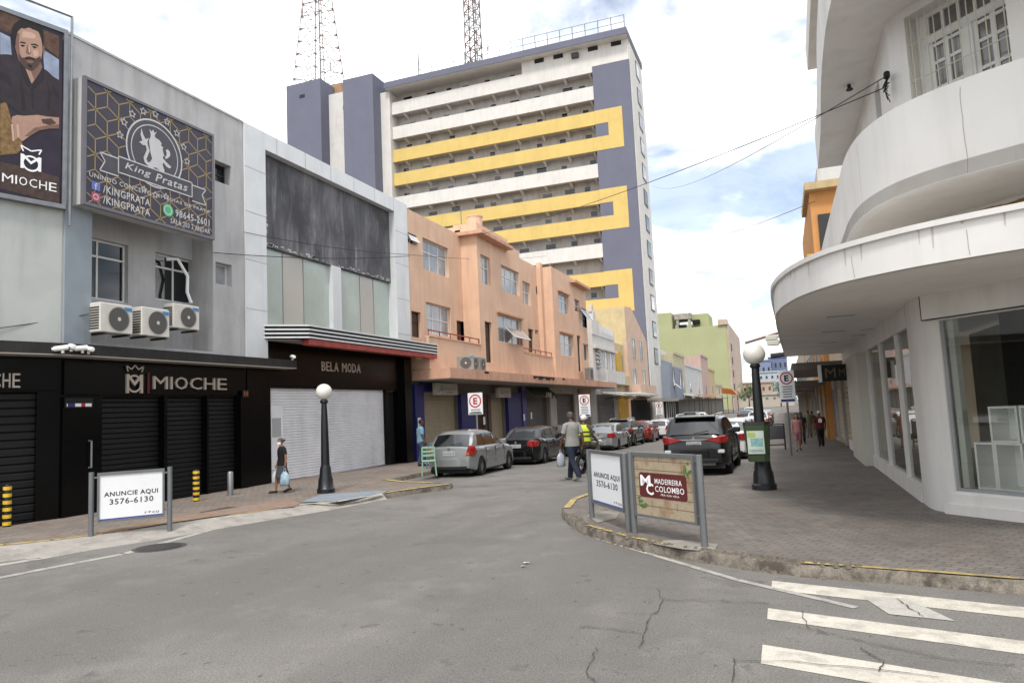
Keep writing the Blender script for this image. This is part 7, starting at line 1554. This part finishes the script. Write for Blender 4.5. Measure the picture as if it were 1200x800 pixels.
    if legs in ('trousers', 'shorts'):
        m_ = MB(); loft(m_, ((.76, .12, .10), (.82, .165, .128), (.9, .172, .132), (.97, .165, .124), (1.02, .152, .112)), .02)
        for sd in 'RL':
            h_, n_, a_0 = Vector(P['hi'+sd]), Vector(P['kn'+sd]), Vector(P['an'+sd])
            pts = [h_+Vector((0, 0, .02)), h_+(n_-h_)*.3, h_+(n_-h_)*.7, n_]; rr_s = [.098, .102, .088, .078]
            if legs == 'trousers': pts += [n_+(a_0-n_)*.3, n_+(a_0-n_)*.65, a_0+Vector((0, 0, .02)), a_0+Vector((0, .01, -.02))]; rr_s += [.072, .07, .066, .07]
            m_.tube([p_*k for p_ in pts], [r_*k*(1+rn.uniform(-.04, .05)) for r_ in rr_s], 12)
        m_.build('trousers' if legs == 'trousers' else 'shorts', LM, t, smooth=60)
    else:
        zs = ((1.06, .145, .105), (.95, .175, .13), (.8, .185, .15), (.62, .2, .2 if stride else .17), (.5, .205, .22))
        a = MB(); a.rings([[(w*s*k*math.cos(a_)*(1+.03*math.sin(6*a_)), d*k*math.sin(a_), z*k) for a_ in [2*PI*j/24 for j in range(24)]] for z, w, d in zs], True, True); a.build('skirt', LM, t, smooth=60)
    for sd in 'RL':
        a = MB(); an, to = Vector(P['an'+sd])*k, Vector(P['to'+sd])*k; fl = Vector((0, 0, -.045*k)); hl = an+Vector((0, -.045*k, -.045*k)); a.tube([hl, an+fl*.9+Vector((0, .03*k, 0)), to+Vector((0, .02, .005))*k, to+Vector((0, .07, .0))*k], [.036*k, .042*k, .042*k, .026*k], 8); a.build('shoe', M('cloth '+shoes, shoes, .6, .1), t, smooth=60)
    # face: eyes, brows, mouth
    a = MB()
    for sg in (1, -1): a.ell(hc+Vector((.028*sg, .083, .005))*k, .011*k, .008*k, .006*k, 8, 6); a.box(hc.x+(.028*sg-.016)*k, hc.x+(.028*sg+.016)*k, hc.y+.08*k, hc.y+.09*k, hc.z+.02*k, hc.z+.026*k)
    a.box(hc.x-.022*k, hc.x+.022*k, hc.y+.078*k, hc.y+.088*k, hc.z-.066*k, hc.z-.058*k); a.build('face_features', HAIR, t)
    hm = hairm or HAIR
    if cap: a = MB(); a.ell(hc+Vector((0, -.005, .05))*k, .1*k, .118*k, .1*k); a.rbox(-.07*k, .07*k, hc.y+.08*k, hc.y+.18*k, hc.z+.04*k, hc.z+.055*k, .01); a.build('cap' if cap != 'helmet' else 'helmet', M('headgear '+cap, '#d8d8d6' if cap == 'helmet' else '#c8c8c4', .35, .05), t, smooth=60)
    if hair == 'short' or cap is None and hair in ('long', 'bun', 'balding'):
        a = MB(); rr_ = []; z0 = -.03 if hair != 'balding' else -.045
        for z, w, f, bk in ((z0, .07, -.02, .10), (.02, .079, -.01, .108), (.05, .08, .06, .11), (.085, .072, .08, .1), (.112, .05, .055, .07), (.126, .016, .016, .03)) if hair != 'balding' else ((z0, .07, -.03, .1), (0, .077, -.02, .107), (.05, .079, -.02, .109), (.075, .07, -.03, .1)):
            rr_.append([hc+Vector((w*math.cos(a_), (f if math.sin(a_) > 0 else bk)*math.sin(a_), z))*k for a_ in [2*PI*j/18 for j in range(18)]])
        a.rings(rr_, True, True)
        if hair == 'long': a.rings([[hc+Vector((w*math.cos(a_), -.04+d*math.sin(a_), z))*k for a_ in [2*PI*j/12 for j in range(12)]] for z, w, d in ((.02, .078, .07), (-.06, .085, .06), (-.16, .08, .045), (-.2, .03, .02))], True, True)
        if hair == 'bun': a.ell(hc+Vector((0, -.12, .04))*k, .045*k, .045*k, .045*k)
        a.build('hair', hm, t, smooth=60)
    if mask: a = MB(); a.rings([[hc+Vector((w*math.cos(a_), f*math.sin(a_), z))*k for a_ in [PI*j/10 for j in range(11)]] for z, w, f in ((-.095, .05, .09), (-.05, .068, .104), (-.01, .073, .1))], False, False, closed=False); a.build('face_mask', MATS['sign white'], t, smooth=60)
    if print_: a = MB(); Fp = Frame((0, -.135*k, 1.2*k), (1, 0, 0)); a.fpoly(Fp, [(-.07, .0), (.06, -.02), (.08, .1), (.02, .17), (-.06, .14)], .012); a.build('shirt_print', MATS[print_], t)
    t['hand_r'] = 0; del t['hand_r']
    return t, {n: Vector(P[n])*k for n in P}
def bag(label, hand_world, w, h, mat, rz=0):
    t = thing('shopping_bag', label, 'bag', hand_world, rz); rnd = random.Random(int(hand_world.x*100)); rs = []
    for z, a, b in ((-h, .35, .3), (-h*.93, .48, .46), (-h*.6, .5, .5), (-h*.35, .42, .36), (-h*.2, .2, .14), (-.07, .06, .05)): rs.append([(a*w*math.cos(q)*(1+rnd.uniform(-.16, .16)), b*w*.7*math.sin(q)*(1+rnd.uniform(-.16, .16)), z) for q in [2*PI*j/14 for j in range(14)]])
    a = MB(); a.rings(rs, True, True); a.build('sack', mat, t, smooth=60)
    a = MB(); a.tube([(-.04, 0, -.1), (-.02, 0, .0), (0, 0, .015), (.02, 0, 0), (.04, 0, -.1)], .008, 5); a.build('handles', mat, t); return t
def W_(t, v): return Matrix.Translation(t.location) @ Matrix.Rotation(t.rotation_euler.z, 4, 'Z') @ v
BW = M('bag plastic', '#b4b8bb', .35, .2, 9); BG = M('bag grey', '#969ca6', .35, .2, 9); BB = M('bag blue', '#93a7b6', .35, .3, 9)
def phead(px, py, off, top):   # figure height from its feet and the top of its head
    p = onroad(px, py, off); return p, PY(px, top, p.y).z-p.z
p, h = phead(673, 563, 0, 483)
t, J_ = person('man in grey tee shirt crossing the road with a plastic bag', p, .95, h, 'brown', '#8a8984', .6, 'trousers', '#1c2233', '#8a8680', 'balding', HGR, .30, ((-.12, .0), (.10, .0)), 1.12)
bag('grey blue plastic bag hanging from the hand of the man in grey', W_(t, J_['haL']+Vector((0, 0, -.05))), .27, .46, BG, 1.0)
p, h = phead(331, 577, SWL, 514)
t, J_ = person('masked woman in black top and skirt carrying shopping bags past the white shutter', p, 2.5, h, 'tan', '#121214', .5, 'skirt', '#3b4145', '#2a2422', 'bun', HGR, .2, ((.06, .0), (-.06, .0)), 1.15, True)
bag('white plastic bag in the right hand of the masked woman', W_(t, J_['haR']+Vector((0, 0, -.05))), .24, .40, BW, .4); bag('pale blue plastic bag in the left hand of the masked woman', W_(t, J_['haL']+Vector((0, 0, -.05))), .28, .44, BB, .2)
p, h = phead(936, 528, SWR, 485)
person('woman in a pink top and shorts walking towards the camera on the right pavement', p, PI+.1, h, 'fair', '#b9837f', .3, 'shorts', '#a2707a', '#2a2422', 'long', None, .22, ((.1, .0), (-.1, .0)), .98)
p, h = phead(963, 523, SWR, 482)
person('man in a dark red shirt with white print walking away on the right pavement', p, .1, h, 'brown', '#571a20', .6, 'trousers', '#241a1e', '#1a1a1a', 'short', None, .2, ((.08, .0), (-.08, .0)), 1.08, cap='pale', print_='sign white')
p, h = phead(941, 520, SWR, 483)
person('person in dark clothes right behind the woman in pink', p, PI, h, 'brown', '#2b2a30', .6, 'trousers', '#2e3138', '#1a1a1a', 'short', None, .15)
p, h = phead(949, 512, SWR, 481)
person('distant person in a green top on the right pavement', p, PI, h, 'tan', '#6c7553', .6, 'trousers', '#7a776c', '#1a1a1a', 'short', None, .15)
p, h = phead(953.5, 510, SWR, 482)
person('distant person in pale trousers beside the one in green', p, 0, h, 'tan', '#4e4843', .6, 'trousers', '#a39d90', '#1a1a1a', 'short', None, .15)
p, h = phead(494, 546, SWL, 492)
person('person in a pale blue shirt standing behind the blue pillar beside the chairs', p, -.9, h, 'brown', '#6d93a6', .6, 'trousers', '#3a4553', '#1a1a1a', 'short', None, .05, slim=.95)
hd = mc.location+Vector((0, 0, -.02)); 
person('officer in white helmet and yellow reflective vest astride the motorcycle', hd+Vector((-.12, -.3, 0)), -.25, 1.74, 'brown', '#4a4336', .6, 'trousers', '#57503f', '#141414', 'none', None, 0, ((.18, .12), (.18, .12)), 1.1, cap='helmet', sit=True, vest='#b8c82e')
